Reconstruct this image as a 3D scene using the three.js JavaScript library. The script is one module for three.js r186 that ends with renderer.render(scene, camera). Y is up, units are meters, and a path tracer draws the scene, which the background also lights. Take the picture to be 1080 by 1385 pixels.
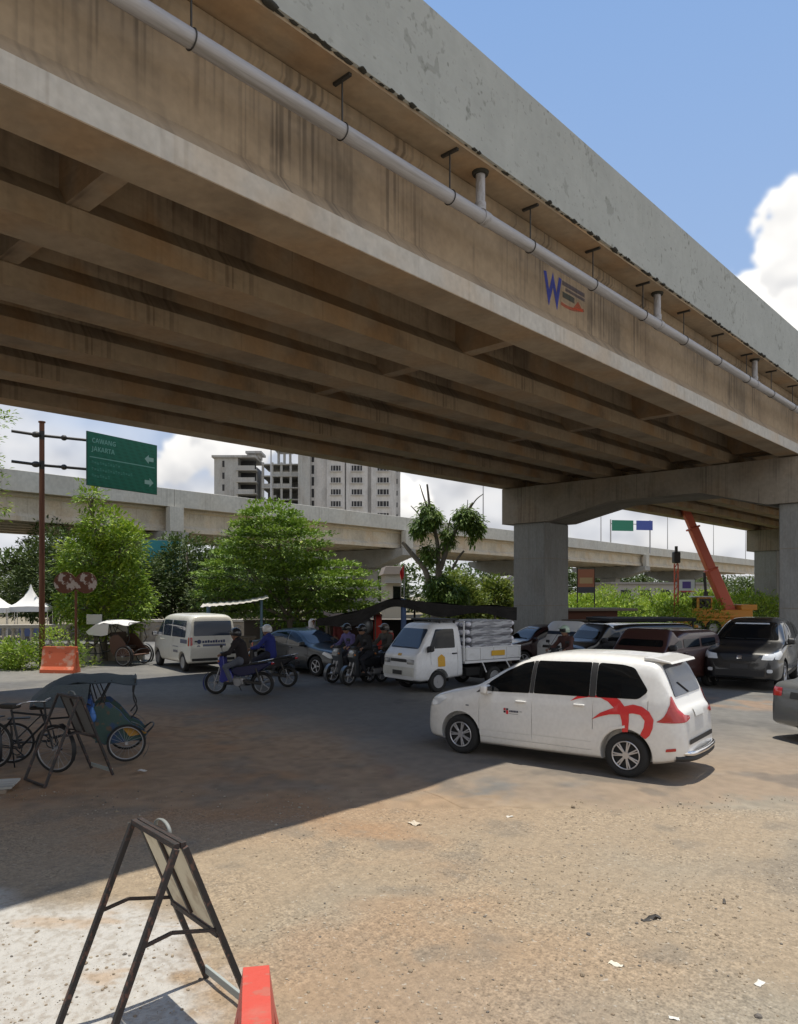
import * as THREE from 'three';
import { mergeGeometries } from 'three/addons/utils/BufferGeometryUtils.js';
import { RoundedBoxGeometry } from 'three/addons/geometries/RoundedBoxGeometry.js';
import { TessellateModifier } from 'three/addons/modifiers/TessellateModifier.js';
import { Brush, Evaluator, SUBTRACTION } from 'three-bvh-csg';

// ---------------------------------------------------------------- camera, sky, sun, exposure
const scene = new THREE.Scene();
const CAMH = 2.5, FOC = 1019, HX = 540, HY = 805;            // lens in pixels of the 1080 x 1385 photograph
const camera = new THREE.PerspectiveCamera(2 * Math.atan(HY / FOC) * 180 / Math.PI, 1080 / (2 * HY), 0.1, 1500);
camera.position.set(0, CAMH, 0);
camera.lookAt(0, CAMH, -10);
camera.setViewOffset(1080, 2 * HY, 0, 0, 1080, 1385);         // the horizon lies below the middle of the picture
camera.updateProjectionMatrix();
const TH = 42.55 * Math.PI / 180;
const U = [Math.sin(TH), Math.cos(TH)], NN = [-Math.cos(TH), Math.sin(TH)];   // along and across the flyover, as (right, forward)
const SUNDIR = new THREE.Vector3(U[0] * 0.13 + NN[0] * 0.03, 1, -(U[1] * 0.13 + NN[1] * 0.03)).normalize();
const sun = new THREE.DirectionalLight(new THREE.Color(1, 0.935, 0.81), 4.5);
sun.position.copy(SUNDIR).multiplyScalar(150).add(new THREE.Vector3(0, 0, -40));
sun.target.position.set(0, 0, -40);
sun.castShadow = true;
sun.shadow.mapSize.set(4096, 4096);
Object.assign(sun.shadow.camera, { left: -90, right: 90, top: 90, bottom: -90, near: 10, far: 320 });
scene.add(sun, sun.target);
const renderer = new THREE.WebGLRenderer({ antialias: true });
renderer.toneMapping = THREE.LinearToneMapping;
renderer.toneMappingExposure = 1.12;
renderer.shadowMap.enabled = true;

// ---------------------------------------------------------------- helpers: noise, textures
function rng(seed) { let a = seed >>> 0; return () => { a = (a + 0x6D2B79F5) | 0; let t = Math.imul(a ^ (a >>> 15), 1 | a); t = (t + Math.imul(t ^ (t >>> 7), 61 | t)) ^ t; return ((t ^ (t >>> 14)) >>> 0) / 4294967296; }; }
const R0 = rng(7);
const PERM = new Uint8Array(512), VAL = new Float32Array(256);
{ const p = [...Array(256).keys()]; for (let i = 255; i > 0; i--) { const j = Math.floor(R0() * (i + 1)); [p[i], p[j]] = [p[j], p[i]]; } for (let i = 0; i < 512; i++) PERM[i] = p[i & 255]; for (let i = 0; i < 256; i++) VAL[i] = R0(); }
function n2(x, y, px = 256, py = 256) {
  const xi = Math.floor(x), yi = Math.floor(y); let fx = x - xi, fy = y - yi, x0, x1, y0, y1;
  fx = fx * fx * (3 - 2 * fx); fy = fy * fy * (3 - 2 * fy);
  if (px === 256) { x0 = xi & 255; x1 = (xi + 1) & 255; } else { x0 = ((xi % px) + px) % px; x1 = x0 + 1 === px ? 0 : x0 + 1; }
  if (py === 256) { y0 = yi & 255; y1 = (yi + 1) & 255; } else { y0 = ((yi % py) + py) % py; y1 = y0 + 1 === py ? 0 : y0 + 1; }
  const p0 = PERM[x0], p1 = PERM[x1], a = VAL[PERM[p0 + y0]], b = VAL[PERM[p1 + y0]], c = VAL[PERM[p0 + y1]], d = VAL[PERM[p1 + y1]];
  return a + (b - a) * fx + (c - a) * fy + (a - b - c + d) * fx * fy;
}
function fbm(x, y, o = 4, px = 256, py = 256) { let s = 0, a = 0.5, t = 0; for (let i = 0; i < o; i++) { s += a * n2(x, y, px, py); t += a; x = x * 2 + (px === 256 ? 17.3 : 0); y = y * 2 + (py === 256 ? 9.1 : 0); if (px < 256) { px *= 2; if (px > 256) px = 256; } if (py < 256) { py *= 2; if (py > 256) py = 256; } a *= 0.5; } return s / t; }
const clamp = (x, a = 0, b = 1) => Math.min(b, Math.max(a, x)), lerp = (a, b, t) => a + (b - a) * t, sst = (a, b, x) => { const t = clamp((x - a) / (b - a)); return t * t * (3 - 2 * t); };
const mix3 = (a, b, t) => [lerp(a[0], b[0], t), lerp(a[1], b[1], t), lerp(a[2], b[2], t)];
const enc = (c) => 255 * clamp(c <= 0.0031308 ? c * 12.92 : 1.055 * Math.pow(c, 1 / 2.4) - 0.055);
function tex(w, h, fn, { srgb = true, rx = 1, ry = 1, clampEdge = false } = {}) {      // fn(u, v) gives linear rgb or one grey value
  const d = new Uint8Array(w * h * 4);
  for (let j = 0; j < h; j++) for (let i = 0; i < w; i++) {
    const c = fn((i + 0.5) / w, (j + 0.5) / h), k = (j * w + i) * 4;
    if (c.length) { d[k] = enc(c[0]); d[k + 1] = enc(c[1]); d[k + 2] = enc(c[2]); } else { const g = srgb ? enc(c) : 255 * clamp(c); d[k] = d[k + 1] = d[k + 2] = g; }
    d[k + 3] = 255;
  }
  const t = new THREE.DataTexture(d, w, h, THREE.RGBAFormat);
  t.wrapS = t.wrapT = clampEdge ? THREE.ClampToEdgeWrapping : THREE.RepeatWrapping; t.magFilter = THREE.LinearFilter; t.minFilter = THREE.LinearMipmapLinearFilter; t.generateMipmaps = true;
  if (srgb) t.colorSpace = THREE.SRGBColorSpace;
  t.repeat.set(rx, ry); t.needsUpdate = true;
  return t;
}
// ---------------------------------------------------------------- sky: blue, cumulus and a pale bank near the horizon
{
  const w = 1536, h = 768, d = new Float32Array(w * h * 4);
  const puffs = []; const rp = rng(31);
  const bank = (az, el, s, n, flat) => { for (let i = 0; i < n; i++) { const r = s * (0.25 + 0.45 * rp()); puffs.push([az + (rp() - 0.5) * s * 2.6, el + (rp() * rp()) * s * 1.3 * flat, r]); } };
  // az is measured clockwise from straight ahead, in degrees
  bank(33, 14, 9, 26, 1.0); bank(39, 18, 6.5, 12, 0.9); bank(55, 16, 11, 24, 0.8); bank(-13, 10, 3, 9, 0.6); bank(-3, 7, 3, 6, 0.5); bank(-75, 12, 14, 26, 0.7); bank(95, 12, 12, 24, 0.8); bank(150, 14, 14, 26, 0.8); bank(-130, 14, 13, 26, 0.8); bank(-165, 12, 10, 16, 0.8); bank(120, 30, 12, 18, 0.7); bank(-105, 32, 12, 18, 0.7); bank(178, 34, 13, 20, 0.7); bank(75, 34, 9, 12, 0.7); bank(-150, 30, 10, 14, 0.7);  // cumulus beside and behind the view is added to fill the shade
  for (let j = 0; j < h; j++) {
    const el = ((j + 0.5) / h - 0.5) * 180, e = Math.max(0, el), near = puffs.filter((p) => Math.abs(el - p[1]) < p[2] * 1.3 + 2.2);
    for (let i = 0; i < w; i++) {
      const phi = ((i + 0.5) / w - 0.5) * 2 * Math.PI, dx = Math.cos(phi), dz = Math.sin(phi);
      let az = Math.atan2(dx, -dz) * 180 / Math.PI;
      const blue = mix3([0.50, 0.63, 0.83], [0.16, 0.325, 0.68], Math.pow(clamp(e / 60), 0.5));
      let c = blue;
      if (el > -4 && el < 48) {
        const wx = fbm(az * 0.22 + 40, el * 0.3 + 7, 5) - 0.5, wy = fbm(az * 0.22 + 90, el * 0.3 + 30, 5) - 0.5;
        let best = -9, by = 0;
        for (const p of near) { let da = az - p[0]; if (da > 180) da -= 360; if (da < -180) da += 360; if (Math.abs(da) > p[2] * 2.2) continue; const ax = (da * Math.cos(el * Math.PI / 180) + wx * 5) / p[2], ay = (el - p[1] + wy * 4) / p[2], v = 1 - Math.hypot(ax, ay); if (v > best) { best = v; by = ay; } }
        const wisps = sst(0.50, 0.72, fbm(az * 0.09 + 5, el * 0.22 + 50, 6)) * sst(34, 8, el) * 0.9;
        const lowBank = sst(21, 8, el + (fbm(az * 0.07 + 3, el * 0.14, 5) - 0.5) * 20) * (0.7 + 0.4 * fbm(az * 0.15 + 70, el * 0.3 + 20, 5));
        const tone = fbm(az * 0.3 + 11, el * 0.45 + 60, 5);
        c = mix3(c, mix3([0.50, 0.52, 0.57], [0.80, 0.81, 0.83], sst(0.3, 0.7, tone)), clamp(lowBank));
        c = mix3(c, [0.80, 0.83, 0.88], wisps * 0.6);
        if (best > -0.2) { const a = sst(0.0, 0.07, best + (fbm(az * 1.6, el * 1.9, 5) - 0.5) * 0.5); const lit = clamp(0.60 + 0.45 * by + 1.3 * (tone - 0.5)); c = mix3(c, mix3([0.58, 0.60, 0.64], [1.18, 1.18, 1.16], lit), a * 0.97); }
      }
      if (el < 0) c = mix3(c, [0.5, 0.5, 0.48], sst(0, -3, el));
      const k = (j * w + i) * 4; d[k] = c[0]; d[k + 1] = c[1] * 0.97; d[k + 2] = c[2] * 0.93; d[k + 3] = 1;
    }
  }
  const t = new THREE.DataTexture(d, w, h, THREE.RGBAFormat, THREE.FloatType);
  t.mapping = THREE.EquirectangularReflectionMapping; t.magFilter = t.minFilter = THREE.LinearFilter; t.needsUpdate = true;
  scene.background = t; scene.environment = t;
}

// ---------------------------------------------------------------- helpers: places, objects, geometries
const W3 = (X, Z, y = 0) => new THREE.Vector3(X, y, -Z);                        // right, forward, up -> three.js
const gp = (px, py, h = 0) => { const Z = (CAMH - h) * FOC / (py - HY); return [(px - HX) / FOC * Z, Z]; };   // a pixel at height h -> (right, forward)
const at = (px, py, Z) => [(px - HX) / FOC * Z, CAMH + (HY - py) / FOC * Z, Z];                              // a pixel at a known distance -> (right, up, forward)
const SN = (S, N) => [U[0] * S + NN[0] * N, U[1] * S + NN[1] * N];             // along, across the flyover -> (right, forward)
const taken = {};
const numbered = (n) => { const k = taken[n] = (taken[n] ?? -1) + 1; return k ? `${n}_${String(k).padStart(3, '0')}` : n; };
function tag(o, label, category, group, kind) { if (label) o.userData.label = label; if (category) o.userData.category = category; if (group) o.userData.group = group; if (kind) o.userData.kind = kind; return o; }
function thing(name, label, category, [X, Z, y = 0] = [0, 0], turn = 0, group) { const o = new THREE.Group(); o.name = numbered(name); o.position.set(X, y, -Z); o.rotation.y = turn; scene.add(o); return tag(o, label, category, group); }
function part(name, geos, m, parent, label) {
  const list = (Array.isArray(geos) ? geos : [geos]);
  const g = list.length > 1 ? merge(list) : list[0];
  const o = new THREE.Mesh(g, m); o.name = parent === scene ? numbered(name) : name; o.castShadow = o.receiveShadow = true; parent.add(o);
  if (label) o.userData.label = label;
  return o;
}
function struct(name, geos, m) { const o = part(name, geos, m, scene); o.userData.kind = 'structure'; return o; }
function merge(list) {
  const out = list.map((g) => { let q = g.index ? g.toNonIndexed() : g.clone(); for (const k of Object.keys(q.attributes)) if (!['position', 'normal', 'uv', 'color'].includes(k)) q.deleteAttribute(k); if (!q.attributes.uv) q.setAttribute('uv', new THREE.BufferAttribute(new Float32Array(q.attributes.position.count * 2), 2)); return q; });
  if (out.some((q) => !q.attributes.color)) out.forEach((q) => q.deleteAttribute('color'));
  return mergeGeometries(out, false);
}
function copyOf(o, [X, Z, y = 0], turn, label, group) { const c = o.clone(); c.userData = { ...o.userData }; c.name = numbered(o.name.replace(/_\d+$/, '')); c.position.set(X, y, -Z); c.rotation.set(0, turn, 0); if (label) c.userData.label = label; if (group) c.userData.group = group; scene.add(c); return c; }
const T = (g, x = 0, y = 0, z = 0, rx = 0, ry = 0, rz = 0) => { if (rx || ry || rz) g.applyMatrix4(new THREE.Matrix4().makeRotationFromEuler(new THREE.Euler(rx, ry, rz))); return g.translate(x, y, z); };
const V = (x, y, z) => new THREE.Vector3(x, y, z);
const box = (w, h, d, x = 0, y = 0, z = 0, rx, ry, rz) => T(new THREE.BoxGeometry(w, h, d), x, y, z, rx, ry, rz);
const rbox = (w, h, d, r, x = 0, y = 0, z = 0, rx, ry, rz) => T(new RoundedBoxGeometry(w, h, d, 2, Math.min(r, w / 2.01, h / 2.01, d / 2.01)), x, y, z, rx, ry, rz);
const cyl = (r0, r1, h, x = 0, y = 0, z = 0, rx, ry, rz, n = 14) => T(new THREE.CylinderGeometry(r1, r0, h, n), x, y, z, rx, ry, rz);
const ball = (r, x = 0, y = 0, z = 0, sx = 1, sy = 1, sz = 1, n = 14) => new THREE.SphereGeometry(r, n, Math.ceil(n * 0.7)).scale(sx, sy, sz).translate(x, y, z);
function bar(a, b, r, r2 = r, n = 8) { a = a.isVector3 ? a : V(...a); b = b.isVector3 ? b : V(...b); const d = b.clone().sub(a), L = d.length(); const g = new THREE.CylinderGeometry(r2, r, L, n); g.applyQuaternion(new THREE.Quaternion().setFromUnitVectors(V(0, 1, 0), d.normalize())); return g.translate((a.x + b.x) / 2, (a.y + b.y) / 2, (a.z + b.z) / 2); }
function sqbar(a, b, w, h = w) { a = a.isVector3 ? a : V(...a); b = b.isVector3 ? b : V(...b); const L = a.distanceTo(b); const g = new RoundedBoxGeometry(w, h, L, 1, Math.min(w, h) * 0.12); const m = new THREE.Matrix4().lookAt(b, a, Math.abs(b.clone().sub(a).normalize().y) > 0.98 ? V(1, 0, 0) : V(0, 1, 0)); return g.applyMatrix4(m).translate((a.x + b.x) / 2, (a.y + b.y) / 2, (a.z + b.z) / 2); }
const tube = (pts, r, seg = 24, n = 8, closed = false) => new THREE.TubeGeometry(new THREE.CatmullRomCurve3(pts.map((p) => p.isVector3 ? p : V(...p)), closed, 'centripetal'), seg, r, n, closed);
const poly = (pts) => new THREE.Shape(pts.map((p) => new THREE.Vector2(p[0], p[1])));
const prism = (pts, depth, bevel = 0) => { const g = new THREE.ExtrudeGeometry(poly(pts), { depth: depth - 2 * bevel, bevelEnabled: bevel > 0, bevelThickness: bevel, bevelSize: bevel, bevelOffset: -bevel, bevelSegments: 2, steps: 1 }); return g.translate(0, 0, -depth / 2 + bevel); };   // outline in x, y; thickness along z
const lathe = (pts, n = 28) => new THREE.LatheGeometry(pts.map((p) => new THREE.Vector2(p[0], p[1])), n);
// uv in metres by the dominant axis of each face (for non-indexed copies)
function uvm(g, s = 1, ox = 0, oy = 0) {
  g = g.index ? g.toNonIndexed() : g; const p = g.attributes.position, uv = new Float32Array(p.count * 2), a = V(0, 0, 0), b = V(0, 0, 0), c = V(0, 0, 0), n = V(0, 0, 0);
  for (let i = 0; i < p.count; i += 3) {
    a.fromBufferAttribute(p, i); b.fromBufferAttribute(p, i + 1); c.fromBufferAttribute(p, i + 2); n.copy(b).sub(a).cross(c.clone().sub(a)); const X = Math.abs(n.x), Y = Math.abs(n.y), Z = Math.abs(n.z);
    for (let k = 0; k < 3; k++) { const q = [a, b, c][k], j = (i + k) * 2; if (Y >= X && Y >= Z) { uv[j] = q.x; uv[j + 1] = q.z; } else if (X >= Z) { uv[j] = q.z; uv[j + 1] = q.y; } else { uv[j] = q.x; uv[j + 1] = q.y; } uv[j] = uv[j] / s + ox; uv[j + 1] = uv[j + 1] / s + oy; }
  }
  g.setAttribute('uv', new THREE.BufferAttribute(uv, 2)); return g;
}
const M = (r, g, b, rough = 0.8, metal = 0, extra = {}) => { const m = new THREE.MeshStandardMaterial({ roughness: rough, metalness: metal, ...extra }); m.color.setRGB(r, g, b); return m; };
const MP = (r, g, b, rough, extra = {}) => { const m = new THREE.MeshPhysicalMaterial({ roughness: rough, ...extra }); m.color.setRGB(r, g, b); return m; };
const hashTint = (m, r, g, b) => { const c = m.clone(); c.color.setRGB(r, g, b); return c; };

// ---------------------------------------------------------------- surface materials
const grain = tex(512, 512, (u, v) => clamp(0.5 + 0.9 * (fbm(u * 64, v * 64, 3, 64, 64) - 0.5) + 0.5 * (fbm(u * 8, v * 8, 3, 8, 8) - 0.5)), { srgb: false });
function concreteTex(base, { streak = 0.3, blotch = 0.3, stainCol = [0.09, 0.075, 0.06], ochre = 0.2, seed = 0, size = 1024 } = {}) {   // uv 0..1 = 8 m along, 4 m up
  return tex(size, size / 2, (u, v) => {
    const b = fbm(u * 8 + seed, v * 4 + seed, 5, 8, 4), f = fbm(u * 96, v * 48, 3, 96, 48);
    const col = n2(u * 256 + seed * 3, v * 3.0, 256, 3) * 0.55 + n2(u * 128 + seed, v * 2 + seed, 128, 2) * 0.45, wide = fbm(u * 16 + seed * 2, v * 2, 3, 16, 2);
    let s = sst(0.42, 0.85, col) * sst(0.30, 0.70, wide) * streak;
    let c = mix3(base, mix3(base, stainCol, 0.75), clamp(s + blotch * sst(0.48, 0.78, b)));
    c = mix3(c, [base[0] * 1.05, base[1] * 0.82, base[2] * 0.58], ochre * sst(0.45, 0.75, fbm(u * 8 + 50 + seed, v * 4 + 9, 4, 8, 4)));
    const k = 0.86 + 0.28 * f; return [c[0] * k, c[1] * k, c[2] * k];
  });
}
const cMat = (t, rough = 0.88, bump = 0.006) => new THREE.MeshStandardMaterial({ map: t, roughness: rough, bumpMap: grain, bumpScale: bump });
const BEAM = [0.345, 0.268, 0.185];      // one dusty, brown-weathered concrete for every beam, soffit and slab
const mGirderOut = cMat(concreteTex(BEAM, { streak: 0.8, blotch: 0.5, stainCol: [0.08, 0.064, 0.05], seed: 3, ochre: 0.1, size: 1536 }));
const mFlangeLit = cMat(concreteTex([0.48, 0.455, 0.41], { streak: 0.35, blotch: 0.3, stainCol: [0.22, 0.17, 0.12], seed: 63, ochre: 0.35 }));  // lighter concrete tone paints in the bounced light on the flange
const mGirder = cMat(concreteTex(BEAM, { streak: 0.6, blotch: 0.75, stainCol: [0.075, 0.046, 0.027], ochre: 0.7, seed: 11 }));
const mSoffit = cMat(concreteTex(BEAM, { streak: 0, blotch: 0.55, stainCol: [0.10, 0.07, 0.045], ochre: 0.5, seed: 29 }));
const mSlab = cMat(concreteTex(BEAM, { streak: 0.05, blotch: 0.5, stainCol: [0.08, 0.06, 0.045], ochre: 0.6, seed: 23 }));
// painted parapet: grey-green paint with dark mould blotches that have an outline of their own
const parapetTex = tex(2048, 256, (u, v) => {      // 16 m x 2 m
  const f = fbm(u * 128, v * 16, 4, 128, 16), b = fbm(u * 24 + 5, v * 3, 5, 24, 3);
  let c = mix3([0.34, 0.35, 0.325], [0.41, 0.42, 0.39], b);
  const drip = sst(0.62, 0.9, n2(u * 256, v * 2, 256, 2) * 0.6 + fbm(u * 40, v * 2, 3, 40, 2) * 0.4);
  c = mix3(c, [0.30, 0.31, 0.28], drip * 0.35);
  const mould = sst(0.60, 0.70, fbm(u * 128, v * 16, 4, 128, 16) * 0.62 + fbm(u * 24, v * 3, 4, 24, 3) * 0.38);
  c = mix3(c, [0.17, 0.175, 0.15], mould * 0.45 + 0.35 * sst(0.7, 0.78, fbm(u * 256, v * 32, 3, 256, 32)));
  const k = 0.92 + 0.16 * f; return [c[0] * k, c[1] * k, c[2] * k];
});
const mParapet = cMat(parapetTex, 0.85, 0.003);
const mPier = cMat(concreteTex([0.28, 0.285, 0.28], { streak: 0.3, blotch: 0.25, seed: 37, ochre: 0.1 }));
const mCap = cMat(concreteTex([0.29, 0.255, 0.21], { streak: 0.8, blotch: 0.4, seed: 41, ochre: 0.25 }));
const mPvc = new THREE.MeshStandardMaterial({ map: tex(256, 256, (u, v) => { const b = fbm(u * 6, v * 3, 5, 6, 3), f = n2(u * 64, v * 64, 64, 64); return mix3([0.36, 0.355, 0.37], [0.22, 0.205, 0.19], sst(0.45, 0.75, b)).map((c) => c * (0.92 + 0.16 * f)); }), roughness: 0.55 });
const mSteelDark = M(0.05, 0.048, 0.045, 0.55, 0.4), mMould = M(0.035, 0.034, 0.028, 0.95);
const mFarDeck = cMat(concreteTex([0.46, 0.42, 0.345], { streak: 0.35, blotch: 0.3, seed: 51, ochre: 0.35 })), mFarPar = cMat(concreteTex([0.46, 0.455, 0.415], { streak: 0.3, blotch: 0.2, seed: 57, ochre: 0.1 }));
const mRust = cMat(tex(256, 256, (u, v) => { const b = fbm(u * 8, v * 8, 5, 8, 8); return mix3([0.10, 0.035, 0.02], [0.22, 0.10, 0.055], b); }), 0.85, 0.002);

// ---------------------------------------------------------------- ground: dirt lot, asphalt, pale cement patch (one colour function of the place)
const zEdge = (X) => { const k = [[-30, 18], [-9, 16.4], [-4, 14.4], [-1.5, 12.2], [0, 10.3], [1, 9.3], [2.5, 8.7], [5, 9.0], [9, 9.4], [30, 10]]; for (let i = 1; i < k.length; i++) if (X <= k[i][0]) { const t = (X - k[i - 1][0]) / (k[i][0] - k[i - 1][0]); return lerp(k[i - 1][1], k[i][1], t * t * (3 - 2 * t)); } return 10; };
const edgeZ = (X) => zEdge(X) + (fbm(X * 0.9 + 60, 3.3, 4) - 0.5) * 1.3;
function groundColor(X, Z, fine) {
  const big = fbm(X * 0.35 + 20, Z * 0.35 + 70, 4), mid = fbm(X * 1.7 + 3, Z * 1.7 + 44, 4);
  const f = fine ? fbm(X * 28 + 9, Z * 28 + 5, 3) : n2(X * 9 + 9, Z * 9 + 5), f2 = fine ? n2(X * 75, Z * 75) : n2(X * 16, Z * 16);
  // dirt: sandy beige with rusty red and grey patches
  let dirt = mix3([0.275, 0.215, 0.148], [0.245, 0.212, 0.162], sst(0.38, 0.62, big + 0.05 * X - 0.02 * (Z - 6)));
  dirt = mix3(dirt, [0.285, 0.168, 0.090], (0.45 * sst(0.5, 0.7, fbm(X * 0.6 + 5, Z * 0.8 + 13, 4)) + 0.55 * sst(6.5, 9.5, Z + 0.8 * (big - 0.5) * 6)) * sst(3.0, -0.5, X));  // reddening with distance paints in the warm brown of the bridge shade
  let trk = 0; if (Z < 10 && Z > 2) for (const [a, b, c] of [[0.42, 0.02, 5.2], [0.42, 0.02, 6.65], [-0.30, 0.015, 6.9], [-0.30, 0.015, 5.45]]) { const q = Math.abs(Z - (c + a * X + b * X * X)) / Math.sqrt(1 + a * a); trk = Math.max(trk, sst(0.16, 0.07, q) * (0.5 + 0.5 * Math.sin((X * 1.0 + Z * a) * 38) * (fine ? 1 : 0))); } dirt = mix3(dirt, [0.205, 0.165, 0.118], 0.35 * trk * sst(0.35, 0.6, fbm(X * 1.2 + 2, Z * 1.2 + 90, 3)));
  dirt = mix3(dirt, [0.165, 0.142, 0.112], 0.55 * sst(0.55, 0.75, mid));
  const clus = sst(0.42, 0.66, fbm(X * 1.5 + 41, Z * 2.2 + 23, 4)), kd = (0.72 + 0.42 * f + 0.16 * f2) * (fine ? 1 + (n2(X * 118, Z * 118) - 0.5) * (0.2 + 0.4 * clus) + (n2(X * 52 + 7, Z * 52) - 0.5) * (0.10 + 0.30 * clus) : 1); dirt = [dirt[0] * kd, dirt[1] * kd, dirt[2] * kd];
  if (fine) { const p = n2(X * 46 + 3, Z * 46 + 8), pp = n2(X * 23 + 33, Z * 23 + 8); if (p > 0.88) dirt = mix3(dirt, [0.42, 0.39, 0.34], 0.6 * sst(0.88, 0.96, p)); if (pp > 0.93) dirt = mix3(dirt, [0.12, 0.11, 0.10], 0.45 * sst(0.93, 0.98, pp)); }
  // cement spilled over the dirt at the foot of the board
  const cem = sst(0.10, -0.16, (X + 1.15 + (Z - 5) * 0.16) * 0.45 + (fbm(X * 2.2 + 8, Z * 2.2 + 1, 5) - 0.5) * 0.9) * sst(6.35, 5.9, Z + 0.30 * (X + 2.5) * 0.6 + (mid - 0.5) * 0.5);
  const wear = sst(0.58, 0.70, fbm(X * 1.1 + 81, Z * 2.6 + 17, 5));
  const ck = 0.84 + 0.3 * f; dirt = mix3(dirt, mix3([0.40 * ck, 0.385 * ck, 0.36 * ck], [0.36 * ck, 0.27 * ck, 0.19 * ck], wear * 0.8), clamp(cem) * (0.72 + 0.28 * sst(0.3, 0.5, f)));
  // asphalt: dusty grey, wheel tracks cleaner, far side paler
  const [S, N] = [X * U[0] + Z * U[1], X * NN[0] + Z * NN[1]];
  let asp = mix3([0.115, 0.112, 0.108], [0.185, 0.176, 0.158], sst(0.35, 0.7, big));
  const dust = clamp(sst(4.5, 0.0, Z - zEdge(X)) * 0.85 * sst(0.25, 0.65, mid + 0.15) + 0.55 * sst(1.5, 5, X) * sst(16, 10, Z));
  asp = mix3(asp, [0.235, 0.178, 0.125], dust);
  asp = mix3(asp, [0.17, 0.055, 0.025], 0.6 * sst(1, 0.3, Math.hypot((X + 0.28) / 0.35, (Z - 10.5) / 0.9)) * sst(0.35, 0.6, mid));
  asp = mix3(asp, [0.07, 0.068, 0.065], 0.5 * sst(0.66, 0.74, fbm(X * 0.7 + 31, Z * 0.7 + 2, 5)));
  asp = mix3(asp, [0.24, 0.16, 0.105], 0.75 * sst(1.6, 0.6, Math.hypot((X - 8.3) / 1.6, Z - 17.4)) * sst(0.35, 0.6, mid));
  const ka = 0.84 + 0.22 * f + 0.1 * f2; asp = [asp[0] * ka, asp[1] * ka, asp[2] * ka];
  const e = zEdge(X) + (fbm(X * 0.9 + 60, 3.3, 4) - 0.5) * 1.3, soft = lerp(0.5, 2.6, sst(1.5, -2, X));
  return mix3(dirt, asp, sst(-0.15, soft, Z - e + (mid - 0.5) * soft * 1.3 + (f - 0.5) * 0.5));
}
const groundY = (X, Z) => -0.022 + 0.028 * (fbm(X * 1.1 + 7, Z * 1.1 + 3, 4) - 0.5) + 0.014 * (fbm(X * 6 + 1, Z * 6 + 2, 3) - 0.5);
function groundSheet(name, x0, x1, z0, z1, nx, nz, tw, th, fine, relief) {
  const map = tex(tw, th, (u, v) => groundColor(lerp(x0, x1, u), lerp(z0, z1, v), fine), { clampEdge: true });
  const g = new THREE.PlaneGeometry(1, 1, nx, nz), p = g.attributes.position, uv = g.attributes.uv;
  for (let i = 0; i < p.count; i++) { const u = p.getX(i) + 0.5, v = p.getY(i) + 0.5, X = lerp(x0, x1, u), Z = lerp(z0, z1, v); p.setXYZ(i, X, relief ? groundY(X, Z) : 0, -Z); uv.setXY(i, u, v); }
  g.computeVertexNormals();
  const b = grain.clone(); b.repeat.set((x1 - x0) / 0.9, (z1 - z0) / 0.9);
  return [g, new THREE.MeshStandardMaterial({ map, roughness: 0.93, bumpMap: b, bumpScale: relief ? 0.009 : 0.004 })];
}
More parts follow.
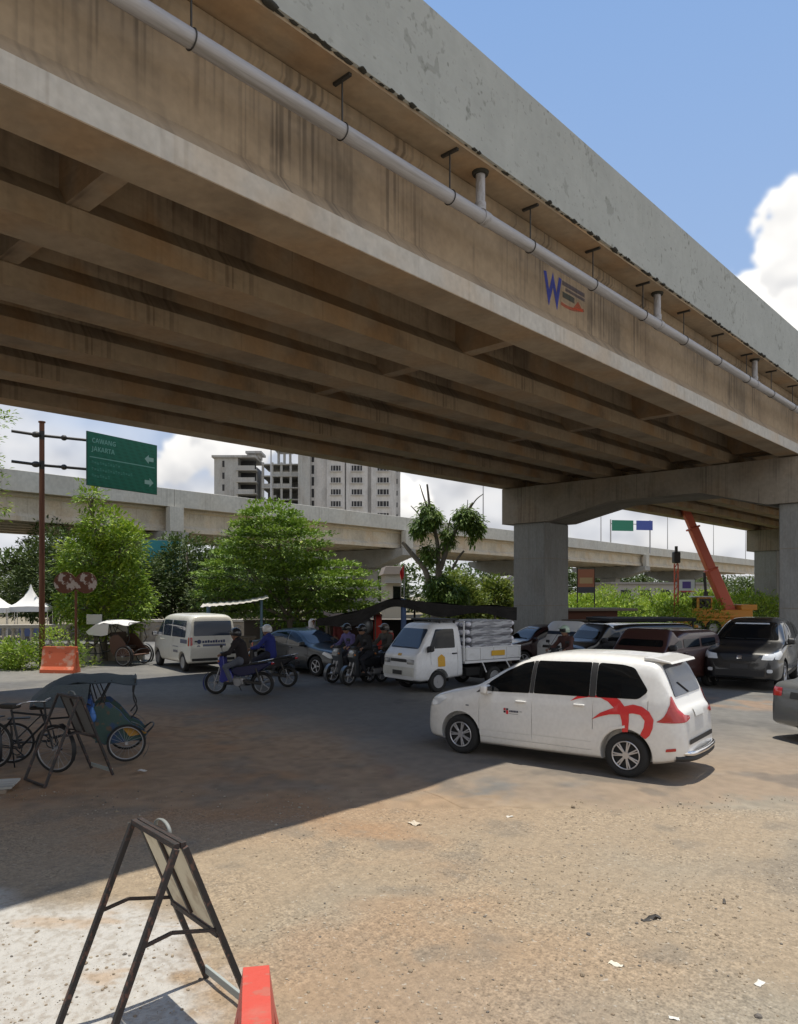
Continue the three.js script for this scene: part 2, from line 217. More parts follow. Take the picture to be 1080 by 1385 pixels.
{
  const [g, m] = groundSheet('dirt', -6, 7, 2.4, 8.9, 260, 130, 2048, 1024, true, true); struct('dirt_ground', g, m);
  // the rest of the dirt lot, behind and to the sides of the camera
  const [g2, m2] = groundSheet('lot', -34, 34, -12, 24, 170, 90, 768, 384, false, true);
  { const idx = []; const p = g2.attributes.position, I = g2.index.array; for (let i = 0; i < I.length; i += 3) { const cx = (p.getX(I[i]) + p.getX(I[i + 1]) + p.getX(I[i + 2])) / 3, cz = -(p.getZ(I[i]) + p.getZ(I[i + 1]) + p.getZ(I[i + 2])) / 3; if (!(cx > -5.7 && cx < 6.7 && cz > 2.7 && cz < 8.6)) idx.push(I[i], I[i + 1], I[i + 2]); } g2.setIndex(idx); for (let i = 0; i < p.count; i++) p.setY(i, p.getY(i) - 0.012); }
  struct('dirt_lot', g2, m2);
  // asphalt, a few centimetres proud of the dirt, with a ragged worn edge
  const x0 = -34, x1 = 34, z0 = 8, z1 = 42, nx = 272, nz = 120;
  const map = tex(1536, 768, (u, v) => groundColor(lerp(x0, x1, u), lerp(z0, z1, v), false), { clampEdge: true });
  const pos = [], uvs = [], idx = [];
  for (let i = 0; i <= nx; i++) { const X = lerp(x0, x1, i / nx), ze = edgeZ(X) - 0.1 + (fbm(X * 5, 9, 3) - 0.5) * 0.35; for (let j = -1; j <= nz; j++) { const t = Math.max(0, j) / nz, Z = lerp(ze, z1, t * t * 0.6 + t * 0.4); pos.push(X, j < 0 ? -0.09 : -0.034 + 0.034 * sst(0, 1.3, Z - ze), -Z); uvs.push((X - x0) / (x1 - x0), (Z - z0) / (z1 - z0)); } }
  for (let i = 0; i < nx; i++) for (let j = 0; j <= nz; j++) { const a = i * (nz + 2) + j, b = a + nz + 2; idx.push(a, b, a + 1, b, b + 1, a + 1); }
  const rg = new THREE.BufferGeometry(); rg.setAttribute('position', new THREE.Float32BufferAttribute(pos, 3)); rg.setAttribute('uv', new THREE.Float32BufferAttribute(uvs, 2)); rg.setIndex(idx); rg.computeVertexNormals();
  const b = grain.clone(); b.repeat.set(68 / 0.8, 34 / 0.8);
  struct('asphalt_road', rg, new THREE.MeshStandardMaterial({ map, roughness: 0.86, bumpMap: b, bumpScale: 0.004 }));
  // land to the horizon
  const far = new THREE.PlaneGeometry(1800, 1800, 1, 1).rotateX(-Math.PI / 2).translate(0, -0.09, -300);
  const ft = tex(512, 512, (u, v) => { const b2 = fbm(u * 16, v * 16, 5, 16, 16); return mix3([0.17, 0.15, 0.105], [0.27, 0.225, 0.155], b2); }, { rx: 60, ry: 60 });
  struct('ground', far, new THREE.MeshStandardMaterial({ map: ft, roughness: 0.95 }));
  // loose stones and grit on the dirt
  const r = rng(99), sg = new THREE.IcosahedronGeometry(1, 0), sp = sg.attributes.position; for (let i = 0; i < sp.count; i++) { const k = 0.8 + 0.4 * n2(sp.getX(i) * 3 + 5, sp.getY(i) * 3 + sp.getZ(i) * 5 + 9); sp.setXYZ(i, sp.getX(i) * k, sp.getY(i) * k * 0.6, sp.getZ(i) * k); } sg.computeVertexNormals();
  const cnt = 8000, im = new THREE.InstancedMesh(sg, M(1, 1, 1, 0.9), cnt), m4 = new THREE.Matrix4(), q = new THREE.Quaternion(), c = new THREE.Color(); let k = 0;
  while (k < cnt) { const Z = 3.4 + 6.4 * Math.pow(r(), 0.8), X = -0.62 * Z - 0.4 + r() * (1.24 * Z + 0.8); if (Z > edgeZ(X) + 0.5 || fbm(X * 0.9 + 12, Z * 0.9 + 6, 4) < 0.30 + 0.4 * r()) continue; const s = 0.003 + 0.011 * Math.pow(r(), 5) + (r() < 0.004 ? 0.014 : 0); q.setFromEuler(new THREE.Euler(0, r() * 6.3, (r() - 0.5) * 0.5)); m4.compose(V(X, groundY(X, Z) + s * 0.25, -Z), q, V(s, s, s * (0.7 + 0.6 * r()))); im.setMatrixAt(k, m4); const d = r(); d < 0.3 ? c.setRGB(0.36, 0.31, 0.24) : d < 0.88 ? c.setRGB(0.23, 0.18, 0.125) : c.setRGB(0.13, 0.115, 0.10); im.setColorAt(k++, c); }
  im.name = 'gravel'; im.castShadow = im.receiveShadow = true; tag(im, 'loose gravel and grit scattered over the beige dirt', 'gravel', null, 'stuff'); scene.add(im);
}

// ---------------------------------------------------------------- the flyover overhead
const GB = 7.18, GT = 9.1, PB = 9.15, PT = 10.70, N0 = 6.77, N1 = 21.0, G1 = 7.27, GSP = 2.32, GW = 0.68;
const SP = [-36.2, -3.9, 29.1, 61.6, 94];                     // pier lines along the flyover
let slopeUp = 0.006; const hS = (S) => slopeUp * (S - 12);
// a body swept along the flyover: outline in (across N, height) from S0 to S1, in a Group turned along it
function sweep(pts, S0, S1, s = 8, sv = s / 2, split = false) {   // local x = along, y = up, local z = -across
  const n = pts.length, pos = [], nor = [], uv = []; let per = 0;
  const tri = THREE.ShapeUtils.triangulateShape(pts.map((p) => new THREE.Vector2(p[0], p[1])), []);
  const area = THREE.ShapeUtils.area(pts.map((p) => new THREE.Vector2(p[0], p[1])));
  const P = area > 0 ? pts : pts.slice().reverse();
  const segs = Math.max(1, Math.round((S1 - S0) / 4));
  for (let i = 0; i < n; i++) {
    const a = P[i], b = P[(i + 1) % n], L = Math.hypot(b[0] - a[0], b[1] - a[1]), nx = (b[1] - a[1]) / L, ny = -(b[0] - a[0]) / L;
    for (let k = 0; k < segs; k++) {
      const s0 = lerp(S0, S1, k / segs), s1 = lerp(S0, S1, (k + 1) / segs), q = (S, p) => [S, p[1] + hS(S), -p[0]];
      const A = q(s0, a), B = q(s1, a), C = q(s1, b), D = q(s0, b);
      for (const [p, su, dv] of [[A, s0, 0], [C, s1, L], [B, s1, 0], [A, s0, 0], [D, s0, L], [C, s1, L]]) {
        pos.push(...p); nor.push(0, ny, -nx);
        uv.push(su / s, (Math.abs(ny) > 0.8 ? (per + dv) : (p[1] - GB)) / sv);
      }
    }
    per += L;
  }
  const T2 = THREE.ShapeUtils.triangulateShape(P.map((p) => new THREE.Vector2(p[0], p[1])), []);
  for (const [S, d] of [[S0, -1], [S1, 1]]) for (const t of T2) for (const k of d > 0 ? [t[0], t[2], t[1]] : t) { pos.push(S, P[k][1] + hS(S), -P[k][0]); nor.push(d, 0, 0); uv.push(P[k][0] / s, P[k][1] / s * 2); }
  const g = new THREE.BufferGeometry(); g.setAttribute('position', new THREE.Float32BufferAttribute(pos, 3)); g.setAttribute('normal', new THREE.Float32BufferAttribute(nor, 3)); g.setAttribute('uv', new THREE.Float32BufferAttribute(uv, 2));
  // fix winding against the normals
  const p = g.attributes.position, nn = g.attributes.normal; for (let i = 0; i < p.count; i += 3) { const a = V().fromBufferAttribute(p, i), b = V().fromBufferAttribute(p, i + 1), c = V().fromBufferAttribute(p, i + 2), f = b.clone().sub(a).cross(c.clone().sub(a)); if (f.dot(V().fromBufferAttribute(nn, i)) < 0) { for (const at2 of [p, nn, g.attributes.uv]) { const k = at2.itemSize; for (let e = 0; e < k; e++) { const x = at2.array[(i + 1) * k + e]; at2.array[(i + 1) * k + e] = at2.array[(i + 2) * k + e]; at2.array[(i + 2) * k + e] = x; } } } }
  if (split) { const P3 = g.attributes.position, order = []; for (const want of [0, 1]) { const st = order.length; for (let i = 0; i < P3.count; i += 3) if ((nn.getY(i) < -0.8 ? 1 : 0) === want) order.push(i, i + 1, i + 2); g.addGroup(st, order.length - st, want); } g.setIndex(order); }
  return g;
}
const iSection = (n) => [[n, GB], [n + GW, GB], [n + GW, GB + 0.33], [n + GW / 2 + 0.11, GB + 0.62], [n + GW / 2 + 0.11, GT - 0.34], [n + GW - 0.04, GT - 0.18], [n + GW - 0.04, GT - 0.02], [n + 0.04, GT - 0.02], [n + 0.04, GT - 0.18], [n + GW / 2 - 0.11, GT - 0.34], [n + GW / 2 - 0.11, GB + 0.62], [n, GB + 0.33]];
const fly = thing('flyover', 'huge concrete girder flyover with painted parapet passing over the road and white minivan', 'flyover', [0, 0], Math.PI / 2 - TH);
for (let s = 0; s < 4; s++) {
  const a = SP[s] + 0.06, b = SP[s + 1] - 0.06;
  for (let i = 0; i < 6; i++) part('girder', sweep(iSection(G1 + i * GSP), a, b, 8, 4, true), i ? [mGirder, mSoffit] : [mGirderOut, mSoffit], fly, i ? undefined : 'outer girder with rain streaks and a lower flange lightened for bounced light');
  part('lit_flange_face', sweep([[G1 - 0.004, GB + 0.012], [G1 + 0.02, GB + 0.012], [G1 + 0.02, GB + 0.325], [G1 - 0.004, GB + 0.325]], a + 0.02, b - 0.02), mFlangeLit, fly, 'paler strip standing for brighter light on the lower flange face');  // thin strip, its lighter colour imitates light on the flange face
  for (let d = 0; d < 5; d++) for (let i = 0; i < 5; i++) {           // cross beams between the girders
    const S = d === 0 ? a + 0.35 : d === 4 ? b - 0.35 : lerp(SP[s], SP[s + 1], d / 4) - (d * 0.0), n = G1 + i * GSP + GW / 2 + 0.10, n2_ = n + GSP - 0.2;
    part('cross_beam', sweep([[n, GB + 0.36], [n2_, GB + 0.36], [n2_, GT - 0.05], [n, GT - 0.05]], S - 0.15, S + 0.15), mGirder, fly);
  }
  part('deck_slab', sweep([[N0 + 0.02, GT], [N1 - 0.02, GT], [N1 - 0.02, GT + 0.26], [N0 + 0.02, GT + 0.26]], SP[s], SP[s + 1] - 0.02), mSlab, fly);
  for (const [n, w] of [[N0 - 0.03, 0.25], [N1 - 0.2, 0.25]]) part('parapet', sweep([[n, PB], [n + w + 0.12, PB], [n + w + 0.12, PB + 0.5], [n + w, PB + 0.75], [n + w, PT - 0.02], [n + w - 0.03, PT], [n + 0.03, PT], [n, PT - 0.02]], SP[s] + 0.01, SP[s + 1] - 0.03, 16, 2), mParapet, fly);
}
{ // black mould crust along the drip edge of the parapet, clod by clod: real lumps
  const r = rng(5), gs = []; for (let S = 1; S < 60; S += 0.08 + 0.22 * r() + (r() < 0.1 ? 0.5 : 0)) { const l = 0.03 + 0.07 * r(); for (let q = 0; q < 3; q++) gs.push(ball(l, S + (r() - 0.5) * 0.2, PB + 0.005 + hS(S), -(N0 - 0.015 + 0.10 * r()), 0.8 + r(), 0.25 + 0.3 * r(), 0.5 + 0.4 * r(), 5)); }
  const o = part('moss_crust', gs, mMould, fly); o.userData.kind = 'stuff';
}
for (const S of SP.slice(0, 4)) {
  // pier: bent cap with deeper ends, two columns
  const cap = [[5.9, 5.56], [8.3, 5.56], [10.6, 6.18], [14.2, 6.18], [17.0, 5.56], [19.4, 5.56], [19.4, GB - 0.05 - (S > 90 ? 0 : 0)], [5.9, GB - 0.05]];
  part('pier_cap', sweep(cap.map(([n, y]) => [n, y + 0]), S - 1.15, S + 1.15), mCap, fly, 'pier crosshead with haunched underside');
  for (const n of [7.15, 18.09]) {
    const H = 5.56 + hS(S);
    part('pier_column', uvm(rbox(2.0, H + 0.3, 1.62, 0.06, S, H / 2 - 0.15 - 0.002, -n), 4), mPier, fly);
    for (const y of [2.05, 4.1]) part('pour_joint', rbox(2.012, 0.02, 1.632, 0.004, S, y, -n), mCap, fly);
  }
  for (let i = 0; i < 6; i++) for (const d of [-0.42, 0.42]) part('bearing_pad', box(0.45, 0.07, 0.5, S + d, GB - 0.02 + hS(S), -(G1 + i * GSP + GW / 2)), mMould, fly);
}
{ // drain pipe under the overhang with joints, hangers and down pipes
  const n = 7.0, y = 8.42;
  for (let S = -3.4; S < 62; S += 6.5) { const e = Math.min(S + 6.5, 62); part('drain_pipe', cyl(0.1, 0.1, e - S - 0.01, (S + e) / 2, y + hS((S + e) / 2), -n, 0, 0, Math.PI / 2 + slopeUp, 16), mPvc, fly); part('pipe_joint', cyl(0.112, 0.112, 0.16, S, y + hS(S), -n, 0, 0, Math.PI / 2, 16), mPvc, fly); }
  for (let S = 2.2, k = 0; S < 60; S += 2.18, k++) part('pipe_hanger', [bar([S, y - 0.02 + hS(S), -n], [S, GT + 0.02 + hS(S), -n], 0.012), box(0.05, 0.05, 0.3, S, GT - 0.012 + hS(S), -n), T(new THREE.TorusGeometry(0.108, 0.008, 6, 20), S, y + hS(S), -n, 0, Math.PI / 2, 0)], mSteelDark, fly);
  for (let S = 3.0; S < 60; S += 6.5) { part('down_pipe', [cyl(0.075, 0.075, 0.62, S, y + 0.36 + hS(S), -n, 0, 0, 0, 14), cyl(0.09, 0.09, 0.12, S, y + 0.14 + hS(S), -n, 0, 0, 0, 14)], mPvc, fly); part('pipe_collar', cyl(0.12, 0.14, 0.06, S, GT - 0.015 + hS(S), -n, 0, 0, 0, 14), mMould, fly); }
}
{ // faded lettering sprayed on the outer girder: a blue W, dark letters, an orange swash
  const cv = document.createElement('canvas'); cv.width = 512; cv.height = 256; const x = cv.getContext('2d'); x.clearRect(0, 0, 512, 256);
  x.strokeStyle = 'rgba(20,56,170,0.66)'; x.lineWidth = 30; x.beginPath(); x.moveTo(40, 40); x.lineTo(80, 205); x.lineTo(120, 70); x.lineTo(160, 205); x.lineTo(196, 30); x.stroke();
  x.fillStyle = 'rgba(20,34,80,0.45)'; x.fillRect(215, 36, 250, 30); x.fillRect(250, 76, 215, 20); x.fillStyle = 'rgba(20,60,70,0.55)'; x.fillRect(220, 110, 130, 40);
  x.strokeStyle = 'rgba(180,70,40,0.55)'; x.lineWidth = 22; x.beginPath(); x.moveTo(205, 196); x.quadraticCurveTo(300, 216, 455, 160); x.stroke(); x.fillStyle = 'rgba(190,76,40,0.55)'; x.beginPath(); x.moveTo(330, 190); x.lineTo(390, 120); x.lineTo(450, 175); x.fill();
  const t = new THREE.CanvasTexture(cv); t.colorSpace = THREE.SRGBColorSpace;
  const S = 12.95, g = new THREE.PlaneGeometry(1.8, 0.72); g.rotateY(0); const o = part('sprayed_lettering', g.translate(S, GB + 1.12 + hS(S), -(G1 + GW / 2 - 0.11 - 0.006)), new THREE.MeshStandardMaterial({ map: t, transparent: true, roughness: 0.8 }), fly, 'faded blue and orange lettering sprayed on the girder');
}

// ---------------------------------------------------------------- vehicles: a body lofted from its profile, panes and trim lying on its skin
const mTyre = M(0.018, 0.018, 0.018, 0.85), mRim = M(0.55, 0.55, 0.57, 0.3, 0.75), mRimSteel = M(0.36, 0.36, 0.37, 0.45, 0.6), mBlackTrim = M(0.02, 0.02, 0.021, 0.6), mChrome = M(0.75, 0.75, 0.76, 0.15, 1), mUnder = M(0.012, 0.012, 0.012, 0.95);
const mGlass = MP(0.006, 0.007, 0.008, 0.05, { specularIntensity: 0.75 });
const mGlassBlue = MP(0.035, 0.05, 0.08, 0.05, {});
const mLamp = MP(0.62, 0.64, 0.66, 0.12, { clearcoat: 1 }), mLampDark = MP(0.16, 0.17, 0.18, 0.12, { clearcoat: 1 }), mTail = MP(0.42, 0.012, 0.014, 0.15, { clearcoat: 1 }), mAmber = MP(0.5, 0.16, 0.02, 0.2, { clearcoat: 1 }), mPlate = M(0.03, 0.03, 0.032, 0.5), mPlateWhite = M(0.6, 0.6, 0.58, 0.5);
const dustTex = (base, dirt, amt, seed) => tex(512, 256, (u, v) => { const d = fbm(u * 10 + seed, v * 6 + seed, 5, 10, 6), k = 0.96 + 0.08 * n2(u * 128, v * 64, 128, 64); return mix3(base, dirt, amt * sst(0.5, 0.8, d)).map((c) => c * k); });
const paint = (r, g, b, extra = {}) => MP(r, g, b, 0.4, { clearcoat: 0.6, clearcoatRoughness: 0.06, ...extra });
const pWhite = new THREE.MeshPhysicalMaterial({ map: dustTex([0.74, 0.73, 0.70], [0.52, 0.49, 0.44], 0.22, 4), roughness: 0.38, clearcoat: 0.8, clearcoatRoughness: 0.08 });
const pVanWhite = new THREE.MeshPhysicalMaterial({ map: dustTex([0.66, 0.65, 0.59], [0.45, 0.42, 0.36], 0.35, 14), roughness: 0.42, clearcoat: 0.6, clearcoatRoughness: 0.12 });
const pTruckWhite = new THREE.MeshPhysicalMaterial({ map: dustTex([0.70, 0.71, 0.72], [0.46, 0.45, 0.42], 0.3, 24), roughness: 0.42, clearcoat: 0.6, clearcoatRoughness: 0.12 });
const pBlack = paint(0.004, 0.0045, 0.006, { clearcoat: 1 }), pDarkBlue = paint(0.010, 0.014, 0.018), pMaroon = paint(0.022, 0.006, 0.007), pBrown = paint(0.050, 0.020, 0.016), pGrey = paint(0.16, 0.165, 0.165, { metalness: 0.35 });
function pchip(k) {
  const n = k.length, x = k.map((p) => p[0]), y = k.map((p) => p[1]), d = [], m = [];
  for (let i = 0; i < n - 1; i++) d.push((y[i + 1] - y[i]) / (x[i + 1] - x[i]));
  m[0] = d[0]; m[n - 1] = d[n - 2]; for (let i = 1; i < n - 1; i++) m[i] = d[i - 1] * d[i] <= 0 ? 0 : 2 / (1 / d[i - 1] + 1 / d[i]);
  return (t) => { if (t <= x[0]) return y[0]; if (t >= x[n - 1]) return y[n - 1]; let i = 0; while (t > x[i + 1]) i++; const h = x[i + 1] - x[i], s = (t - x[i]) / h, s2 = s * s, s3 = s2 * s; return (2 * s3 - 3 * s2 + 1) * y[i] + (s3 - 2 * s2 + s) * h * m[i] + (-2 * s3 + 3 * s2) * y[i + 1] + (s3 - s2) * h * m[i + 1]; };
}
const tess = (len) => new TessellateModifier(len, 8);
function roundPoly(pts, r) {     // round the corners of an outline
  if (!r) return pts; const o = [], n = pts.length;
  for (let i = 0; i < n; i++) { const a = pts[(i + n - 1) % n], b = pts[i], c = pts[(i + 1) % n], la = Math.hypot(a[0] - b[0], a[1] - b[1]), lc = Math.hypot(c[0] - b[0], c[1] - b[1]), k = Math.min(r, la * 0.45, lc * 0.45), p = [b[0] + (a[0] - b[0]) / la * k, b[1] + (a[1] - b[1]) / la * k], q = [b[0] + (c[0] - b[0]) / lc * k, b[1] + (c[1] - b[1]) / lc * k]; for (let s = 0; s <= 3; s++) { const t = s / 3; o.push([(1 - t) ** 2 * p[0] + 2 * t * (1 - t) * b[0] + t * t * q[0], (1 - t) ** 2 * p[1] + 2 * t * (1 - t) * b[1] + t * t * q[1]]); } }
  return o;
}
class Body {
  constructor(p) {
    this.tum = p.tum ?? 0.13; this.pw = p.pw ?? 5; this.hoodDrop = p.hoodDrop ?? 0.13;
    this.fT = pchip(p.top.slice().sort((a, b) => a[0] - b[0])); this.fW = pchip(p.width.slice().sort((a, b) => a[0] - b[0])); this.fB = pchip(p.bottom.slice().sort((a, b) => a[0] - b[0])); this.fBelt = pchip(p.belt.slice().sort((a, b) => a[0] - b[0]));
    this.x0 = Math.min(...p.top.map((q) => q[0])); this.x1 = Math.max(...p.top.map((q) => q[0]));
    this.prof = pchip(p.side || [[0, 0.90], [0.1, 0.965], [0.35, 1.0], [0.6, 0.997], [0.66, 0.985], [1, 0.965]]);
  }
  belt(x) { return Math.max(this.fB(x) + 0.05, Math.min(this.fBelt(x), this.fT(x) - this.hoodDrop)); }
  W(x, y) {
    const b = this.fB(x), t = this.fT(x), bl = this.belt(x), w = this.fW(x);
    if (y < b || y > t) return -1;
    if (y <= bl) return w * this.prof((y - b) / (bl - b));
    const q = (y - bl) / (t - bl); return w * 0.965 * (1 - this.tum * q * Math.min(1, (t - bl) / 0.55)) * Math.pow(Math.max(0, 1 - Math.pow(q, this.pw)), 1 / this.pw);
  }
  inside(x, y, z) { return x >= this.x0 && x <= this.x1 && Math.abs(z) < this.W(x, y); }
  hit(y, z, front) { const d = front ? -1 : 1; let x = front ? this.x1 + 0.01 : this.x0 - 0.01, k = 0; while (!this.inside(x, y, z) && k++ < 260) x += d * 0.02; let a = x - d * 0.02, b = x; for (let i = 0; i < 12; i++) { const m = (a + b) / 2; this.inside(m, y, z) ? b = m : a = m; } return b; }
  geometry(cut, grooves) {
    const nx = 84, xs = []; for (let i = 0; i <= nx; i++) { const t = i / nx; xs.push(lerp(this.x0, this.x1, t + 0.055 * Math.sin(2 * Math.PI * t) * -1)); }
    const ring = (x) => { const b = this.fB(x), t = this.fT(x), bl = this.belt(x), o = []; for (const s of [0, 0.05, 0.1, 0.2, 0.35, 0.48, 0.58, 0.64, 0.7, 0.8, 0.9, 1]) { const y = lerp(b, bl, s); o.push([y, this.W(x, y)]); } for (const a of [0.12, 0.24, 0.36, 0.48, 0.6, 0.7, 0.8, 0.88, 0.94, 1]) { const q = Math.pow(Math.sin(a * Math.PI / 2), 2 / this.pw), y = lerp(bl, t, q); o.push([y, a === 1 ? 0 : this.fW(x) * 0.965 * (1 - this.tum * q * Math.min(1, (t - bl) / 0.55)) * Math.pow(Math.cos(a * Math.PI / 2), 2 / this.pw)]); } return o; };
    const pos = [], idx = [], uv = []; let m = 0;
    for (const x of xs) { const h = ring(x), full = [...h.map(([y, z]) => [y, -z]), ...h.slice(0, -1).reverse().map(([y, z]) => [y, z])]; m = full.length; full.forEach(([y, z], k) => { pos.push(x, y, z); uv.push(x / 4 + 0.5, y / 2 + (k > m / 2 ? 0.5 : 0)); }); }
    for (let i = 0; i < nx; i++) for (let k = 0; k < m; k++) { const a = i * m + k, b = i * m + (k + 1) % m, c = a + m, d = b + m; idx.push(a, c, b, b, c, d); }
    for (const [i, flip] of [[0, false], [nx, true]]) { const c = pos.length / 3; pos.push(xs[i], (this.fB(xs[i]) + this.fT(xs[i])) / 2, 0); uv.push(0, 0); for (let k = 0; k < m; k++) { const a = i * m + k, b = i * m + (k + 1) % m; flip ? idx.push(c, b, a) : idx.push(c, a, b); } }
    let g = new THREE.BufferGeometry(); g.setAttribute('position', new THREE.Float32BufferAttribute(pos, 3)); g.setAttribute('uv', new THREE.Float32BufferAttribute(uv, 2)); g.setIndex(idx); g.computeVertexNormals();
    const nn = g.attributes.normal; let s = 0; for (let i = 0; i < nn.count; i++) s += nn.getZ(i) * pos[i * 3 + 2]; if (s < 0) { const I = g.index.array; for (let i = 0; i < I.length; i += 3) { const t = I[i]; I[i] = I[i + 1]; I[i + 1] = t; } g.computeVertexNormals(); }
    const tools = [...cut, ...grooves]; if (tools.length) {
      const ev = new Evaluator(); ev.attributes = ['position', 'normal', 'uv']; ev.useGroups = false; let br = new Brush(g); br.updateMatrixWorld();
      for (const t of tools) { const c = new Brush(t); c.updateMatrixWorld(); br = ev.evaluate(br, c, SUBTRACTION); }
      g = br.geometry; g.clearGroups();
    }
    return g;
  }
  side(pts, s, off = 0.004, r = 0.03) { return this.skin(pts, r,  (a, b) => [a, b, s * (Math.max(0.02, this.W(a, b)) + off)], s > 0); }
  front(pts, off = 0.006, r = 0.02) { return this.skin(pts, r, (z, y) => [this.hit(y, z, true) + off, y, z], false); }
  rear(pts, off = 0.006, r = 0.02, len = 0.06, s = 1) { return this.skin(pts, r, (z, y) => [this.hit(y, z, false) - off, y, z + Math.sign(z) * off * 0.5], s > 0, len); }
  skin(pts, r, map, ccw, len = 0.06) {
    let g = new THREE.ShapeGeometry(poly(roundPoly(pts, r)));
    g = tess(len).modify(g.toNonIndexed()); const p = g.attributes.position; for (let i = 0; i < p.count; i++) p.setXYZ(i, ...map(p.getX(i), p.getY(i)));
    if (!ccw) { const f = ['position', 'uv', 'normal']; for (const k of f) { const A = g.attributes[k], n = A.itemSize; for (let i = 0; i < A.count; i += 3) for (let e = 0; e < n; e++) { const t = A.array[(i + 1) * n + e]; A.array[(i + 1) * n + e] = A.array[(i + 2) * n + e]; A.array[(i + 2) * n + e] = t; } } }
    // smooth normals across shared places
    g.computeVertexNormals(); const key = {}, nn = g.attributes.normal; for (let i = 0; i < p.count; i++) { const k = `${p.getX(i).toFixed(3)},${p.getY(i).toFixed(3)},${p.getZ(i).toFixed(3)}`; (key[k] ??= []).push(i); } for (const l of Object.values(key)) { const v = V(); for (const i of l) v.add(V().fromBufferAttribute(nn, i)); v.normalize(); for (const i of l) nn.setXYZ(i, v.x, v.y, v.z); }
    return g;
  }
}
const wheelCache = {};
function wheelGeo(r, w, rimR, spokes, kind) {
  const key = [r, w, rimR, spokes, kind].join(); if (wheelCache[key]) return wheelCache[key];
  const h = w / 2, tyre = lathe([[rimR, -h * 0.75], [rimR + 0.015, -h * 0.95], [r - 0.05, -h], [r - 0.015, -h * 0.86], [r, -h * 0.55], [r, h * 0.55], [r - 0.015, h * 0.86], [r - 0.05, h], [rimR + 0.015, h * 0.95], [rimR, h * 0.75], [rimR, -h * 0.75]], 36).rotateX(Math.PI / 2);
  const back = T(new THREE.CylinderGeometry(rimR * 0.99, rimR * 0.99, w * 0.5, 28), 0, 0, 0, Math.PI / 2);
  const rim = [];
  for (const s of [-1, 1]) {
    rim.push(T(new THREE.TorusGeometry(rimR * 0.95, rimR * 0.055, 8, 36), 0, 0, s * h * 0.82), T(new THREE.CylinderGeometry(rimR * 0.24, rimR * 0.28, 0.03, 16), 0, 0, s * h * 0.72, Math.PI / 2 * s));
    for (let k = 0; k < spokes; k++) { const a = k / spokes * Math.PI * 2; if (kind === 'steel') { rim.push(T(new THREE.CylinderGeometry(rimR * 0.1, rimR * 0.1, 0.01, 8), Math.cos(a) * rimR * 0.62, Math.sin(a) * rimR * 0.62, s * h * 0.71, Math.PI / 2)); } else for (const d of kind === 'double' ? [-0.10, 0.10] : [0]) { const g = prism([[rimR * 0.15, -rimR * 0.055], [rimR * 0.93, -rimR * (kind === 'double' ? 0.05 : 0.10)], [rimR * 0.93, rimR * (kind === 'double' ? 0.05 : 0.10)], [rimR * 0.15, rimR * 0.055]], 0.02, 0.004); g.rotateZ(d); g.rotateZ(a); rim.push(g.translate(0, 0, s * h * 0.74)); } }
    if (kind === 'steel') rim.push(T(new THREE.CylinderGeometry(rimR * 0.92, rimR * 0.92, 0.02, 28), 0, 0, s * h * 0.66, Math.PI / 2));
  }
  return wheelCache[key] = { tyre: merge([tyre, back]), rim: merge(rim) };
}
function addWheel(o, x, z, r, w, rimR, spokes, kind, mr = mRim, y = r) { const g = wheelGeo(r, w, rimR, spokes, kind), t = part('wheel', g.tyre, mTyre, o); t.position.set(x, y, z); part('rim', g.rim, mr, t); return t; }
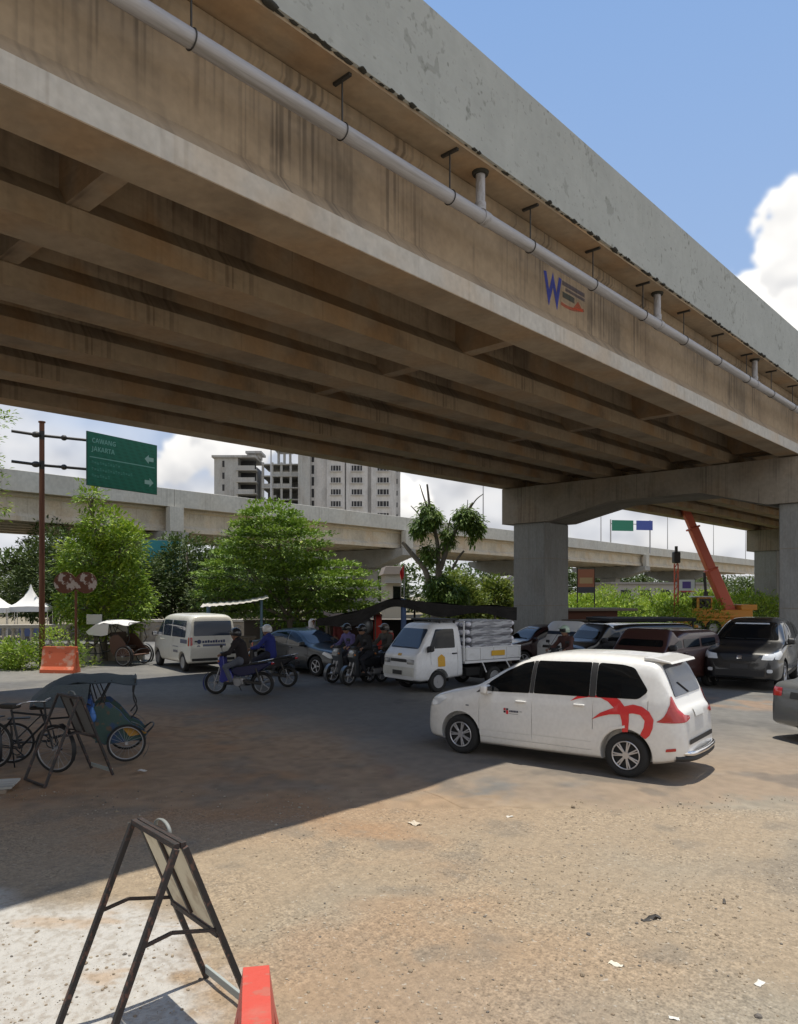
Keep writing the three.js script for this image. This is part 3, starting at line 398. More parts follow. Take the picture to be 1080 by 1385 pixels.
function makeCar(o, p) {   // fills the Group o with a car's parts; local +x is the front, +z its right side
  const b = new Body(p.body), wr = p.wheel.r, cuts = [];
  for (const x of p.axles) for (const s of [-1, 1]) cuts.push(T(new THREE.CylinderGeometry(wr * (p.archK || 1.2), wr * (p.archK || 1.2), 0.5, 40), x, wr * 1.02, s * (p.track + 0.13), Math.PI / 2));
  const grooves = []; for (const [x, y0, y1, lean = 0] of p.seams || []) for (const s of [-1, 1]) grooves.push(T(new THREE.BoxGeometry(0.013, y1 - y0, 0.05), x, (y0 + y1) / 2, s * (b.W(x, (y0 + y1) / 2) + 0.006), 0, 0, lean));
  for (const [xa, xb, y] of p.ridges || []) for (const s of [-1, 1]) grooves.push(T(new THREE.BoxGeometry(xb - xa, 0.012, 0.04), (xa + xb) / 2, y, s * (b.W((xa + xb) / 2, y) + 0.010)));
  const body = part('body', b.geometry(cuts, grooves), p.paint, o);
  part('underbody', [rbox(b.x1 - b.x0 - 0.5, 0.16, p.track * 1.5, 0.03, (b.x0 + b.x1) / 2, 0.30, 0), ...p.axles.map((x) => rbox(0.62, 0.5, p.track * 1.42, 0.05, x, 0.47, 0))], mUnder, o);
  for (const x of p.axles) for (const s of [-1, 1]) addWheel(o, x, s * p.track, wr, p.wheel.w, p.wheel.rim, p.wheel.n, p.wheel.kind, p.wheel.mat);
  for (const f of p.side || []) for (const s of f.only ? [f.only] : [-1, 1]) part(f.name, b.side(f.pts, s, f.off ?? 0.008, f.r ?? 0.035), f.mat, o, f.label);
  for (const f of p.front || []) for (const s of f.mirror ? [-1, 1] : [1]) part(f.name, b.front(f.pts.map(([z, y]) => [z * s, y]), f.off ?? 0.007, f.r ?? 0.02), f.mat, o);
  for (const f of p.rear || []) for (const s of f.mirror ? [-1, 1] : [1]) part(f.name, b.rear(f.pts.map(([z, y]) => [z * s, y]), f.off ?? 0.007, f.r ?? 0.02, f.fine ? 0.022 : 0.06, s), f.mat, o);
  for (const [x, y] of p.handles || []) for (const s of [-1, 1]) part('door_handle', rbox(0.17, 0.032, 0.04, 0.014, x, y, s * (b.W(x, y) + 0.012)), p.handleMat || p.paint, o);
  for (const [x, y, mm] of p.mirrors || []) for (const s of [-1, 1]) { const z = s * (b.W(x, y) + 0.10), mir = part('mirror', [rbox(0.13, 0.15, 0.19, 0.05, x, y + 0.05, z), bar([x + 0.02, y - 0.03, s * (b.W(x, y) - 0.02)], [x + 0.02, y - 0.01, z], 0.02)], mm || p.paint, o); part('mirror_glass', rbox(0.01, 0.11, 0.15, 0.004, x - 0.067, y + 0.05, z), mChrome, mir); }
  for (const w of p.wipers || []) { const pts = []; for (let i = 0; i <= 6; i++) { const z = lerp(w[0], w[2], i / 6), y = lerp(w[1], w[3], i / 6); pts.push([b.hit(y, z, w[4] !== 'rear') + (w[4] === 'rear' ? -0.02 : 0.022), y, z]); } part('wiper', tube(pts, 0.009, 12, 6), mBlackTrim, o); }
  return b;
}
const turnOf = (dx, dz) => Math.atan2(dz, dx);
const rectP = (x0, x1, y0, y1) => [[x0, y0], [x1, y0], [x1, y1], [x0, y1]];

// --- the white minivan with the red sticker
const heroA = gp(628, 1018), heroB = gp(848, 1050);
{
  const dir = [heroA[0] - heroB[0], heroA[1] - heroB[1]], L = Math.hypot(...dir); dir[0] /= L; dir[1] /= L;
    const mid = [(heroA[0] + heroB[0]) / 2, (heroA[1] + heroB[1]) / 2];
  const toFar = [dir[1], -dir[0]]; const sgn = toFar[1] > 0 ? 1 : -1;   // from the near wheels to the far ones
  const pos = [mid[0] + toFar[0] * sgn * 0.72, mid[1] + toFar[1] * sgn * 0.72], turn = turnOf(...dir);
  const o = thing('minivan', 'white minivan with red curved sticker on its rear flank, crossing the shadow edge', 'minivan', pos, turn);
  const P = {
    body: {
      top: [[2.085, 0.60], [2.06, 0.72], [2.0, 0.80], [1.88, 0.885], [1.6, 0.975], [1.3, 1.04], [1.08, 1.10], [0.96, 1.17], [0.62, 1.385], [0.3, 1.545], [0.05, 1.615], [-0.3, 1.655], [-0.8, 1.665], [-1.3, 1.65], [-1.62, 1.625], [-1.72, 1.58], [-1.83, 1.38], [-1.93, 1.12], [-1.985, 1.0], [-2.05, 0.93], [-2.09, 0.8], [-2.105, 0.55]],
      width: [[2.085, 0.50], [2.03, 0.63], [1.93, 0.72], [1.75, 0.785], [1.4, 0.825], [0.8, 0.83], [-1.2, 0.83], [-1.7, 0.815], [-1.95, 0.77], [-2.06, 0.70], [-2.105, 0.62]],
      bottom: [[2.085, 0.30], [1.95, 0.22], [1.6, 0.20], [-1.6, 0.22], [-1.95, 0.28], [-2.105, 0.36]],
      belt: [[2.1, 0.86], [1.2, 0.97], [0.9, 1.0], [0, 1.03], [-1.0, 1.055], [-2.1, 1.09]], tum: 0.16, pw: 5.5,
      side: [[0, 0.92], [0.08, 0.965], [0.16, 0.972], [0.19, 0.988], [0.45, 1.0], [0.62, 1.0], [0.68, 0.99], [0.74, 0.993], [1, 0.968]],
    },
    paint: pWhite, axles: [1.3275, -1.3275], track: 0.725, wheel: { r: 0.305, w: 0.19, rim: 0.20, n: 7, kind: 'double' }, archK: 1.19,
    seams: [[0.98, 0.36, 1.0, 0.0], [0.08, 0.33, 1.03, 0.0], [-0.86, 0.62, 1.05, 0.0], [-1.63, 0.95, 1.07, 0.0]], ridges: [[0.10, 0.95, 0.43], [-0.84, 0.06, 0.44], [-0.84, 0.95, 0.325]],
    handles: [[0.26, 0.91], [-0.66, 0.94]], mirrors: [[0.82, 1.01]],
    side: [
      { name: 'side_window', pts: [[0.93, 1.02], [0.13, 1.045], [0.11, 1.515], [0.28, 1.475], [0.55, 1.345], [0.8, 1.175]], mat: mGlass, r: 0.03 },
      { name: 'side_window', pts: [[0.06, 1.05], [-0.80, 1.065], [-0.80, 1.545], [0.04, 1.525]], mat: mGlass, r: 0.025 },
      { name: 'quarter_window', pts: [[-0.90, 1.07], [-1.50, 1.085], [-1.63, 1.20], [-1.42, 1.50], [-1.25, 1.535], [-0.90, 1.545]], mat: mGlass, r: 0.05 },
      { name: 'pillar_trim', pts: [[0.125, 1.05], [0.065, 1.05], [0.045, 1.52], [0.105, 1.515]], mat: mBlackTrim, r: 0 },
      { name: 'pillar_trim', pts: [[-0.805, 1.066], [-0.895, 1.07], [-0.895, 1.54], [-0.805, 1.543]], mat: mBlackTrim, r: 0 },
      { name: 'mirror_base_trim', pts: [[1.04, 0.99], [0.93, 1.015], [0.82, 1.15], [0.88, 1.12]], mat: mBlackTrim, r: 0.01 },
      { name: 'headlight', pts: [[2.03, 0.68], [1.96, 0.82], [1.66, 0.895], [1.58, 0.86], [1.75, 0.74]], mat: mLamp, r: 0.03 },
      { name: 'side_repeater', pts: rectP(1.16, 1.22, 0.77, 0.79), mat: mLampDark, r: 0.008 },
      { name: 'reflector', pts: [[-1.86, 0.41], [-1.99, 0.43], [-1.99, 0.47], [-1.87, 0.45]], mat: mTail, r: 0.01 },
      { name: 'arch_lip', pts: [[-1.3275 + 0.42, 0.31], [-1.3275 + 0.385, 0.31], [-1.3275 + 0.33, 0.5], [-1.3275 + 0.2, 0.64], [-1.3275, 0.685], [-1.3275, 0.72], [-1.3275 + 0.22, 0.67], [-1.3275 + 0.36, 0.52]], mat: pWhite, r: 0, off: 0.012 },
    ],
    front: [
      { name: 'windscreen', pts: [[-0.64, 1.17], [0.64, 1.17], [0.56, 1.545], [-0.56, 1.545]], mat: mGlass, r: 0.05, off: 0.012 },
      { name: 'grille', pts: rectP(-0.42, 0.42, 0.70, 0.78), mat: mBlackTrim }, { name: 'lower_grille', pts: [[-0.5, 0.34], [0.5, 0.34], [0.42, 0.50], [-0.42, 0.50]], mat: mBlackTrim }, { name: 'headlight', pts: [[0.44, 0.70], [0.62, 0.72], [0.66, 0.82], [0.50, 0.82]], mat: mLamp, mirror: true }, { name: 'licence_plate', pts: rectP(-0.2, 0.2, 0.53, 0.64), mat: mPlate, r: 0.005, off: 0.014 },
    ],
    rear: [
      { name: 'rear_window', pts: [[-0.60, 1.13], [0.60, 1.13], [0.535, 1.55], [-0.535, 1.55]], mat: mGlassBlue, r: 0.05, off: 0.012 },
      { name: 'tail_light', pts: [[0.46, 0.85], [0.62, 0.815], [0.806, 0.795], [0.79, 0.90], [0.772, 1.0], [0.735, 1.15], [0.70, 1.15], [0.665, 1.0], [0.62, 0.91], [0.46, 0.88]], mat: mTail, mirror: true, off: 0.012, r: 0.012, fine: true },
      { name: 'licence_plate', pts: rectP(-0.2, 0.2, 0.84, 0.95), mat: mPlateWhite, r: 0.005, off: 0.012 }, { name: 'bumper_step', pts: [[-0.55, 0.50], [0.55, 0.50], [0.55, 0.565], [-0.55, 0.565]], mat: mBlackTrim, off: 0.012 },
    ],
    wipers: [[-0.5, 1.19, 0.05, 1.20], [0.1, 1.19, 0.55, 1.21], [0.0, 1.15, -0.32, 1.30, 'rear']],
  };
  const b = makeCar(o, P);
  part('roof_spoiler', [prism([[-1.50, 1.645], [-1.64, 1.64], [-1.86, 1.595], [-1.88, 1.565], [-1.70, 1.585], [-1.50, 1.60]], 1.14, 0.015)], pWhite, o);
  part('bumper_guard', [tube([[-1.98, 0.40, -0.70], [-2.12, 0.385, -0.56], [-2.17, 0.38, -0.2], [-2.17, 0.38, 0.2], [-2.12, 0.385, 0.56], [-1.98, 0.40, 0.70]], 0.035, 30, 10)], mChrome, o);
  part('bumper_valance', [tube([[-1.96, 0.33, -0.72], [-2.10, 0.32, -0.58], [-2.15, 0.31, 0], [-2.10, 0.32, 0.58], [-1.96, 0.33, 0.72]], 0.04, 30, 10)], mBlackTrim, o);
  part('exhaust', bar([-1.6, 0.24, 0.35], [-2.12, 0.24, 0.35], 0.025), mChrome, o);
  part('roof_antenna', bar([0.1, 1.62, -0.3], [-0.1, 1.92, -0.3], 0.004), mBlackTrim, o);
  // the red sticker, its outline read off the photograph and laid on the left flank
  o.updateMatrixWorld(true); const inv = o.matrixWorld.clone().invert(), eye = V(0, CAMH, 0).applyMatrix4(inv);
  const onFlank = (px, py) => { const q = V((px - HX) / FOC * 10, CAMH + (HY - py) / FOC * 10, -10).applyMatrix4(inv).sub(eye), k = (-0.825 - eye.z) / q.z; return [eye.x + q.x * k, eye.y + q.y * k]; };
  const mRed = MP(0.62, 0.02, 0.022, 0.4, { clearcoat: 0.6 });
  const sh = [
    [[771, 948], [781, 941], [795, 940.5], [815, 940.5], [829, 941.5], [838, 947], [845, 956], [850, 961], [846, 968], [836, 966], [830, 957], [822, 949], [812, 944], [795, 943], [782, 945]],
    [[800, 973], [812, 964], [828, 958], [842, 956], [856, 953], [868, 956], [878, 963], [884, 974], [883, 985], [879, 995], [873, 1000], [866, 994], [871, 984], [872, 975], [866, 967], [856, 965], [840, 966], [825, 966], [812, 969]],
    [[838, 962], [851, 962], [851, 978], [850, 990], [842, 990], [842, 978]],
  ];
  sh.forEach((l, i) => part('sticker', b.side(l.map(([x, y]) => onFlank(x, y)), -1, 0.006 + i * 0.0015, 0.012), mRed, o, 'red curved sticker'));
  { const [x0, y0] = onFlank(681, 955), [x1, y1] = onFlank(712, 973); const cv = document.createElement('canvas'); cv.width = 256; cv.height = 128; const c = cv.getContext('2d'); c.clearRect(0, 0, 256, 128); c.fillStyle = '#b8202a'; c.fillRect(6, 20, 24, 24); c.fillStyle = '#2a2a30'; c.fillRect(6, 50, 24, 24); c.fillRect(36, 20, 22, 22); c.fillStyle = '#d8323a'; c.fillRect(34, 44, 26, 44); c.fillStyle = '#3a3a4a'; for (let i = 0; i < 6; i++) c.fillRect(72 + i * 17, 40, 13, 22); c.fillStyle = '#777'; c.fillRect(70, 78, 100, 5); c.fillRect(186, 44, 26, 6);
    const t = new THREE.CanvasTexture(cv); t.colorSpace = THREE.SRGBColorSpace; const g = new THREE.PlaneGeometry(Math.abs(x1 - x0), Math.abs(y1 - y0)).rotateY(Math.PI).translate((x0 + x1) / 2, (y0 + y1) / 2, -(b.W((x0 + x1) / 2, (y0 + y1) / 2) + 0.008)); part('door_logo', g, new THREE.MeshStandardMaterial({ map: t, transparent: true, roughness: 0.5 }), o, 'small red and grey logo on the front door'); }
}

// --- generic saloon / hatch / van outlines
const saloon = (paintM, glass) => ({
  body: {
    top: [[2.2, 0.50], [2.17, 0.62], [2.08, 0.70], [1.7, 0.82], [1.2, 0.90], [0.95, 0.95], [0.75, 1.04], [0.3, 1.28], [0, 1.38], [-0.35, 1.43], [-0.8, 1.40], [-1.1, 1.31], [-1.5, 1.08], [-1.65, 1.03], [-2.0, 1.0], [-2.13, 0.93], [-2.2, 0.7], [-2.22, 0.5]],
    width: [[2.2, 0.5], [2.12, 0.68], [1.95, 0.78], [1.5, 0.85], [-1.5, 0.855], [-1.95, 0.80], [-2.12, 0.72], [-2.22, 0.6]],
    bottom: [[2.2, 0.26], [1.9, 0.19], [-1.9, 0.21], [-2.22, 0.3]], belt: [[2.2, 0.75], [0.9, 0.90], [-1, 0.95], [-2.2, 0.98]], tum: 0.24, pw: 4.5, hoodDrop: 0.10,
  },
  paint: paintM, axles: [1.32, -1.3], track: 0.74, wheel: { r: 0.31, w: 0.2, rim: 0.2, n: 5, kind: 'single' }, seams: [[0.95, 0.35, 0.9], [-0.05, 0.35, 0.92], [-0.95, 0.6, 0.95]], handles: [[0.12, 0.84], [-0.8, 0.87]], mirrors: [[0.78, 0.93]], ridges: [[-0.9, 0.9, 0.5]],
  side: [{ name: 'side_window', pts: [[0.80, 0.95], [-0.02, 0.965], [-0.05, 1.335], [0.15, 1.29], [0.45, 1.16]], mat: glass }, { name: 'side_window', pts: [[-0.09, 0.965], [-1.12, 0.985], [-1.28, 1.07], [-0.95, 1.29], [-0.6, 1.35], [-0.12, 1.345]], mat: glass }, { name: 'tail_light', pts: [[-1.85, 0.74], [-1.85, 0.92], [-2.08, 0.92], [-2.14, 0.72]], mat: mTail }, { name: 'headlight', pts: [[1.62, 0.70], [1.68, 0.78], [2.04, 0.69], [2.1, 0.58], [1.9, 0.58]], mat: mLamp }],
  front: [{ name: 'windscreen', pts: [[-0.66, 0.99], [0.66, 0.99], [0.5, 1.35], [-0.5, 1.35]], mat: mGlassBlue, r: 0.06, off: 0.012 }, { name: 'grille', pts: [[-0.33, 0.54], [0.33, 0.54], [0.42, 0.66], [-0.42, 0.66]], mat: mBlackTrim }, { name: 'lower_grille', pts: rectP(-0.5, 0.5, 0.30, 0.42), mat: mBlackTrim }, { name: 'headlight', pts: [[0.44, 0.56], [0.68, 0.58], [0.70, 0.69], [0.47, 0.66]], mat: mLamp, mirror: true }, { name: 'licence_plate', pts: rectP(-0.22, 0.22, 0.43, 0.54), mat: mPlateWhite, r: 0.004, off: 0.016 }, { name: 'emblem', pts: [[0, 0.57], [0.06, 0.60], [0, 0.65], [-0.06, 0.60]], mat: mChrome, off: 0.016, r: 0.01 }],
  rear: [{ name: 'rear_window', pts: [[-0.6, 1.08], [0.6, 1.08], [0.48, 1.30], [-0.48, 1.30]], mat: mGlassBlue, r: 0.05, off: 0.015 }, { name: 'tail_light', pts: [[0.42, 0.76], [0.70, 0.74], [0.72, 0.90], [0.44, 0.90]], mat: mTail, mirror: true }, { name: 'licence_plate', pts: rectP(-0.22, 0.22, 0.74, 0.85), mat: mPlate, r: 0.004, off: 0.014 }],
  wipers: [[-0.5, 1.0, 0.05, 1.01]],
});
const suv = (paintM, glass, big = 0) => ({
  body: {
    top: [[2.25, 0.55], [2.22, 0.78], [2.14, 0.90], [1.85, 1.0], [1.3, 1.08], [1.05, 1.13], [0.9, 1.22], [0.45, 1.52], [0.15, 1.64], [-0.3, 1.70], [-1.0, 1.70], [-1.6, 1.65], [-1.85, 1.55], [-2.05, 1.15], [-2.15, 1.0], [-2.25, 0.8], [-2.27, 0.5]],
    width: [[2.25, 0.58], [2.18, 0.74], [2.0, 0.84], [1.5, 0.90], [-1.6, 0.90], [-2.0, 0.83], [-2.27, 0.68]], bottom: [[2.25, 0.32], [1.9, 0.25], [-1.9, 0.27], [-2.27, 0.36]], belt: [[2.2, 0.95], [0.9, 1.07], [-1, 1.1], [-2.2, 1.15]], tum: 0.18, pw: 5.2,
  },
  paint: paintM, axles: [1.35, -1.3], track: 0.78, wheel: { r: 0.35, w: 0.22, rim: 0.235, n: 5, kind: 'double' }, seams: [[1.0, 0.45, 1.05], [0.02, 0.4, 1.08], [-0.95, 0.7, 1.1]], handles: [[0.2, 1.0], [-0.75, 1.03]], mirrors: [[0.85, 1.10]], ridges: [[-0.9, 0.95, 0.55]],
  side: [{ name: 'side_window', pts: [[0.9, 1.12], [0.06, 1.13], [0.03, 1.56], [0.2, 1.52], [0.5, 1.38]], mat: glass }, { name: 'side_window', pts: [[0.0, 1.13], [-0.95, 1.15], [-0.95, 1.60], [-0.03, 1.575]], mat: glass }, { name: 'quarter_window', pts: [[-1.02, 1.16], [-1.6, 1.25], [-1.45, 1.52], [-1.02, 1.59]], mat: glass }, { name: 'headlight', pts: [[1.68, 0.86], [1.72, 0.97], [2.06, 0.92], [2.14, 0.78], [1.95, 0.76]], mat: mLamp }, { name: 'wheel_arch_trim', pts: rectP(-0.95, 0.95, 0.27, 0.40), mat: mBlackTrim }],
  front: [{ name: 'windscreen', pts: [[-0.70, 1.17], [0.70, 1.17], [0.58, 1.59], [-0.58, 1.59]], mat: glass, r: 0.06, off: 0.012 }, { name: 'grille', pts: [[-0.34, 0.72], [0.34, 0.72], [0.46, 0.88], [-0.46, 0.88]], mat: mBlackTrim }, { name: 'lower_grille', pts: rectP(-0.55, 0.55, 0.36, 0.5), mat: mBlackTrim }, { name: 'headlight', pts: [[0.48, 0.76], [0.72, 0.76], [0.80, 0.92], [0.52, 0.88]], mat: mLamp, mirror: true }, { name: 'fog_lamp', pts: rectP(0.60, 0.72, 0.46, 0.54), mat: mLamp, mirror: true, r: 0.03 }, { name: 'emblem', pts: rectP(-0.055, 0.055, 0.77, 0.85), mat: mChrome, off: 0.016, r: 0.01 }, { name: 'licence_plate', pts: rectP(-0.2, 0.2, 0.54, 0.65), mat: mPlate, r: 0.004, off: 0.016 }, { name: 'windscreen_sticker', pts: [[-0.42, 1.545], [0.42, 1.545], [0.40, 1.575], [-0.40, 1.575]], mat: mPlateWhite, off: 0.02, r: 0.004 }],
  rear: [{ name: 'rear_window', pts: [[-0.6, 1.18], [0.6, 1.18], [0.52, 1.55], [-0.52, 1.55]], mat: glass, r: 0.05, off: 0.012 }, { name: 'tail_light', pts: [[0.62, 0.95], [0.78, 0.95], [0.70, 1.4], [0.62, 1.4]], mat: mTail, mirror: true }],
  wipers: [[-0.5, 1.19, 0.05, 1.2], [0.1, 1.19, 0.55, 1.2]],
});
const van = (paintM, glass, L = 4.05, H = 1.88) => ({
  body: {
    top: [[L / 2, 0.5], [L / 2 - 0.03, 0.8], [L / 2 - 0.12, 0.95], [L / 2 - 0.4, 1.06], [L / 2 - 0.5, 1.16], [L / 2 - 0.95, 1.62], [L / 2 - 1.15, H - 0.10], [L / 2 - 1.5, H - 0.03], [0, H], [-L / 2 + 0.5, H - 0.01], [-L / 2 + 0.16, H - 0.06], [-L / 2 + 0.09, H - 0.2], [-L / 2 + 0.04, 1.1], [-L / 2, 0.8], [-L / 2, 0.5]],
    width: [[L / 2, 0.58], [L / 2 - 0.1, 0.72], [L / 2 - 0.35, 0.80], [L / 2 - 0.8, 0.83], [-L / 2 + 0.4, 0.83], [-L / 2 + 0.08, 0.80], [-L / 2, 0.76]], bottom: [[L / 2, 0.34], [L / 2 - 0.3, 0.27], [-L / 2 + 0.3, 0.28], [-L / 2, 0.34]], belt: [[L / 2, 0.9], [0.9, 1.06], [-L / 2, 1.1]], tum: 0.10, pw: 7,
  },
  paint: paintM, axles: [L / 2 - 0.72, -L / 2 + 0.68], track: 0.72, wheel: { r: 0.30, w: 0.18, rim: 0.19, n: 6, kind: 'steel', mat: mRimSteel }, seams: [[L / 2 - 1.28, 0.35, 1.08], [L / 2 - 2.2, 0.35, 1.1], [L / 2 - 0.6, 0.62, 1.02]], handles: [[L / 2 - 1.16, 0.98], [L / 2 - 1.42, 0.98]], mirrors: [[L / 2 - 0.62, 1.1, mBlackTrim]], ridges: [[L / 2 - 3.4, L / 2 - 1.3, 0.62]],
  side: [{ name: 'side_window', pts: [[L / 2 - 0.62, 1.12], [L / 2 - 1.25, 1.12], [L / 2 - 1.25, H - 0.24], [L / 2 - 1.08, H - 0.26]], mat: glass }, { name: 'side_window', pts: [[L / 2 - 1.35, 1.12], [L / 2 - 2.2, 1.12], [L / 2 - 2.2, H - 0.22], [L / 2 - 1.35, H - 0.22]], mat: glass }, { name: 'quarter_window', pts: [[L / 2 - 2.3, 1.12], [-L / 2 + 0.42, 1.12], [-L / 2 + 0.42, H - 0.22], [L / 2 - 2.3, H - 0.22]], mat: glass }, { name: 'tail_light', pts: rectP(-L / 2 + 0.075, -L / 2 + 0.16, 0.86, 1.14), mat: mTail, r: 0.02 }],
  front: [{ name: 'windscreen', pts: [[-0.66, 1.17], [0.66, 1.17], [0.60, H - 0.22], [-0.60, H - 0.22]], mat: glass, r: 0.06, off: 0.015 }, { name: 'headlight', pts: [[0.42, 0.72], [0.66, 0.74], [0.68, 0.90], [0.46, 0.86]], mat: mLamp, mirror: true }, { name: 'grille', pts: rectP(-0.36, 0.36, 0.74, 0.83), mat: mBlackTrim }],
  rear: [{ name: 'rear_window', pts: [[-0.64, 1.18], [0.64, 1.18], [0.62, H - 0.22], [-0.62, H - 0.22]], mat: mGlassBlue, r: 0.05, off: 0.012 }, { name: 'tail_light', pts: [[0.68, 0.86], [0.76, 0.86], [0.76, 1.14], [0.68, 1.14]], mat: mTail, mirror: true }, { name: 'licence_plate', pts: rectP(-0.2, 0.2, 0.62, 0.73), mat: mPlate, r: 0.004 }, { name: 'bumper', pts: rectP(-0.72, 0.72, 0.37, 0.46), mat: mBlackTrim }, { name: 'door_handle', pts: rectP(-0.62, -0.52, 0.98, 1.03), mat: mBlackTrim }],
});
// white delivery van heading away down the sunlit side road
{
  const r = gp(250, 908), f = gp(212, 898.5), d = [f[0] - r[0], f[1] - r[1]], l = Math.hypot(...d); d[0] /= l; d[1] /= l; const far = [d[1], -d[0]]; if (far[0] < 0) { far[0] *= -1; far[1] *= -1; }
  const o = thing('delivery_van', 'cream white delivery van with blue rear panel print, seen from behind in the sun', 'van', [r[0] + d[0] * 1.32 + far[0] * 0.72, r[1] + d[1] * 1.32 + far[1] * 0.72], turnOf(...d));
  const spec = van(pVanWhite, mGlassBlue); const b = makeCar(o, spec);
  const cv = document.createElement('canvas'); cv.width = 512; cv.height = 160; const c = cv.getContext('2d'); c.clearRect(0, 0, 512, 160); 
  c.clearRect(0, 0, 512, 160); c.fillStyle = 'rgba(50,66,110,0.85)'; c.beginPath(); c.arc(60, 50, 28, 0, 7); c.fill(); for (let i = 0; i < 9; i++) c.fillRect(104 + i * 36, 40 - (i % 3) * 5, 26, 26 + (i % 3) * 5); c.fillStyle = 'rgba(60,76,120,0.75)'; c.fillRect(110, 84, 320, 50); c.fillStyle = 'rgba(110,120,150,0.6)'; c.beginPath(); c.arc(52, 118, 26, 0, 7); c.fill();
  const t = new THREE.CanvasTexture(cv); t.colorSpace = THREE.SRGBColorSpace; const x = b.hit(0.88, 0, false) - 0.02;
  part('rear_print', new THREE.PlaneGeometry(1.25, 0.40).rotateY(-Math.PI / 2).translate(x, 0.92, 0), new THREE.MeshStandardMaterial({ map: t, transparent: true, roughness: 0.5 }), o, 'blurred blue lettering on the tailgate');
  part('side_print', b.side(rectP(-1.78, -1.15, 0.93, 1.06), -1, 0.006, 0.01), M(0.10, 0.11, 0.16, 0.5), o); part('side_print', b.side(rectP(-0.95, -0.5, 0.60, 0.68), -1, 0.006, 0.01), M(0.16, 0.16, 0.18, 0.5), o); part('side_print', b.side(rectP(-0.95, -0.4, 0.78, 0.82), -1, 0.006, 0.01), M(0.3, 0.3, 0.3, 0.5), o);
}
{ // dark saloon facing the junction
  const o = thing('saloon_car', 'dark blue-black saloon waiting behind the motorcycle riders', 'car', [-3.0, 24.7], turnOf(0.74, -0.67)); makeCar(o, saloon(pDarkBlue, mGlass)); }
{ // grey saloon leaving at the right
  const o = thing('saloon_car', 'grey saloon showing only its tail and red rear light', 'car', [8.85, 13.15], turnOf(0.97, 0.24)); makeCar(o, saloon(pGrey, mGlass)); }
{ const o = thing('suv', 'black parked sport utility car with bright headlights beside the pier', 'car', [10.25, 21.7], turnOf(-0.56, -0.83)); makeCar(o, suv(pBlack, mGlass)); o.scale.setScalar(1.09); }
{ const o = thing('small_van', 'reddish brown van with dusty dark windscreen behind the white minivan', 'van', [7.25, 20.6], turnOf(-0.75, -0.66)); makeCar(o, van(pBrown, mGlass, 3.5, 1.56)); }
{ const o = thing('hatchback', 'dark maroon hatchback half hidden behind the sack truck', 'car', [4.95, 26.6], turnOf(-0.9, -0.42)); makeCar(o, suv(pMaroon, mGlass)); o.scale.setScalar(0.86); }
{ const o = thing('minibus', 'black minibus with tinted windscreen beyond the white minivan roof', 'minibus', [7.25, 23.9], turnOf(-0.94, -0.34)); makeCar(o, van(pBlack, mGlass, 4.2, 1.62)); }
{ const o = thing('compact_van', 'white van nose peeking out left of the black minibus', 'van', [6.35, 26.3], turnOf(-0.75, -0.66)); makeCar(o, van(pTruckWhite, mGlassBlue, 3.4, 1.5)); }

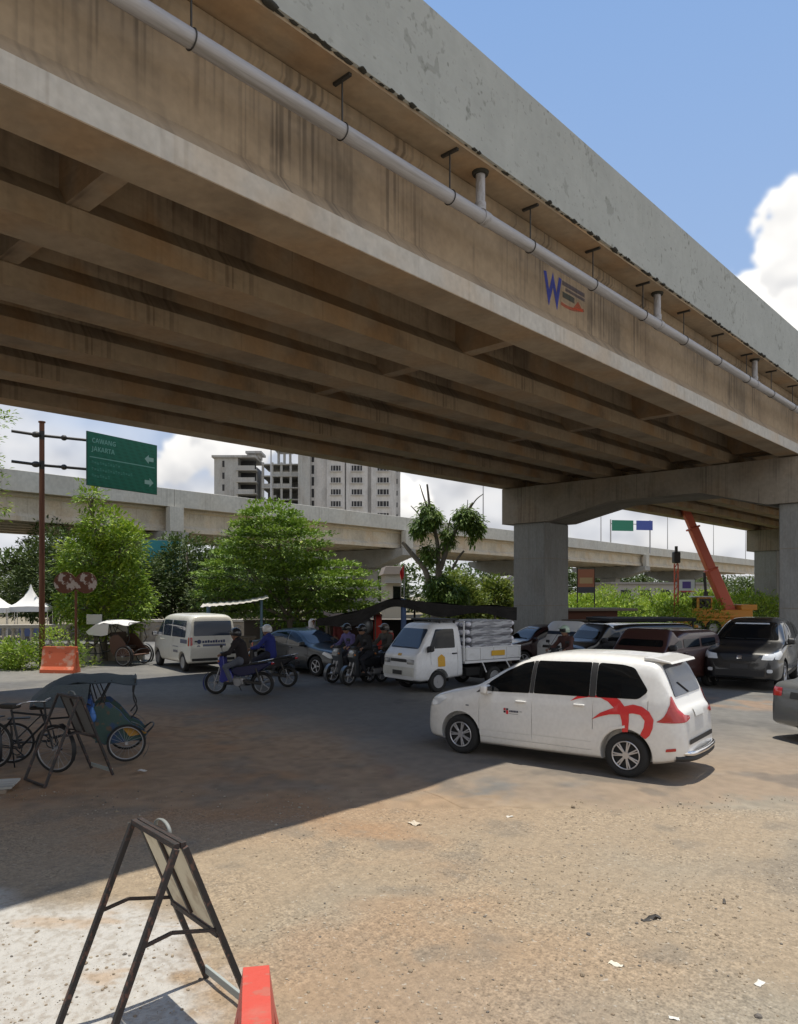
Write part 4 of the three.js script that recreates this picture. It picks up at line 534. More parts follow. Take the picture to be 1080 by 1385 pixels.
// --- white pickup truck loaded with bundles
{
  const D = [-0.80, -0.60];
  const fw = gp(592, 936), sideN = [-0.60, 0.80];            // from the near flank to the far flank
  const c = [fw[0] - D[0] * 1.05 + sideN[0] * 0.66, fw[1] - D[1] * 1.05 + sideN[1] * 0.66];
  const o = thing('pickup_truck', 'white cab-over pickup truck with yellow door stickers carrying silver bundles', 'truck', c, turnOf(...D));
  const b = makeCar(o, {
    body: { top: [[1.82, 0.55], [1.80, 0.86], [1.74, 1.0], [1.66, 1.08], [1.40, 1.45], [1.22, 1.68], [1.08, 1.765], [0.8, 1.80], [0.35, 1.79], [0.28, 1.70], [0.26, 1.2], [0.25, 0.6]], width: [[1.82, 0.64], [1.76, 0.70], [1.6, 0.735], [0.4, 0.745], [0.25, 0.73]], bottom: [[1.82, 0.34], [1.6, 0.30], [0.25, 0.36]], belt: [[1.8, 0.95], [1.4, 1.06], [0.25, 1.08]], tum: 0.13, pw: 7, hoodDrop: 0.1 },
    paint: pTruckWhite, axles: [1.05, -0.95], track: 0.64, wheel: { r: 0.275, w: 0.16, rim: 0.17, n: 8, kind: 'steel', mat: mRimSteel }, seams: [[0.42, 0.40, 1.75], [1.32, 0.72, 1.06]], handles: [[0.53, 0.98]], handleMat: mBlackTrim, mirrors: [[1.40, 1.08, mBlackTrim]],
    side: [{ name: 'side_window', pts: [[1.36, 1.13], [0.50, 1.13], [0.50, 1.62], [1.10, 1.62]], mat: mGlass }, { name: 'door_sticker', pts: [[1.10, 0.66], [0.86, 0.66], [0.86, 0.90], [0.97, 0.98], [1.10, 0.90]], mat: M(0.62, 0.34, 0.03, 0.6), r: 0.02 }, { name: 'door_sticker_print', pts: [[1.06, 0.74], [0.90, 0.74], [0.92, 0.84], [1.0, 0.90]], mat: M(0.30, 0.06, 0.02, 0.6), r: 0.01, off: 0.007 }],
    front: [{ name: 'windscreen', pts: [[-0.60, 1.13], [0.60, 1.13], [0.54, 1.63], [-0.54, 1.63]], mat: mGlassBlue, r: 0.06, off: 0.012 }, { name: 'grille', pts: rectP(-0.34, 0.34, 0.78, 0.86), mat: mBlackTrim }, { name: 'headlight', pts: rectP(0.36, 0.64, 0.74, 0.86), mat: mLampDark, mirror: true }, { name: 'emblem', pts: rectP(-0.08, 0.08, 0.94, 1.0), mat: M(0.55, 0.32, 0.03, 0.5) }, { name: 'bumper', pts: rectP(-0.66, 0.66, 0.44, 0.66), mat: hashTint(pVanWhite, 0.85, 0.86, 0.88), off: 0.03 }, { name: 'licence_plate', pts: rectP(-0.2, 0.2, 0.46, 0.57), mat: mPlate, off: 0.04, r: 0.004 }],
    wipers: [[-0.5, 1.15, 0, 1.16], [0.05, 1.15, 0.5, 1.16]],
  });
  part('roof_rack', [rbox(0.7, 0.05, 1.2, 0.02, 0.6, 1.855, 0), ...[-0.5, 0.5].map((z) => rbox(0.05, 0.09, 0.05, 0.01, 0.85, 1.80, z)), ...[-0.5, 0.5].map((z) => rbox(0.05, 0.09, 0.05, 0.01, 0.35, 1.80, z))], mBlackTrim, o);
  const bed = part('bed_floor', rbox(2.06, 0.07, 1.5, 0.01, -0.86, 0.72, 0), pTruckWhite, o);
  for (const s of [-1, 1]) { part('drop_side', [rbox(2.06, 0.33, 0.03, 0.01, -0.86, 0.93, s * 0.755), ...[0, 1, 2, 3, 4].map((k) => rbox(0.04, 0.33, 0.02, 0.006, 0.12 - k * 0.49, 0.93, s * 0.778)), rbox(2.08, 0.035, 0.05, 0.01, -0.86, 1.095, s * 0.755)], pTruckWhite, o); part('side_sticker', box(0.5, 0.14, 0.004, -1.0, 0.93, s * 0.7915), M(0.62, 0.36, 0.03, 0.6), o); }
  part('headboard', [rbox(0.03, 0.36, 1.5, 0.01, 0.19, 0.93, 0), ...[-0.72, 0, 0.72].map((z) => rbox(0.04, 1.05, 0.04, 0.01, 0.195, 1.27, z)), rbox(0.04, 0.04, 1.5, 0.01, 0.195, 1.80, 0)], pTruckWhite, o); part('tailgate', rbox(0.03, 0.36, 1.5, 0.01, -1.905, 0.93, 0), pTruckWhite, o);
  part('chassis', [rbox(3.0, 0.12, 0.08, 0.01, -0.4, 0.50, -0.4), rbox(3.0, 0.12, 0.08, 0.01, -0.4, 0.50, 0.4), rbox(0.5, 0.22, 0.3, 0.03, -0.2, 0.45, -0.5), cyl(0.05, 0.05, 1.3, -0.95, 0.28, 0, Math.PI / 2), rbox(0.1, 0.28, 0.5, 0.02, -1.7, 0.42, 0)], mUnder, o);
  for (const s of [-1, 1]) part('mudguard', [bar([-0.45, 0.70, s * 0.74], [-0.6, 0.42, s * 0.74], 0.02), bar([-1.35, 0.70, s * 0.74], [-1.55, 0.42, s * 0.74], 0.02)], pTruckWhite, o);
  // the load: wrapped bundles with tied white ends, four layers, three across
  const wrap = cMat(tex(256, 256, (u, v) => { const a = fbm(u * 4, v * 24, 4, 4, 24), q = sst(0.45, 0.62, a); return mix3([0.20, 0.205, 0.225], [0.46, 0.47, 0.50], q); }), 0.35, 0.01), tuft = M(0.74, 0.74, 0.80, 0.7);
  const r = rng(12), base = new THREE.Group(); base.name = numbered('wrapped_bundle');
  const g = new RoundedBoxGeometry(1.5, 0.205, 0.475, 4, 0.045), p = g.attributes.position; for (let i = 0; i < p.count; i++) { const x = p.getX(i), k = 1 + 0.05 * Math.sin(x * 9) + 0.04 * Math.sin(x * 23 + p.getZ(i) * 9); p.setY(i, p.getY(i) * k); p.setZ(i, p.getZ(i) * (1 + 0.03 * Math.sin(x * 13 + 2))); } g.computeVertexNormals();
  part('wrapping', uvm(g, 1), wrap, base); for (const s of [-1, 1]) part('tied_end', [ball(0.085, s * 0.79, 0, 0.13, 1.0, 0.85, 1.1, 10), ball(0.08, s * 0.80, 0.01, -0.12, 1.1, 0.9, 1.1, 10), ball(0.05, s * 0.87, 0, 0, 1.1, 1, 1.8, 8)], tuft, base);
  o.updateMatrixWorld(true); const names = ['lowest', 'second', 'third', 'fourth', 'top'];
  for (let k = 0; k < 5; k++) for (let j = 0; j < 3; j++) { const q = k + j ? base.clone() : base; if (k + j) q.name = numbered('wrapped_bundle'); const w = V(-0.86 + (r() - 0.5) * 0.06, 0.862 + k * 0.212, (j - 1) * 0.48).applyMatrix4(o.matrixWorld); q.position.copy(w); q.rotation.set(0, o.rotation.y + (r() - 0.5) * 0.03, 0); scene.add(q); tag(q, `silver bundle with white tied ends on the truck, ${names[k]} layer, ${['row facing the white minivan', 'middle row', 'row facing the stalls'][j]}`, 'bundle', 'bundles loaded on the white truck'); }
}

// ---------------------------------------------------------------- people: one skin each, polygonised from tapered limbs; clothes lie over it
function surfaceNets(f, lo, hi, h) {
  const nx = Math.ceil((hi[0] - lo[0]) / h) + 1, ny = Math.ceil((hi[1] - lo[1]) / h) + 1, nz = Math.ceil((hi[2] - lo[2]) / h) + 1, F = new Float32Array(nx * ny * nz), id = (i, j, k) => (k * ny + j) * nx + i;
  for (let k = 0; k < nz; k++) for (let j = 0; j < ny; j++) for (let i = 0; i < nx; i++) F[id(i, j, k)] = f(lo[0] + i * h, lo[1] + j * h, lo[2] + k * h);
  const vid = new Int32Array(nx * ny * nz).fill(-1), pos = [], idx = [];
  const C = [[0, 0, 0], [1, 0, 0], [0, 1, 0], [1, 1, 0], [0, 0, 1], [1, 0, 1], [0, 1, 1], [1, 1, 1]], E = [[0, 1], [2, 3], [4, 5], [6, 7], [0, 2], [1, 3], [4, 6], [5, 7], [0, 4], [1, 5], [2, 6], [3, 7]];
  for (let k = 0; k < nz - 1; k++) for (let j = 0; j < ny - 1; j++) for (let i = 0; i < nx - 1; i++) {
    const v = C.map((c) => F[id(i + c[0], j + c[1], k + c[2])]); let s = 0; for (const x of v) s += x < 0; if (s === 0 || s === 8) continue;
    let n = 0, a = [0, 0, 0]; for (const [p, q] of E) if ((v[p] < 0) !== (v[q] < 0)) { const t = v[p] / (v[p] - v[q]); for (let d = 0; d < 3; d++) a[d] += C[p][d] + t * (C[q][d] - C[p][d]); n++; }
    vid[id(i, j, k)] = pos.length / 3; pos.push(lo[0] + (i + a[0] / n) * h, lo[1] + (j + a[1] / n) * h, lo[2] + (k + a[2] / n) * h);
  }
  const quad = (a, b, c, d, flip) => { if (a < 0 || b < 0 || c < 0 || d < 0) return; flip ? idx.push(a, c, b, a, d, c) : idx.push(a, b, c, a, c, d); };
  for (let k = 1; k < nz - 1; k++) for (let j = 1; j < ny - 1; j++) for (let i = 1; i < nx - 1; i++) {
    const s = F[id(i, j, k)] < 0;
    if (s !== F[id(i + 1, j, k)] < 0) quad(vid[id(i, j - 1, k - 1)], vid[id(i, j, k - 1)], vid[id(i, j, k)], vid[id(i, j - 1, k)], !s);
    if (s !== F[id(i, j + 1, k)] < 0) quad(vid[id(i - 1, j, k - 1)], vid[id(i - 1, j, k)], vid[id(i, j, k)], vid[id(i, j, k - 1)], !s);
    if (s !== F[id(i, j, k + 1)] < 0) quad(vid[id(i - 1, j - 1, k)], vid[id(i, j - 1, k)], vid[id(i, j, k)], vid[id(i - 1, j, k)], !s);
  }
  const g = new THREE.BufferGeometry(); g.setAttribute('position', new THREE.Float32BufferAttribute(pos, 3)); g.setAttribute('uv', new THREE.Float32BufferAttribute(new Float32Array(pos.length / 3 * 2), 2)); g.setIndex(idx); g.computeVertexNormals(); return g;
}
function blob(caps, h = 0.022, k = 0.03) {   // caps: [a, b, ra, rb]; smooth union
  const lo = [9, 9, 9], hi = [-9, -9, -9]; for (const [a, b, r, s] of caps) for (let d = 0; d < 3; d++) { const m = Math.max(r, s) + 0.05; lo[d] = Math.min(lo[d], a[d] - m, b[d] - m); hi[d] = Math.max(hi[d], a[d] + m, b[d] + m); }
  const pre = caps.map(([a, b, r, s]) => { const d = [b[0] - a[0], b[1] - a[1], b[2] - a[2]]; return [a, d, d[0] * d[0] + d[1] * d[1] + d[2] * d[2] + 1e-9, r, s]; });
  return surfaceNets((x, y, z) => { let m = 1; for (const [a, d, l, r, s] of pre) { const px = x - a[0], py = y - a[1], pz = z - a[2]; let t = (px * d[0] + py * d[1] + pz * d[2]) / l; t = t < 0 ? 0 : t > 1 ? 1 : t; const e = Math.hypot(px - d[0] * t, py - d[1] * t, pz - d[2] * t) - (r + (s - r) * t), q = Math.max(0, k - Math.abs(m - e)) / k; m = Math.min(m, e) - q * q * k * 0.25; } return m; }, lo, hi, h);
}
const mSkin = M(0.27, 0.15, 0.095, 0.6), mHair = M(0.012, 0.010, 0.009, 0.6);
function handGeo(wr, dir, curl = 0.8) {      // palm, four curled fingers of different lengths, a thumb at the side
  const d = V(...dir).normalize(), up = V(0, 1, 0), sd = V().crossVectors(d, up).normalize(), dn = V().crossVectors(sd, d).normalize().negate(), w = V(...wr), gs = [];
  const P = (a, b, c) => w.clone().addScaledVector(d, a).addScaledVector(sd, b).addScaledVector(dn, c);
  gs.push(T(new THREE.SphereGeometry(1, 10, 8).scale(0.05, 0.018, 0.042).applyMatrix4(new THREE.Matrix4().makeBasis(d, dn.clone().negate(), sd)), ...P(0.045, 0, 0).toArray()));
  [0.058, 0.066, 0.062, 0.05].forEach((l, i) => { const b = (i - 1.5) * 0.021, a = P(0.085, b, 0.004), m = P(0.085 + l * 0.45 * (1 - curl * 0.3), b, 0.006 + l * 0.4 * curl), e = P(0.085 + l * 0.45 * (1 - curl), b, 0.010 + l * 0.85 * curl); gs.push(bar(a, m, 0.010, 0.009, 6), bar(m, e, 0.009, 0.008, 6), ball(0.009, m.x, m.y, m.z, 1, 1, 1, 6)); });
  const t0 = P(0.02, 0.036, 0.006), t1 = P(0.055, 0.058, 0.022), t2 = P(0.08, 0.050, 0.040); gs.push(bar(t0, t1, 0.012, 0.010, 6), bar(t1, t2, 0.010, 0.008, 6)); return gs;
}
function person(o, J, c) {   // J: joints (local +x is where the person faces), c: clothes
  const { hip, chest, neck, head, shL, shR, elL, elR, haL, haR, hpL, hpR, knL, knR, anL, anR } = J, F = (a, d) => [a[0] + d[0], a[1] + d[1], a[2] + d[2]];
  const hd = [[head, F(head, [0.012, -0.055, 0]), 0.092, 0.078], [F(head, [0.035, -0.06, 0]), F(head, [0.05, -0.10, 0]), 0.05, 0.035], [F(head, [-0.02, 0.02, 0]), F(head, [0.02, 0.03, 0]), 0.098, 0.09], [F(head, [0.088, -0.02, 0]), F(head, [0.112, -0.045, 0]), 0.012, 0.017], [F(head, [-0.005, -0.03, 0.092]), F(head, [0, -0.05, 0.088]), 0.02, 0.012], [F(head, [-0.005, -0.03, -0.092]), F(head, [0, -0.05, -0.088]), 0.02, 0.012], [neck, F(head, [-0.01, -0.07, 0]), 0.056, 0.052]];
  const limbs = (e) => [[hip, chest, 0.13 + e, 0.15 + e], [chest, neck, 0.12 + e, 0.07 + e], [shL, shR, 0.075 + e, 0.075 + e], [shL, elL, 0.052 + e, 0.042 + e], [shR, elR, 0.052 + e, 0.042 + e]], fore = (e) => [[elL, haL, 0.041 + e, 0.030 + e], [elR, haR, 0.041 + e, 0.030 + e]];
  const legs = (e) => [[hip, hpL, 0.12 + e, 0.10 + e], [hip, hpR, 0.12 + e, 0.10 + e], [hpL, knL, 0.085 + e, 0.055 + e], [hpR, knR, 0.085 + e, 0.055 + e], [knL, anL, 0.052 + e, 0.038 + e], [knR, anR, 0.052 + e, 0.038 + e]];
  const handDir = (e, h) => [h[0] - e[0], h[1] - e[1], h[2] - e[2]], feet = [[anL, F(anL, [0.14, -0.05, 0]), 0.04, 0.033], [anR, F(anR, [0.14, -0.05, 0]), 0.04, 0.033]];
  const skin = merge([blob([...hd, ...limbs(-0.012), ...fore(0), ...legs(-0.012), ...feet], 0.022, 0.03), ...handGeo(haL, handDir(elL, haL), c.grip ?? 0.9), ...handGeo(haR, handDir(elR, haR), c.grip ?? 0.9)]);
  part('body', skin, mSkin, o);
  const eyes = []; for (const z of [-0.033, 0.033]) eyes.push(ball(0.011, head[0] + 0.094, head[1] + 0.0, head[2] + z, 0.6, 0.7, 1.2, 8)); part('eyes', eyes, mHair, o); part('mouth', rbox(0.008, 0.008, 0.045, 0.003, head[0] + 0.094, head[1] - 0.085, head[2]), M(0.22, 0.07, 0.06, 0.6), o);
  if (c.top) part(c.topName || 'jacket', blob([...limbs(0.012), ...(c.short ? [] : [[elL, [lerp(elL[0], haL[0], 0.9), lerp(elL[1], haL[1], 0.9), lerp(elL[2], haL[2], 0.9)], 0.058, 0.044], [elR, [lerp(elR[0], haR[0], 0.9), lerp(elR[1], haR[1], 0.9), lerp(elR[2], haR[2], 0.9)], 0.058, 0.044]]), [hip, F(hip, [0, -0.02, 0]), 0.15, 0.155]], 0.022, 0.03), c.top, o);
  if (c.skirt) part('long_skirt', blob([[hip, F(hip, [0, -0.2, 0]), 0.16, 0.18], [F(hip, [0, -0.2, 0]), [(anL[0] + anR[0]) / 2, anL[1] + 0.08, 0], 0.18, 0.20], [knL, anL, 0.1, 0.1], [knR, anR, 0.1, 0.1]], 0.024, 0.06), c.skirt, o);
  else part('trousers', blob(legs(0.014), 0.022, 0.03), c.trousers, o);
  for (const [a] of feet) part('shoe', [rbox(0.25, 0.07, 0.09, 0.03, a[0] + 0.06, a[1] - 0.045, a[2]), rbox(0.255, 0.02, 0.094, 0.008, a[0] + 0.06, a[1] - 0.082, a[2])], c.shoe || mBlackTrim, o);
  if (c.helmet) {
    const cut = new THREE.SphereGeometry(0.135, 22, 16, 0, Math.PI * 2, 0, 1.95).scale(1.08, 1.05, 0.98);   // shell open below
    const h = part('helmet', [T(cut.clone(), head[0] - 0.012, head[1] + 0.022, head[2], 0, 0, 0.22), T(new THREE.TorusGeometry(0.124, 0.012, 6, 26).scale(1.08, 0.98, 1), head[0] - 0.022, head[1] - 0.026, head[2], Math.PI / 2, 0, 0.22), rbox(0.09, 0.012, 0.16, 0.005, head[0] + 0.135, head[1] + 0.075, head[2], 0, 0, -0.15)], c.helmet, o);
    part('visor', T(new THREE.SphereGeometry(0.139, 18, 8, -0.95 + Math.PI, 1.9, 1.2, 0.68).scale(1.08, 1.05, 0.98), head[0] - 0.008, head[1] + 0.02, head[2]), c.visor || mGlass, h);
  } else if (c.scarf) part('headscarf', [blob([[F(head, [-0.02, 0.03, 0]), F(head, [-0.01, 0.01, 0]), 0.118, 0.118], [F(head, [-0.05, -0.02, 0]), F(neck, [-0.01, 0.03, 0]), 0.11, 0.12], [F(neck, [0.02, 0.03, 0]), F(chest, [0.06, 0.08, 0]), 0.10, 0.13]], 0.02, 0.05)], c.scarf, o);
  else part('hair', [T(new THREE.SphereGeometry(0.106, 18, 12, 0, Math.PI * 2, 0, 1.7), head[0] - 0.018, head[1] + 0.022, head[2], 0, 0, 0.35)], mHair, o);
}
const ride = (seatY = 0.80, lean = 0.10) => ({ hip: [-0.12, seatY + 0.10, 0], chest: [-0.12 + lean, seatY + 0.44, 0], neck: [-0.11 + lean * 1.5, seatY + 0.60, 0], head: [-0.06 + lean * 1.6, seatY + 0.74, 0], shL: [-0.10 + lean * 1.3, seatY + 0.52, -0.18], shR: [-0.10 + lean * 1.3, seatY + 0.52, 0.18], elL: [0.14, seatY + 0.29, -0.30], elR: [0.14, seatY + 0.29, 0.30], haL: [0.34, seatY + 0.25, -0.29], haR: [0.34, seatY + 0.25, 0.29], hpL: [-0.06, seatY + 0.07, -0.11], hpR: [-0.06, seatY + 0.07, 0.11], knL: [0.30, seatY - 0.08, -0.17], knR: [0.30, seatY - 0.08, 0.17], anL: [0.16, seatY - 0.43, -0.16], anR: [0.16, seatY - 0.43, 0.16] });
const stand = (b = 0) => ({ hip: [0, 0.92, 0], chest: [0.02 + b, 1.24, 0], neck: [0.02 + b, 1.42, 0], head: [0.04 + b, 1.56, 0], shL: [0.01 + b, 1.35, -0.17], shR: [0.01 + b, 1.35, 0.17], elL: [0.05, 1.08, -0.23], elR: [0.06, 1.08, 0.23], haL: [0.22, 0.96, -0.18], haR: [0.24, 0.98, 0.14], hpL: [0, 0.88, -0.09], hpR: [0, 0.88, 0.09], knL: [0.03, 0.48, -0.10], knR: [0.02, 0.48, 0.10], anL: [0, 0.095, -0.10], anR: [-0.03, 0.095, 0.11] });

// ---------------------------------------------------------------- motorcycles
function motorcycle(o, c, scooter = false) {   // local +x front; wheels touch y = 0
  const R = scooter ? 0.27 : 0.29, xf = 0.62, xr = -0.62, mk = (n, g, m, p = o) => part(n, g, m, p);
  for (const x of [xf, xr]) {
    const w = mk('wheel', lathe([[R - 0.07, -0.04], [R - 0.03, -0.045], [R, -0.02], [R, 0.02], [R - 0.03, 0.045], [R - 0.07, 0.04], [R - 0.07, -0.04]], 32).rotateX(Math.PI / 2), mTyre); w.position.set(x, R, 0);
    const sp = [T(new THREE.TorusGeometry(R - 0.072, 0.014, 8, 32), 0, 0, 0), cyl(0.045, 0.045, 0.12, 0, 0, 0, Math.PI / 2)]; for (let k = 0; k < 5; k++) { const a = k * Math.PI * 2 / 5; sp.push(bar([0.03 * Math.cos(a), 0.03 * Math.sin(a), 0], [(R - 0.075) * Math.cos(a), (R - 0.075) * Math.sin(a), 0], 0.016, 0.012, 6)); } mk('rim', sp, c.rim || mRimSteel, w);
  }
  const fk = mk('front_fork', [-0.075, 0.075].map((z) => bar([xf, R, z], [xf - 0.19, R + 0.52, z], 0.02)), mRimSteel);
  mk('front_mudguard', T(new THREE.CylinderGeometry(R + 0.03, R + 0.03, 0.11, 18, 1, true, Math.PI * 0.28, Math.PI * 0.62), xf, R, 0, Math.PI / 2, 0, -0.1), c.body); mk('rear_mudguard', T(new THREE.CylinderGeometry(R + 0.045, R + 0.045, 0.13, 18, 1, true, Math.PI * 0.55, Math.PI * 0.7), xr, R, 0, Math.PI / 2, 0, 0.3), mBlackTrim);
  mk('leg_shield', [prism(scooter ? [[0.46, 0.24], [0.52, 0.30], [0.50, 0.62], [0.56, 0.78], [0.50, 0.98], [0.38, 1.0], [0.36, 0.80], [0.30, 0.34], [-0.02, 0.30], [-0.05, 0.22]] : [[0.44, 0.30], [0.50, 0.36], [0.46, 0.66], [0.54, 0.80], [0.48, 0.97], [0.37, 0.98], [0.34, 0.78], [0.16, 0.55], [0.10, 0.38], [0.22, 0.28]], scooter ? 0.27 : 0.22, 0.03)], c.body);
  mk('tail_body', prism([[0.14, 0.52], [-0.10, 0.46], [-0.45, 0.54], [-0.86, 0.78], [-0.88, 0.84], [-0.5, 0.78], [0.0, 0.74], [0.16, 0.66]], 0.22, 0.03), c.accent || c.body);
  mk('seat', prism([[0.16, 0.70], [0.05, 0.76], [-0.25, 0.78], [-0.40, 0.83], [-0.76, 0.87], [-0.80, 0.83], [-0.42, 0.76], [-0.1, 0.70]], 0.25, 0.03), mBlackTrim);
  mk('engine', scooter ? [rbox(0.42, 0.18, 0.16, 0.05, -0.40, 0.34, -0.06)] : [rbox(0.34, 0.2, 0.22, 0.05, 0.02, 0.34, 0), cyl(0.085, 0.085, 0.2, 0.20, 0.37, 0, 0, 0, 1.3), cyl(0.10, 0.10, 0.28, 0.0, 0.32, 0, Math.PI / 2)], mRimSteel);
  mk('exhaust', [bar([0.2, 0.30, 0.13], [-0.3, 0.27, 0.15], 0.022), bar([-0.3, 0.28, 0.16], [-0.86, 0.36, 0.17], 0.045, 0.05, 12)], mRimSteel);
  mk('swing_arm', [-0.1, 0.1].map((z) => sqbar([-0.15, 0.36, z], [xr, R, z], 0.05, 0.06)), mSteelDark); mk('shock_absorber', [-0.12, 0.12].map((z) => bar([xr + 0.02, R + 0.03, z], [xr + 0.14, 0.68, z], 0.024)), mSteelDark);
  mk('handlebar', [tube([[0.32, 1.05, -0.33], [0.37, 1.06, -0.18], [0.41, 1.0, 0], [0.37, 1.06, 0.18], [0.32, 1.05, 0.33]], 0.013, 20), ...[-0.33, 0.33].map((z) => bar([0.32, 1.05, z], [0.34, 1.055, z * 0.68], 0.02)), rbox(0.16, 0.14, 0.2, 0.05, 0.42, 1.0, 0)], c.cowl || mBlackTrim);
  mk('headlight', T(new THREE.SphereGeometry(0.075, 14, 8).scale(0.6, 0.8, 1.3), 0.51, 0.90, 0), mLamp); mk('tail_light', rbox(0.05, 0.06, 0.15, 0.02, -0.88, 0.80, 0), mTail); for (const s of [-1, 1]) { mk('mirror', [rbox(0.03, 0.075, 0.13, 0.02, 0.33, 1.24, s * 0.34), bar([0.36, 1.06, s * 0.2], [0.33, 1.23, s * 0.33], 0.007)], mBlackTrim); mk('indicator', ball(0.03, 0.50, 0.84, s * 0.13, 1, 1, 1.4, 8), mAmber); }
  mk('licence_plate', box(0.008, 0.1, 0.24, -0.90, 0.66, 0, 0, 0, 0.25), mPlate); mk('foot_peg', [bar([0.12, 0.30, -0.22], [0.12, 0.30, 0.22], 0.014)], mSteelDark); mk('grab_rail', tube([[-0.55, 0.84, -0.13], [-0.84, 0.90, -0.10], [-0.9, 0.92, 0], [-0.84, 0.90, 0.10], [-0.55, 0.84, 0.13]], 0.012, 20), mChrome); mk('side_stand', bar([0.0, 0.30, -0.1], [-0.12, 0.13, -0.16], 0.012), mSteelDark);
}
const mc = { blue: { body: paint(0.016, 0.024, 0.24), accent: paint(0.012, 0.014, 0.06), cowl: paint(0.015, 0.015, 0.02) }, black: { body: paint(0.012, 0.012, 0.014) }, silver: { body: paint(0.11, 0.12, 0.135), accent: paint(0.02, 0.02, 0.025) }, grey: { body: paint(0.035, 0.038, 0.042), accent: paint(0.012, 0.012, 0.014) } };
const cloth = (r, g, b) => M(r, g, b, 0.9, 0, { bumpMap: grain, bumpScale: 0.002 });
function rider(p, turn, bike, scooter, clothes, bikeLabel, manLabel, opts = {}) {
  const b = thing(scooter ? 'scooter' : 'motorcycle', bikeLabel, scooter ? 'scooter' : 'motorcycle', p, turn, opts.bikeGroup); motorcycle(b, bike, scooter);
  const m = thing('person', manLabel, 'person', p, turn, opts.group); person(m, ride(opts.seat ?? 0.785, opts.lean ?? 0.10), clothes); return [b, m];
}
const hBlack = paint(0.012, 0.012, 0.014), hWhite = paint(0.6, 0.6, 0.58), hGreen = paint(0.35, 0.45, 0.35);
rider([-4.02, 18.95], turnOf(-0.985, 0.17), mc.blue, false, { top: cloth(0.018, 0.014, 0.016), trousers: cloth(0.10, 0.11, 0.14), helmet: hBlack }, 'blue underbone motorcycle with five-spoke wheels crossing the shaded road', 'rider in black jacket and black helmet on the blue motorcycle');
rider([-3.62, 20.7], turnOf(-0.95, 0.3), mc.black, false, { top: cloth(0.02, 0.03, 0.18), trousers: cloth(0.015, 0.016, 0.03), helmet: hWhite, visor: mGlass }, 'black motorcycle overlapped by the blue motorcycle', 'rider in royal blue jacket and white helmet', { seat: 0.80, lean: 0.05 });
rider([-1.45, 21.9], turnOf(-0.72, -0.69), mc.silver, true, { top: cloth(0.13, 0.11, 0.26), trousers: cloth(0.05, 0.05, 0.06), helmet: hBlack }, 'silver scooter whose front wheel points at the dark saloon', 'rider in lilac jacket and dark helmet on the silver scooter');
rider([-0.95, 21.3], turnOf(-0.72, -0.69), mc.grey, true, { top: cloth(0.02, 0.02, 0.022), trousers: cloth(0.02, 0.022, 0.03), helmet: hBlack }, 'dark grey scooter between the silver scooter and the white truck', 'rider in black jacket and glossy black helmet beside the white truck', { lean: 0.12 });
rider([-0.40, 21.9], turnOf(-0.72, -0.69), mc.black, true, { top: cloth(0.08, 0.075, 0.065), trousers: cloth(0.02, 0.02, 0.025), helmet: paint(0.10, 0.085, 0.075) }, 'black scooter tucked behind the white truck nose', 'rider in grey-brown jacket and brown helmet by the truck nose', { lean: 0.06 });
rider([4.55, 20.6], turnOf(-0.8, -0.6), mc.black, true, { top: cloth(0.07, 0.03, 0.025), trousers: cloth(0.02, 0.02, 0.025), helmet: hGreen }, 'black scooter hidden behind the white minivan', 'rider whose green and white helmet shows above the white minivan roof', { lean: 0.06 });
{ const m = thing('person', 'standing woman in white headscarf and pale pink top by the stalls', 'person', [-2.98, 25.6], turnOf(0.5, -0.86)); person(m, stand(0.05), { top: cloth(0.52, 0.40, 0.40), topName: 'blouse', skirt: cloth(0.10, 0.09, 0.11), scarf: cloth(0.68, 0.67, 0.68) }); }
{ const m = thing('person', 'vendor in dark shirt standing under the brown awning', 'person', [-2.05, 26.3], turnOf(0.3, -0.95)); person(m, stand(0), { top: cloth(0.22, 0.05, 0.045), topName: 'shirt', short: true, trousers: cloth(0.03, 0.03, 0.035) }); }

// ---------------------------------------------------------------- pedicabs
function spokeWheel(o, R, x, y, z, name = 'wheel', spokes = 18) { const w = part(name, [T(new THREE.TorusGeometry(R - 0.02, 0.02, 8, 44), 0, 0, 0)], mTyre, o); w.position.set(x, y, z); const g = [T(new THREE.TorusGeometry(R - 0.045, 0.010, 6, 44), 0, 0, 0), cyl(0.025, 0.025, 0.1, 0, 0, 0, Math.PI / 2)]; for (let k = 0; k < spokes; k++) { const a = k / spokes * 6.283; g.push(bar([0.02 * Math.cos(a + 1), 0.02 * Math.sin(a + 1), k % 2 ? 0.03 : -0.03], [(R - 0.05) * Math.cos(a), (R - 0.05) * Math.sin(a), 0], 0.0022, 0.0022, 4)); } part('spokes', g, mRimSteel, w); return w; }
const mFrame = M(0.03, 0.032, 0.035, 0.5, 0.5), mSaddle = M(0.03, 0.025, 0.02, 0.7);
